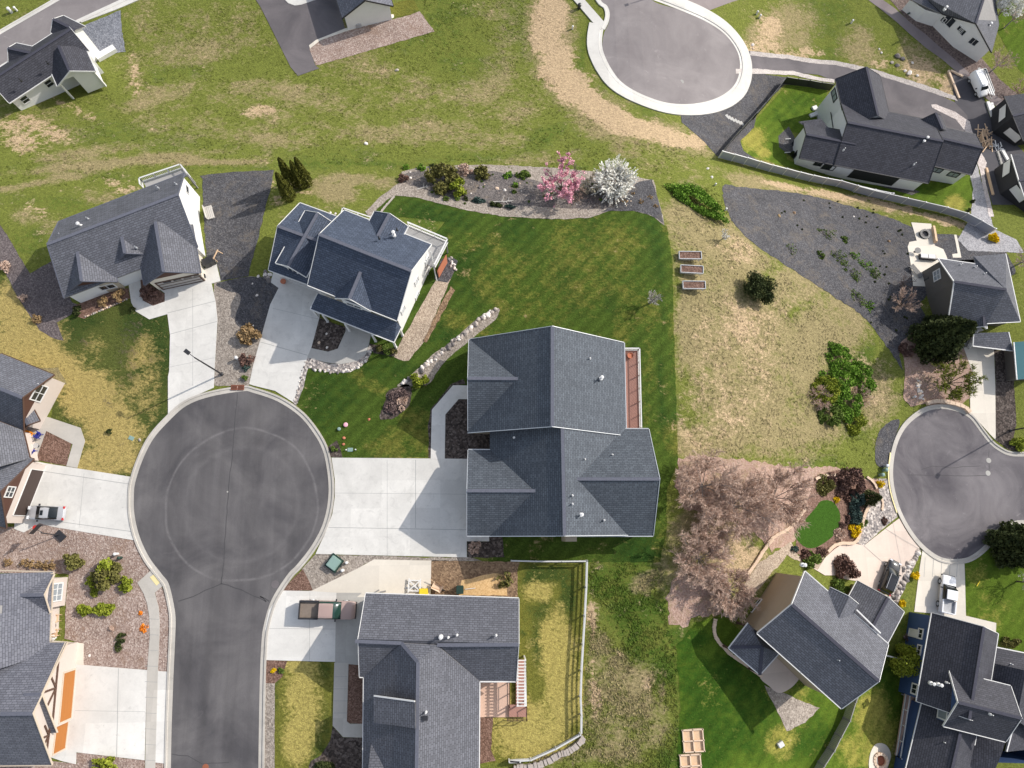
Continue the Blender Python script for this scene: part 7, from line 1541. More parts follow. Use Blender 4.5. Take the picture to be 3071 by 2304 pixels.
            # rim keeps its local place under the wheel
def lights(root, xf, xb, w, z=0.72):
    for s in (-1, 1):
        a = MB(); a.box((xf, s*(w/2-0.26), z), (0.16,0.36,0.16)); a.local('headlight', LAMP, root)
        b = MB(); b.box((xb, s*(w/2-0.16), z+0.08), (0.14,0.26,0.2)); b.local('tail_light', TAIL, root)
        m_ = MB(); m_.box(((xf+xb)*0.5+(xf-xb)*0.17, s*(w/2+0.08), z+0.32), (0.14,0.22,0.14)); m_.local('mirror', M['black_trim'], root)
def car(c, r, f, b, label, kind, pcol, zoff=0.07):
    f0, b0 = Gq(c, r, *f), Gq(c, r, *b); L = (f0-b0).length; mid = (f0+b0)/2; rz = math.atan2((f0-b0).y, (f0-b0).x)
    root = empty(kind, Vector((mid.x, mid.y, terr(mid.x, mid.y)+zoff)), label, {'pickup_truck':'pickup truck','sedan':'car','sport_utility_car':'car','white_van':'van'}.get(kind, 'car'), None, rz)
    W_ = min(L*0.385, 1.95); H_ = L/2; pm = P_[pcol]; mb = MB(); k = L/4.7
    if kind == 'pickup_truck':
        loft(mb, [(-H_,W_*.46,W_*.47,W_*.46,.5,.75,.98),(-H_+.1,W_*.49,W_*.5,W_*.5,.45,.8,1.05),(H_*0.0,W_*.49,W_*.5,W_*.5,.42,.8,1.05),(H_*.3,W_*.49,W_*.5,W_*.47,.42,.82,1.12),(H_*.82,W_*.49,W_*.49,W_*.44,.42,.8,1.06),(H_*.96,W_*.46,W_*.46,W_*.38,.45,.75,.95),(H_,W_*.4,W_*.41,W_*.34,.5,.68,.8)])
        soften(mb.local('body', pm, root))
        gh = MB(); loft(gh, [(-H_*.28,W_*.46,W_*.47,W_*.36,1.0,1.12,1.5),(-H_*.24,W_*.46,W_*.47,W_*.37,1.0,1.15,1.78),(H_*.27,W_*.46,W_*.47,W_*.37,1.0,1.15,1.78),(H_*.5,W_*.45,W_*.44,W_*.36,1.0,1.04,1.1)]); soften(gh.local('window', GREEN_GL if pcol == 'mauve' else GL, root))
        rf = MB(); loft(rf, [(-H_*.25,W_*.37,W_*.38,W_*.35,1.66,1.75,1.8),(0,W_*.38,W_*.39,W_*.36,1.68,1.78,1.84),(H_*.25,W_*.37,W_*.38,W_*.35,1.66,1.75,1.8)]); soften(rf.local('cab_roof', pm, root))
        bd = MB(); x0, x1 = -H_+.12, -H_*.3; bd.box(((x0+x1)/2,0,1.065), (x1-x0, W_*.82, 0.03)); bd.local('bed_floor', plain('truck_bed_liner', (0.2,0.16,0.13) if pcol == 'mauve' else (0.4,0.4,0.4), 0.8, 0.3), root)
        br = MB()
        for s in (-1, 1): br.box(((x0+x1)/2, s*W_*.455, 1.2), (x1-x0, W_*.08, 0.34))
        br.local('bed_side', M['black_trim'] if pcol == 'mauve' else pm, root); tg = MB(); tg.box((x0-.02,0,1.2), (0.1, W_*.98, 0.36)); tg.local('tailgate', M['black_trim'] if pcol == 'mauve' else pm, root)
        bp = MB(); bp.box((H_*.99,0,.55), (0.2, W_*.9, 0.24)); bp.local('bumper', M['metal_dark'], root); wheels(root, (-H_*.58, H_*.62), W_, .4)
    elif kind == 'white_van':
        loft(mb, [(-H_,W_*.44,W_*.46,W_*.4,.5,1.0,1.9),(-H_+.2,W_*.49,W_*.5,W_*.44,.42,1.0,2.1),(H_*.35,W_*.49,W_*.5,W_*.44,.42,1.0,2.1),(H_*.68,W_*.49,W_*.49,W_*.42,.42,.95,1.3),(H_*.93,W_*.46,W_*.46,W_*.38,.45,.75,1.0),(H_,W_*.4,W_*.4,W_*.32,.5,.65,.78)])
        soften(mb.local('body', pm, root)); gh = MB(); gh.add([(H_*.385,-W_*.36,2.0),(H_*.385,W_*.36,2.0),(H_*.66,W_*.41,1.38),(H_*.66,-W_*.41,1.38)], [(0,1,2,3)]); gh.local('windscreen', GL, root); wheels(root, (-H_*.6, H_*.6), W_)
    else:
        suv = kind == 'sport_utility_car'; zt = 1.72 if suv else 1.42; zb = .98 if suv else .9
        loft(mb, [(-H_,W_*.38,W_*.4,W_*.34,.42,.62,.8),(-H_*.95,W_*.46,W_*.47,W_*.42,.3,.68,zb),(-H_*.7,W_*.49,W_*.5,W_*.46,.28,.72,zb+.02),(H_*.25,W_*.49,W_*.5,W_*.46,.28,.7,zb),(H_*.72,W_*.48,W_*.49,W_*.42,.28,.66,zb-.06),(H_*.93,W_*.43,W_*.44,W_*.34,.32,.58,zb-.22),(H_,W_*.32,W_*.34,W_*.24,.4,.52,.6)])
        soften(mb.local('body', pm, root)); gh = MB(); x0 = -H_*(.9 if suv else .66)
        loft(gh, [(x0,W_*.42,W_*.41,W_*.3,zb-.1,zb+.05,zb+.1),(x0+(.3 if suv else .62),W_*.45,W_*.43,W_*.34,zb-.1,zb+.15,zt-.03),(H_*.12,W_*.46,W_*.44,W_*.36,zb-.1,zb+.15,zt),(H_*.47,W_*.45,W_*.42,W_*.36,zb-.1,zb,zb+.02)]); soften(gh.local('window', GL, root))
        rf = MB(); loft(rf, [(x0+(.34 if suv else .66),W_*.35,W_*.36,W_*.32,zt-.1,zt-.04,zt+.01),(-H_*.1,W_*.35,W_*.38,W_*.34,zt-.1,zt-.03,zt+.04),(H_*.14,W_*.34,W_*.36,W_*.32,zt-.1,zt-.04,zt+.015)]); soften(rf.local('roof', pm, root))
        sr = MB(); sr.box((H_*.03,0,zt+.045), (0.34*k, W_*.34, 0.02)); sr.local('sunroof', GL, root)
        wheels(root, (-H_*.6, H_*.6), W_, .34)
        if suv:
            for s in (-1, 1): rk = MB(); rk.box((-H_*.3, s*W_*.3, zt+.08), (H_*.9, .04, .05)); rk.local('roof_rack', M['metal'], root)
    lights(root, H_*.93, -H_*.95, W_); return root
car(0,2,(262,1128),(572,1135),'silver sedan parked on the white drive before the brown garage door','sedan','silver')
car(1,3,(858,345),(398,335),'mauve-brown crew cab pickup with open bed on the lower drive','pickup_truck','mauve')
car(3,3,(1112,-62),(1030,205),'black sport utility car parked on the pink drive','sport_utility_car','black')
car(3,3,(1555,60),(1530,370),'white pickup with an open bed on the drive of the blue house','pickup_truck','white')
car(3,0,(1850,820),(1760,640),'white van parked on the black asphalt by the trail','white_van','white')
# trailers
def trailer(c, r, f, b, w, label, box=True):
    f0, b0 = Gq(c, r, *f), Gq(c, r, *b); L = (f0-b0).length; mid = (f0+b0)/2; rz = math.atan2((f0-b0).y, (f0-b0).x)
    root = empty('trailer', Vector((mid.x, mid.y, terr(mid.x, mid.y)+0.05)), label, 'trailer', None, rz)
    mb = MB(); mb.box((0,0,.62), (L,w,.12)); mb.local('deck', M['metal_dark'], root)
    sd = MB()
    for s in (-1,1): sd.box((0,s*w/2,.95 if box else .75), (L,.07,.6 if box else .16))
    sd.box((-L/2,0,.95 if box else .75), (.07,w,.6 if box else .16)); sd.box((L/2,0,.95 if box else .75), (.07,w,.6 if box else .16)); sd.local('side_board', M['black_trim'] if box else M['white'], root)
    tg = MB(); tg.beam((L/2,-w*.3,.6),(L/2+1.1,0,.55),.08,.08); tg.beam((L/2,w*.3,.6),(L/2+1.1,0,.55),.08,.08); tg.local('drawbar', M['metal_dark'], root)
    wheels(root, (-.4,.5), w+.5, .34); return root
trailer(3,0,(1975,1030),(2085,1135),2.0,'black high-sided trailer beside the unfinished black-wrapped house')
trailer(3,0,(1905,790),(1835,600),1.5,'white flat trailer loaded with boards beside the white van', False)
mb = MB(); rnd = random.Random(4)
a, b = Gq(3,0,1822,585), Gq(3,0,1905,800); a.z += .8; b.z += .8
for k in range(6): 
    o = Vector((k*0.2-0.4, -k*0.08, (k%2)*0.08)); mb.beam(a+o+(b-a)*rnd.uniform(0,.1), b+o, 0.16, 0.07)
tag(mb.build('board_stack', M['white'], None, a), 'stack of long white boards on the flat trailer', 'lumber')
for i, (lx, ly, n, L, lb) in enumerate(((1860,1130,9,2.6,'loose pile of new timber offcuts beside the black trailer'),(1890,1200,9,2.4,'tangled pile of pale timber below the offcuts'),(1985,1230,5,1.6,'small heap of white boards by the lumber piles'))):
    mb = MB(); p = Gq(3,0,lx,ly)
    for k in range(n*2):
        c_ = p+Vector((rnd.uniform(-.8,.8), rnd.uniform(-.9,.9), 0.08+k*0.035)); mb.box(c_, (L*rnd.uniform(.5,1), .14, .05), rnd.uniform(-0.5,.5)+(1.35 if k%3 else 0.1), 0, Matrix.Rotation(rnd.uniform(-.06,.06), 3, 'Y'))
    tag(mb.build('lumber_pile', M['wood_new'] if i < 2 else M['white'], None, p), lb, 'lumber')
for i, (pts, lb, mt) in enumerate((([(1905,850),(1960,1010)],'long white siding bundle lying beside the trailer','white'),([(1935,860),(1985,1010)],'second white siding bundle, right of the first','white'),([(1580,590),(1670,820)],'pale timber edging beam along the black asphalt','block'),([(1600,590),(1700,640)],'pale concrete edging at the top of the black asphalt','block'),([(2020,1240),(2075,1340)],'white plank pack by the unfinished walls','white'),([(1895,1400),(1950,1620)],'long timber lying along the pink gravel track','wood_new'))):
    mb = MB(); a, b = Gq(3,0,*pts[0]), Gq(3,0,*pts[1]); a.z += .15; b.z += .15; mb.beam(a, b, 0.5 if mt == 'white' else 0.28, 0.28)
    tag(mb.build('building_material', M[mt], None, a), lb, 'building material')
# ------------------------------------------------------------------ street lamps, hoop, boxes
def street_lamp(p, rz, label):
    root = empty('street_lamp', p, label, 'street lamp', 'street lamps', rz)
    mb = MB(); mb.lathe((0,0,0), [(0.2,-0.1),(0.2,0.25),(0.1,0.3),(0.09,4),(0.07,8.0)], 10); mb.local('pole', M['metal_dark'], root)
    a = MB(); a.beam((0,0,7.9),(0.75,0,8.05),0.07,0.07); a.local('arm', M['metal_dark'], root)
    l = MB(); l.box((1.0,0,8.05),(0.6,0.42,0.16)); o = l.local('lamp_head', M['metal_dark'], root)
    g = MB(); g.box((1.0,0,7.955),(0.45,0.32,0.03)); g.local('lens', M['metal'], root).parent = o
    return root
street_lamp(place(0,1,1842,1557), 2.5, 'dark street lamp leaning over the drive of the beige house')
street_lamp(place(3,2,2095,448), -2.2, 'dark street lamp beside the right cul-de-sac')
tp = Gq(2,0,905,75); hp = Vector((tp.x, tp.y, 0))+Vector((SUN_DIR.x, SUN_DIR.y, 0))*8.0/math.tan(SUN_EL)
street_lamp(Vector((hp.x, hp.y, terr(hp.x, hp.y))), 3.6, 'street lamp at the top road whose shadow crosses the upper cul-de-sac')
p = place(0,2,505,1320); a = heading(0,2,(375,1200),(505,1320)); root = empty('basketball_hoop', p, 'black portable basketball hoop with red rim beside the silver sedan', 'basketball hoop', None, a)
mb = MB(); mb.box((0,0,.12),(1.1,.75,.26)); mb.local('base', M['black_trim'], root); mb = MB(); mb.tube([(0.1,0,.2),(0.5,0,3.0)],0.06,8); mb.tube([(0.45,0,2.6),(1.0,0,3.1)],0.035,6); mb.local('pole', M['metal_dark'], root)
mb = MB(); mb.box((1.05,0,3.3),(0.04,1.2,.8)); mb.local('backboard', M['metal_dark'], root)
mb = MB(); R0 = [(1.36+.23*math.cos(t*.5236), .23*math.sin(t*.5236), 3.05) for t in range(13)]; mb.tube(R0, 0.02, 5); mb.box((1.1,0,3.05),(.1,.14,.05)); mb.local('rim', M['red'], root)
mb = MB(); mb.lathe((1.36,0,2.65), [(0.12,0),(0.22,.38)], 10); mb.local('net', M['red'], root)
def box_thing(name, c, r, x, y, size, mat, label, cat, rz=0.0, base=None, h0=0.0):
    p = place(c, r, x, y); root = empty(name, p, label, cat, None, rz)
    bm = bmesh.new(); bmesh.ops.create_cube(bm, size=1.0)
    for v in bm.verts: v.co = Vector((v.co.x*size[0], v.co.y*size[1], (v.co.z+.5)*size[2]+h0))
    for v in bm.verts:
        if v.co.z > h0+size[2]*.5: v.co.x *= .94; v.co.y *= .94
    bmesh.ops.bevel(bm, geom=bm.edges[:], offset=min(size)*.08, segments=2, affect='EDGES')
    me = bpy.data.meshes.new('cabinet'); bm.to_mesh(me); bm.free(); me.materials.append(M[mat]); o = bpy.data.objects.new('cabinet', me); col.objects.link(o); o.parent = root
    if base:
        b = MB(); b.box((0,0,base[2]/2-.05), base); b.local('plinth', M['green_dark'] if mat == 'plastic_green' else M['conc_grey'], root)
    return root
box_thing('transformer_box',1,2,672,1545,(1.3,1.2,.75),'plastic_green','pale green transformer cabinet on the grey gravel by the kerb','utility box',0.95,(1.6,1.5,.3))
for i,(c,r,x,y,mt,lb,s) in enumerate(((1,2,775,1542,'white','white utility pedestal nearer the main drive, right of the green cabinet',.32),(1,2,742,1606,'white','white utility pedestal nearer the brown pickup, below the green cabinet',.36),(0,2,965,1470,'white','white utility pedestal in the pink gravel',.36),(0,2,998,1502,'green_dark','dark green utility pedestal next to the white one',.36),(0,1,1968,1425,'white','white mailbox pedestal beside the dark red shrub',.4),(1,2,768,606,'white','small white marker post left of the valve lid',.16),(1,2,846,604,'white','small white marker post right of the valve lid',.16),(3,2,1300,168,'white','white marker box left of the pale stone line',.3),(3,2,1060,742,'metal','grey utility pedestal at the top of the row by the side road',.5),(3,2,1055,775,'plastic_green','green-grey utility pedestal in the middle of the row',.5),(3,2,1025,815,'plastic_green','dark-based utility pedestal at the bottom of the row',.5),(2,0,545,230,'white','white stake left in the bare bank',.3),(2,0,2075,110,'white','white pipe stub left of a pair near the upper lot',.35),(2,0,2098,140,'white','white pipe stub right of a pair near the upper lot',.35),(2,0,600,60,'metal_dark','dark mailbox post by the upper sidewalk',.6),(0,0,85,92,'white','large white pipe stub by the upper left road',.5),(0,0,130,78,'white','small white pipe stub by the upper left road',.35),(2,1,1815,190,'white','white stake beside the dark gravel lot',.3),(2,0,1730,1530,'white','white stake near the two round caps',.25),(3,0,785,182,'white','white tag in the upper right grass',.35))):
    p = place(c,r,x,y,0.3); mb = MB(); mb.lathe((p.x,p.y,p.z), [(s*.42,-.05),(s*.42,.7*min(1,s*2.4)),(s*.5,.72*min(1,s*2.4)),(s*.46,.9*min(1,s*2.4)),(s*.2,.97*min(1,s*2.4))], 10)
    tag(mb.build('utility_pedestal', M[mt], None, p), lb, 'pedestal')
for (c,r,x,y,sz,mt,lb,rz) in ((1,2,803,606,(.62,.45,.08),'plastic_green','pale green valve lid on the front lawn',0),(0,2,1090,510,(.6,.45,.08),'plastic_green','pale green valve lid on the dormant lawn',-.4)):
    box_thing('valve_lid',c,r,x,y,sz,mt,lb,'valve lid',rz)
# storm drain grates
for (x, lb) in ((1945,'left rusty storm drain grate in the kerb'),(2002,'right rusty storm drain grate in the kerb')):
    p = Gq(0,2,x,92); root = empty('storm_drain', Vector((p.x,p.y,p.z+.155)), lb, 'storm drain', 'storm drain grates'); mb = MB(); mb.box((0,0,0),(.72,.6,.02)); mb.local('frame', M['rust'], root); g = MB()
    for k in range(7): g.box((-.27+k*.09,0,.015),(.035,.5,.02))
    g.local('bar', M['rubber'], root)
for (c,r,x,y,rad,mt,lb) in ((3,2,1918,695,.34,'conc_grey','pale round manhole cover, upper of two on the side road'),(3,2,1912,800,.34,'conc_grey','pale round manhole cover, lower of two on the side road'),(0,2,1887,955,.09,'conc_grey','small survey disc in the centre of the cul-de-sac'),(0,3,1705,1650,.32,'rust','reddish manhole cover at the bottom edge of the road'),(2,0,1450,680,.34,'conc_grey','pale manhole cover on the upper cul-de-sac'),(1,3,180,135,.42,'tar','grey patch lid on the road near the pickup drive')):
    p = Gq(c,r,x,y); mb = MB(); mb.lathe((p.x,p.y,p.z), [(rad,.0),(rad,.04),(rad*.9,.046),(rad*.88,.04),(rad*.2,.042)], 20); tag(mb.build('manhole_cover', M[mt], None, p), lb, 'manhole cover')
# ------------------------------------------------------------------ planters and raised beds
for i,(x,y,lb) in enumerate(((1520,570,'uppermost of three raised trough planters on the dry slope'),(1534,686,'middle one of three raised trough planters on the dry slope'),(1552,816,'lowest of three raised trough planters, near the bare tree'))):
    p = place(2,1,x,y,.8); root = empty('trough_planter', p, lb, 'planter', 'raised trough planters', -0.05 if i == 1 else 0)
    L, w_, z = 2.75, .95, .5; mb = MB()
    for s in (-1,1): mb.box((0,s*w_/2,z+.2),(L,.07,.45)); mb.box((s*L/2,0,z+.2),(.07,w_+.07,.45))
    mb.local('trough', M['metal'], root); so = MB(); so.box((0,0,z+.3),(L-.08,w_-.08,.05)); so.local('soil', M['bark'], root)
    for sx in (-1,1):
        for sy in (-1,1): l = MB(); l.box((sx*(L/2-.15),sy*(w_/2-.08),.25),(.1,.1,.6)); l.local('leg', M['white'], root)
for i,(x,y,lb) in enumerate(((1545,1430,'four-square wooden raised bed, upper one of two on the mown lawn'),(1524,1638,'four-square wooden raised bed cut off by the bottom edge'))):
    p = place(2,3,x,y,.2); root = empty('raised_bed', p, lb, 'raised bed', 'four-square raised beds', 0.03); S = 2.15; mb = MB()
    for t in (-1,0,1): mb.box((t*S/2,0,.18),(.11,S+.11,.38)); mb.box((0,t*S/2,.182),(S+.22,.11,.376))
    mb.local('frame', M['block'], root)
    for a in (-1,1):
        for b in (-1,1): s_ = MB(); s_.box((a*S/4,b*S/4,.1),(S/2-.12,S/2-.12,.12)); s_.local('soil', M['wood_new'], root)
# ------------------------------------------------------------------ fences and garden walls
def panel_fence(line, h, step, mat, label, name='fence', post='white', group=None, pw=.13, top=True, slats=False):
    P = [G(x, y, h) for x, y in line]; P = [Vector((p.x, p.y, terr(p.x, p.y))) for p in P]
    root = empty(name, P[0], label, 'fence', group); Q = []
    for a, b in zip(P, P[1:]):
        n = max(1, round((b-a).length/step))
        for k in range(n): q_ = a.lerp(b, k/n); q_.z = terr(q_.x, q_.y); Q.append(q_)
    Q.append(P[-1])
    for i, a in enumerate(Q):
        m_ = MB(); m_.box((a.x,a.y,a.z+h/2-.1),(pw,pw,h+.3)); m_.box((a.x,a.y,a.z+h+.08),(pw*1.3,pw*1.3,.06)); m_.build('post', M[post], root)
        if i+1 < len(Q):
            b = Q[i+1]; d_ = (b-a); u = Vector((d_.x,d_.y,0)).normalized(); s = Vector((-u.y,u.x,0))*.025; a2, b2 = a+u*pw*.5, b-u*pw*.5; m_ = MB(); z0 = Vector((0,0,.06)); z1 = Vector((0,0,h-.06))
            if slats:
                nb = max(3, int(d_.length/.2))
                for k in range(nb):
                    c0, c1 = a2.lerp(b2, (k+.08)/nb), a2.lerp(b2, (k+.92)/nb); hz = Vector((0,0,h-.04+random.uniform(-.04,.04)))
                    m_.add([c0-s+z0,c1-s+z0,c1+s+z0,c0+s+z0,c0-s+hz,c1-s+hz,c1+s+hz,c0+s+hz], [(3,2,1,0),(4,5,6,7),(0,1,5,4),(1,2,6,5),(2,3,7,6),(3,0,4,7)])
            else: m_.add([a2-s+z0,b2-s+z0,b2+s+z0,a2+s+z0,a2-s+z1,b2-s+z1,b2+s+z1,a2+s+z1], [(3,2,1,0),(4,5,6,7),(0,1,5,4),(1,2,6,5),(2,3,7,6),(3,0,4,7)])
            m_.build('panel', M[mat], root)
            if top: t = MB(); t.beam(a2+Vector((0,0,h)), b2+Vector((0,0,h)), .09, .09); t.build('top_rail', M[post], root)
    return root
panel_fence(q(2,0,[(1790,1255),(2000,1310),(2212,1372)])+q(3,0,[(250,1400),(700,1500),(1130,1605)])+q(3,1,[(850,0),(1100,62),(1400,130),(1580,172),(1750,222),(1870,285),(1980,350)]), 1.8, 2.4, 'vinyl', 'long pale grey vinyl privacy fence curving behind the black-trimmed house')
panel_fence(q(2,0,[(1795,1250),(1900,1120),(2050,960),(2212,780)])+q(3,0,[(0,940),(120,800),(245,640),(440,668),(640,700)]), 1.7, 2.4, 'metal_dark', 'dark fence around the upper side of the black-trimmed house lawn', post='metal_dark', pw=.09)
def rail_fence(line, h, step, label, mat='fence_white', rails=(.3,.7,1.1), group=None):
    P = [G(x, y, h) for x, y in line]; P = [Vector((p.x, p.y, terr(p.x, p.y))) for p in P]; root = empty('rail_fence', P[0], label, 'fence', group)
    for a, b in zip(P, P[1:]):
        n = max(1, round((b-a).length/step))
        for k in range(n):
            p, q_ = a.lerp(b, k/n), a.lerp(b, (k+1)/n); m_ = MB(); m_.box((p.x,p.y,p.z+h/2),(.14,.14,h+.1)); m_.build('post', M[mat], root)
            r_ = MB(); 
            for z in rails: r_.beam(p+Vector((0,0,z)), q_+Vector((0,0,z)), .05, .14)
            r_.beam(p+Vector((0,0,h-.02)), q_+Vector((0,0,h-.02)), .15, .04); r_.build('rail', M[mat], root)
rail_fence(q(2,2,[(40,1527),(250,1532),(460,1532),(668,1530)])+q(2,3,[(668,-60),(662,160),(650,400),(635,640),(622,860),(615,1080),(622,1230),(620,1375)]), 1.25, 2.4, 'white rail fence along the right side of the fenced yard')
rail_fence(q(2,3,[(612,1385),(410,1500),(200,1595),(20,1605)])+q(1,3,[(2212,1610),(2120,1612)]), .9, 2.4, 'low white rail fence curving along the bottom of the fenced yard', rails=(.3,.6))
rail_fence(q(3,3,[(1010,715),(1110,735),(1205,760)]), 1.2, 2.4, 'short white rail fence between the two lower right houses', rails=(.3,.6,.9))
panel_fence(q(3,3,[(1000,745),(940,880),(880,960),(820,1110),(770,1270),(700,1400),(640,1520),(560,1640),(500,1760)]), 1.7, 2.2, 'wood', 'weathered grey wooden fence below the beige house', post='wood', pw=.11, slats=True)
def block_wall(line, h, w, label, mat='block', n=None, jitter=.02, blk=.42, name='garden_wall'):
    P = [G(x, y) for x, y in catmull(line, 5, False)]; mb = MB(); acc = 0
    for a, b in zip(P, P[1:]):
        L = Vector((b.x-a.x,b.y-a.y,0)).length; m = max(1, round(L/blk)); d_ = (b-a); ang = math.atan2(d_.y, d_.x)
        for k in range(m):
            c_ = a.lerp(b, (k+.5)/m); c_.z = terr(c_.x,c_.y)+h/2-.05; c_ += Vector((random.uniform(-jitter,jitter),random.uniform(-jitter,jitter),random.uniform(-jitter,jitter))); mb.box(c_, (L/m*.93, w*random.uniform(.85,1.1), h+.1), ang+random.uniform(-.05,.05))
    tag(mb.build(name, M[mat], None, P[0]), label, 'garden wall')
block_wall(q(3,2,[(0,1515),(60,1420),(130,1330),(250,1262),(330,1180),(400,1080)]), .35, .35, 'tan block edging running up the left side of the oval lawn garden')
block_wall(q(3,2,[(480,850),(545,820),(640,815)]), .3, .32, 'short curved tan block wall at the top of the oval lawn garden')
block_wall(q(3,2,[(905,830),(960,880),(985,930)]), .3, .3, 'short tan block edging near the utility boxes')
block_wall(q(3,2,[(1010,990),(1035,1040),(1030,1110)]), .25, .25, 'thin stone edging curving through the river rock')
block_wall(q(3,2,[(970,1010),(900,1100),(868,1190),(850,1270),(825,1340),(790,1378),(700,1380),(630,1400),(580,1450)]), .4, .38, 'long tan block wall between the garden and the pink drive')
block_wall(q(3,2,[(1395,225),(1480,205),(1600,222),(1700,255),(1750,300)]), .55, .5, 'curved block retaining wall above the side road')
block_wall(q(2,2,[(1990,1640),(2060,1540),(2130,1430),(2200,1345)]), .4, .35, 'tan block edging at the lower end of the pink mulch')
block_wall(q(2,3,[(1725,420),(1715,520),(1745,600),(1800,660),(1860,720),(1980,800),(2110,900)]), .3, .35, 'curved stone edging around the beige house patio')
block_wall(q(2,3,[(640,1400),(540,1500),(430,1540),(330,1600),(200,1640),(60,1650)]), .45, .6, 'grey stone retaining wall outside the curved white fence', 'rock', blk=.6, jitter=.07)
block_wall(q(1,1,[(1170,82),(1075,190),(1040,260)]), .12, .25, 'low stone edging at the left curve of the garden path','rock')
block_wall(q(3,0,[(1985,1260),(2030,1400),(2090,1600)]), .3, .3, 'row of concrete forms beside the unfinished black-walled house','conc_grey')
# ------------------------------------------------------------------ furniture
def chair(c, r, x, y, mat, label, rz, group=None, s=1.0, rocking=False, name='garden_chair'):
    p = place(c, r, x, y, .4); p.z += .09; root = empty(name, p, label, 'chair', group, rz); m_ = M[mat]
    for parts, nm in (([((0,0,.38),(.6*s,.58*s,.05))],'seat'),):
        mb = MB(); [mb.box(*q_) for q_ in parts]; mb.local(nm, m_, root)
    mb = MB()
    for k in range(5): mb.box((-.34*s,(k-2)*.12*s,.7),(.05,.1*s,.72), 0, 0, Matrix.Rotation(-.35,3,'Y'))
    mb.local('backrest', m_, root)
    for sg in (-1,1): a = MB(); a.box((0,sg*.34*s,.6),(.66*s,.1,.04)); a.local('armrest', m_, root)
    for sx in (-1,1):
        for sy in (-1,1): l = MB(); l.box((sx*.26*s,sy*.3*s,.28),(.06,.06,.62)); l.local('leg', m_, root)
    if rocking:
        for sg in (-1,1): a = MB(); a.tube([(-.5,sg*.3,.08),(0,sg*.3,-.0),(.5,sg*.3,.08)],.025,5); a.local('rocker', m_, root)
    return root
chair(0,2,240,485,'orange','orange garden chair at the upper end of the porch',-.4,'porch chairs of the stucco house',1.2); chair(0,2,205,598,'orange','orange garden chair at the lower end of the porch',.3,'porch chairs of the stucco house',1.3)
chair(0,2,318,485,'blue','dark blue garden chair near the upper orange one',2.6,'porch chairs of the stucco house',.9); chair(0,2,270,628,'blue','dark blue garden chair near the lower orange one',2.9,'porch chairs of the stucco house',.9)
def round_table(c, r, x, y, rad, h, mat, label, top=None, name='side_table', cat='table'):
    p = place(c, r, x, y, h); p.z += .08; root = empty(name, p, label, cat); mb = MB(); mb.lathe((0,0,h-.04), [(rad,0),(rad,.04)], 20); mb.local('tabletop', M[mat], root); l = MB(); l.lathe((0,0,0), [(rad*.5,0),(.05,.05),(.05,h-.04)], 10); l.local('pedestal', M['metal_dark'], root)
round_table(0,2,297,572,.3,.5,'metal','small round grey table between the porch chairs')
for i,(x,y,lb) in enumerate(((462,415,'wooden rocking chair at the upper end of the porch'),(455,535,'wooden rocking chair at the lower end of the porch'))): chair(0,3,x,y,'wood_new',lb,0,'rocking chairs on the lower left porch',1.05,True,'rocking_chair')
round_table(0,3,447,476,.28,.55,'trunk','dark round table between the rocking chairs')
p = place(0,3,436,578,.5); mb = MB(); mb.lathe((p.x,p.y,p.z+.1), [(.22,0),(.26,.35),(.3,.4),(.1,.5)], 14); tag(mb.build('flower_pot', M['white'], None, p), 'white pot beside the lower rocking chair', 'pot')
# bench and outdoor bits of the beige house
p = place(0,1,1738,215,.4); root = empty('garden_bench', p, 'weathered pinkish wooden bench by the bright gable wall', 'bench', None, 1.9)
for k in range(4): mb = MB(); mb.box((0,-.35+k*.22,.45),(1.7,.18,.05)); mb.local('seat_board', M['twig_pale'], root)
mb = MB(); mb.box((0,.45,.8),(1.7,.06,.6)); mb.local('backrest', M['twig_pale'], root)
for s in (-1,1): mb = MB(); mb.box((s*.75,0,.25),(.1,.8,.5)); mb.local('leg', M['twig_pale'], root)
p = place(0,1,1793,570,.5); root = empty('sawhorse', p, 'orange wooden sawhorse on the dark gravel', 'sawhorse', None, 1.2); mb = MB(); mb.box((0,0,.75),(1.3,.12,.1)); mb.local('beam', M['wood_new'], root)
for sx in (-1,1):
    for sy in (-1,1): mb = MB(); mb.beam((sx*.5,sy*.05,.75),(sx*.6,sy*.35,0),.07,.07); mb.local('leg', M['wood_new'], root)
for i,(c,r,x,y,mt,lb,rz) in enumerate(((0,1,1730,650,'metal_dark','black wheeled bin against the beige garage wall',0.4),(0,1,1765,632,'metal_dark','second black wheeled bin, further from the wall',0.4),(1,3,1715,175,'green_dark','dark green wheeled bin behind the lower house',0),(1,0,872,215,'metal','grey air conditioning unit by the white gable',.3),(3,0,1420,145,'metal','white air unit beside the long white house',.5),(3,1,1405,790,'metal_dark','black grill at the corner of the taupe house',.2))):
    sz = (.75,.8,1.05) if 'bin' in lb or 'grill' in lb else (.85,.85,.8); root = box_thing('wheeled_bin' if 'bin' in lb else ('grill' if 'grill' in lb else 'air_conditioner'),c,r,x,y,sz,mt,lb,'bin' if 'bin' in lb else ('grill' if 'grill' in lb else 'air conditioner'),rz)
    mb = MB()
    if 'bin' in lb or 'grill' in lb: mb.box((0,.0,sz[2]+.03),(sz[0]*1.02,sz[1]*1.04,.07)); mb.box((0,sz[1]*.55,sz[2]-.05),(sz[0]*.9,.06,.06)); mb.local('lid', M[mt], root)
    else: mb.lathe((0,0,sz[2]), [(.33,0),(.33,.03),(.1,.04)], 18); mb.local('fan_grille', M['metal_dark'], root)
p = place(0,1,1688,748,.3); mb = MB(); mb.lathe((p.x,p.y,p.z+.08), [(.2,0),(.3,.4),(.34,.45),(.28,.46)], 14); tag(mb.build('flower_pot', M['metal_dark'], None, p), 'black pot at the corner of the beige garage door', 'pot')
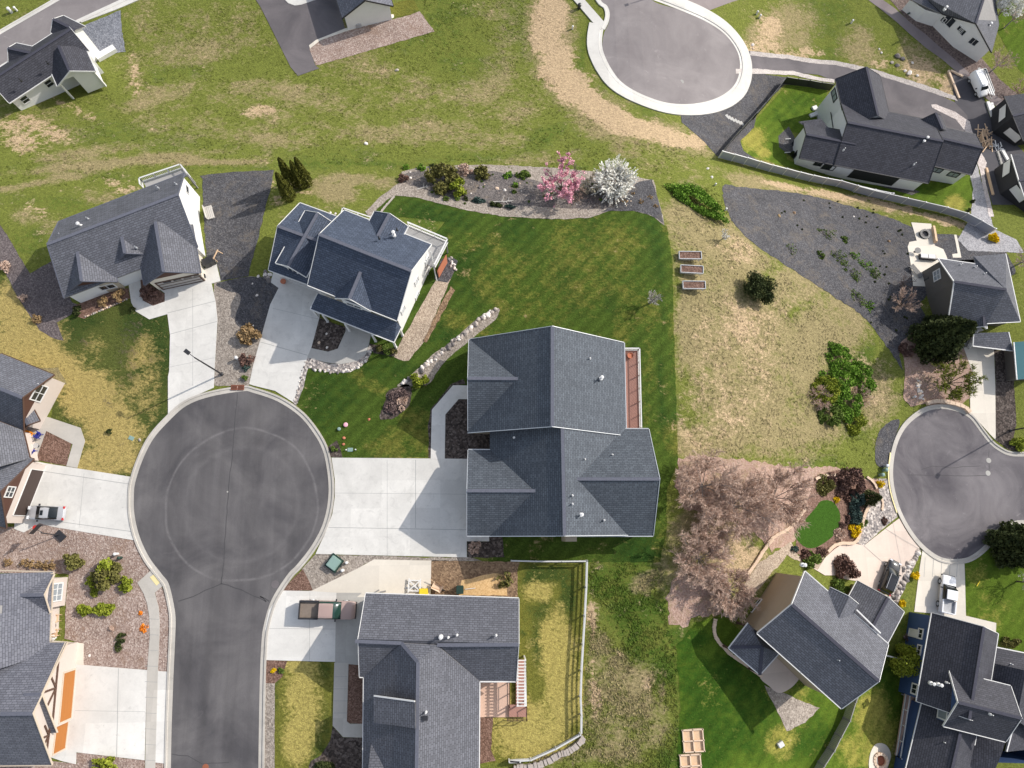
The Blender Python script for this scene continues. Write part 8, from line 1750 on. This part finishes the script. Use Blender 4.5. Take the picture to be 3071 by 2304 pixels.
p = place(1,1,250,790,.3); mb = MB(); mb.lathe((p.x,p.y,p.z+.08), [(.2,0),(.3,.4),(.34,.45),(.28,.46)], 14); tag(mb.build('flower_pot', M['terracotta'], None, p), 'pot with a plant by the white house garage', 'pot')
p = place(2,1,1025,1400,1.3); mb = MB(); mb.lathe((p.x,p.y,p.z+.95), [(.26,0),(.34,.35),(.36,.38),(.3,.38),(.28,.3)], 16); tag(mb.build('flower_pot', M['terracotta'], None, p), 'terracotta pot on the red-brown deck', 'pot')
# leaning gate, yellow tool case, wheelbarrow, boards
p = place(1,3,1335,145,.3); root = empty('gate_panel', p, 'white cross-braced gate panel propped beside the tan drive', 'gate', None, -.05); mb = MB(); t = Matrix.Rotation(.25,3,'X')
for s in (-1,1): mb.box((s*.62,0,.35),(.14,1.5,.06),0,0); mb.box((0,s*.55,.35),(1.2,.13,.055))
mb.beam((-.55,-.5,.35),(.55,.5,.35),.12,.05); mb.beam((-.55,.5,.352),(.55,-.5,.352),.12,.05); mb.local('frame', M['white'], root)
box_thing('tool_case',1,3,1412,195,(1.0,.7,.45),'yellow','yellow tool case beside the white gate panel','tool case',0)
p = place(1,3,1525,155,.4); root = empty('wheelbarrow', p, 'tan wheelbarrow with long handles on the yard soil', 'wheelbarrow', None, -.5); mb = MB(); mb.add([(-.4,-.3,.35),(.3,-.25,.3),(.3,.25,.3),(-.4,.3,.35),(-.55,-.45,.65),(.6,-.4,.65),(.6,.4,.65),(-.55,.45,.65)], [(0,1,2,3),(0,1,5,4),(1,2,6,5),(2,3,7,6),(3,0,4,7)]); mb.local('tray', M['block'], root)
mb = MB(); [mb.beam((.6,s*.15,.3),(-1.1,s*.35,.6),.05,.05) for s in (-1,1)]; mb.local('handle', M['wood_new'], root); mb = MB(); mb.tube([(.75,-.05,.2),(.75,.05,.2)],.2,14); mb.local('wheel', M['rubber'], root)
for (c,r,a,b,mt,w,lb) in ((1,3,(985,215),(1045,180),'wood',.14,'grey board leaning by the house wall'),(1,3,(1050,200),(1100,190),'wood',.14,'second grey board right of the first'),(1,3,(1755,175),(1840,165),'white',.06,'thin white pipe lying on the sand pad'),(3,3,(1815,150),(1840,105),'yellow',.07,'thin yellow stick lying on the right lawn'),(1,3,(1260,165),(1400,160),'metal',.16,'grey boards lying under the white gate panel')):
    a_, b_ = Gq(c,r,*a), Gq(c,r,*b); a_.z += .14; b_.z += .14; mb = MB(); mb.beam(a_, b_, w, .06); tag(mb.build('board', M[mt], None, a_), lb, 'board')
# toys and trivial yard things
p = place(1,2,765,398,.2); mb = MB(); mb.lathe((p.x,p.y,p.z), [(.22,0),(.26,.2),(.22,.24),(.08,.26)], 14); tag(mb.build('flower_tub', M['pink'], None, p), 'low tub of pink flowers on the front lawn', 'flower tub')
p = place(1,2,710,433,.2); mb = MB(); mb.lathe((p.x,p.y,p.z), [(.18,0),(.2,.25),(.12,.3)], 12); tag(mb.build('lawn_ornament', M['plastic_green'], None, p), 'small pale blue-green lawn ornament near the pink tub', 'ornament')
box_thing('picnic_cooler',3,3,185,1455,(.7,.6,.5),'white','small white box standing on the lower right lawn','box',.5)
# fire pits
for (c,r,x,y,lb) in ((3,3,1010,1590,'round stone fire pit at the bottom edge'),(3,1,1378,402,'dark round fire pit on the square patio')):
    p = place(c,r,x,y); p.z += .08; root = empty('fire_pit', p, lb, 'fire pit'); mb = MB(); R0 = .75 if r == 3 else .6
    for k in range(14): a = k*math.pi/7; mb.box((math.cos(a)*R0,math.sin(a)*R0,.2),(.3,.3,.4),a)
    mb.local('ring', M['block' if r == 3 else 'metal_dark'], root); mb = MB(); mb.lathe((0,0,.02), [(R0*.8,0),(R0*.8,.06)], 16); mb.local('ash_bed', M['rust' if r == 3 else 'rock_d'], root)
# patio sofa, table and slab pieces of the taupe house
p = place(3,1,1415,582,.4); root = empty('garden_sofa', p, 'dark framed sofa with white cushions on the curved patio', 'sofa', None, -.08); mb = MB(); mb.box((0,0,.25),(2.4,.8,.3)); mb.box((0,-.38,.5),(2.4,.12,.6)); mb.local('frame', M['metal_dark'], root)
for k in (-1,1): mb = MB(); mb.box((k*.55,.04,.46),(1.0,.6,.14)); mb.local('cushion', M['white'], root)
p = place(3,1,1320,700,.4); root = empty('bench_swing', p, 'dark slatted bench lying along the patio edge', 'bench', None, -.95); mb = MB(); [mb.box((0,-.3+k*.15,.42),(2.2,.11,.05)) for k in range(5)]; mb.local('seat', M['wood'], root)
for s in (-1,1): mb = MB(); mb.box((s*.95,0,.2),(.1,.7,.42)); mb.local('leg', M['metal_dark'], root)
round_table(3,1,1330,530,.45,.7,'wood','round weathered table on the left of the curved patio')
mb = MB(); a, b, c_ = Gq(3,1,1448,380), Gq(3,1,1462,470), Gq(3,1,1440,345)
for v_ in (a,b,c_): v_.z += .5
mb.beam(c_, a, .3, .5); mb.beam(a, b, .3, .5); tag(mb.build('bench_wall', M['wood_new'], None, a), 'pale wooden bench along the side of the square patio', 'bench')
# meter-like items on the long white house and stakes by H4
for (x,y,lb) in ((228,1158,'white drain spout by the upper corner window'),(225,1270,'white drain spout by the lower corner window')):
    a_ = Gq(3,0,x,y); mb = MB(); mb.tube([a_+Vector((0,0,.1)), a_+Vector((.9,.1,.1))], .07, 7); tag(mb.build('drain_spout', M['white'], None, a_), lb, 'drain spout')
for (x,y,lb) in ((462,960,'white patio lounger behind the black-trimmed house'),(470,905,'smaller white patio lounger above the other')):
    box_thing('patio_lounger',3,0,x,y,(1.6 if y > 930 else .9,.7,.45),'white',lb,'lounger',.4)
# stepping stones on dark gravel by the upper cul-de-sac
for i,(x,y) in enumerate(((1828,972),(1850,984),(1872,996),(1900,1008),(1924,1020),(1946,1028))):
    p = Gq(2,0,x,y); mb = MB(); mb.box((p.x,p.y,p.z+.06),(.42,.8,.08),.5); tag(mb.build('paving_slab', M['conc_white'], None, p), 'white slab in the short row on dark gravel below the upper ring', 'paving slab', 'white slabs below the upper ring')
# retaining rail by the gravel pad of H1
mb = MB(); a, b = Gq(0,0,815,500), Gq(0,0,965,415); a.z += .35; b.z += .35; mb.beam(a, b, .9, .7); tag(mb.build('retaining_wall', M['white'], None, a), 'white retaining wall stub beside the upper left house', 'retaining wall')
for k, (x, y) in enumerate(((1975,1545),(1970,1245))):
    pass
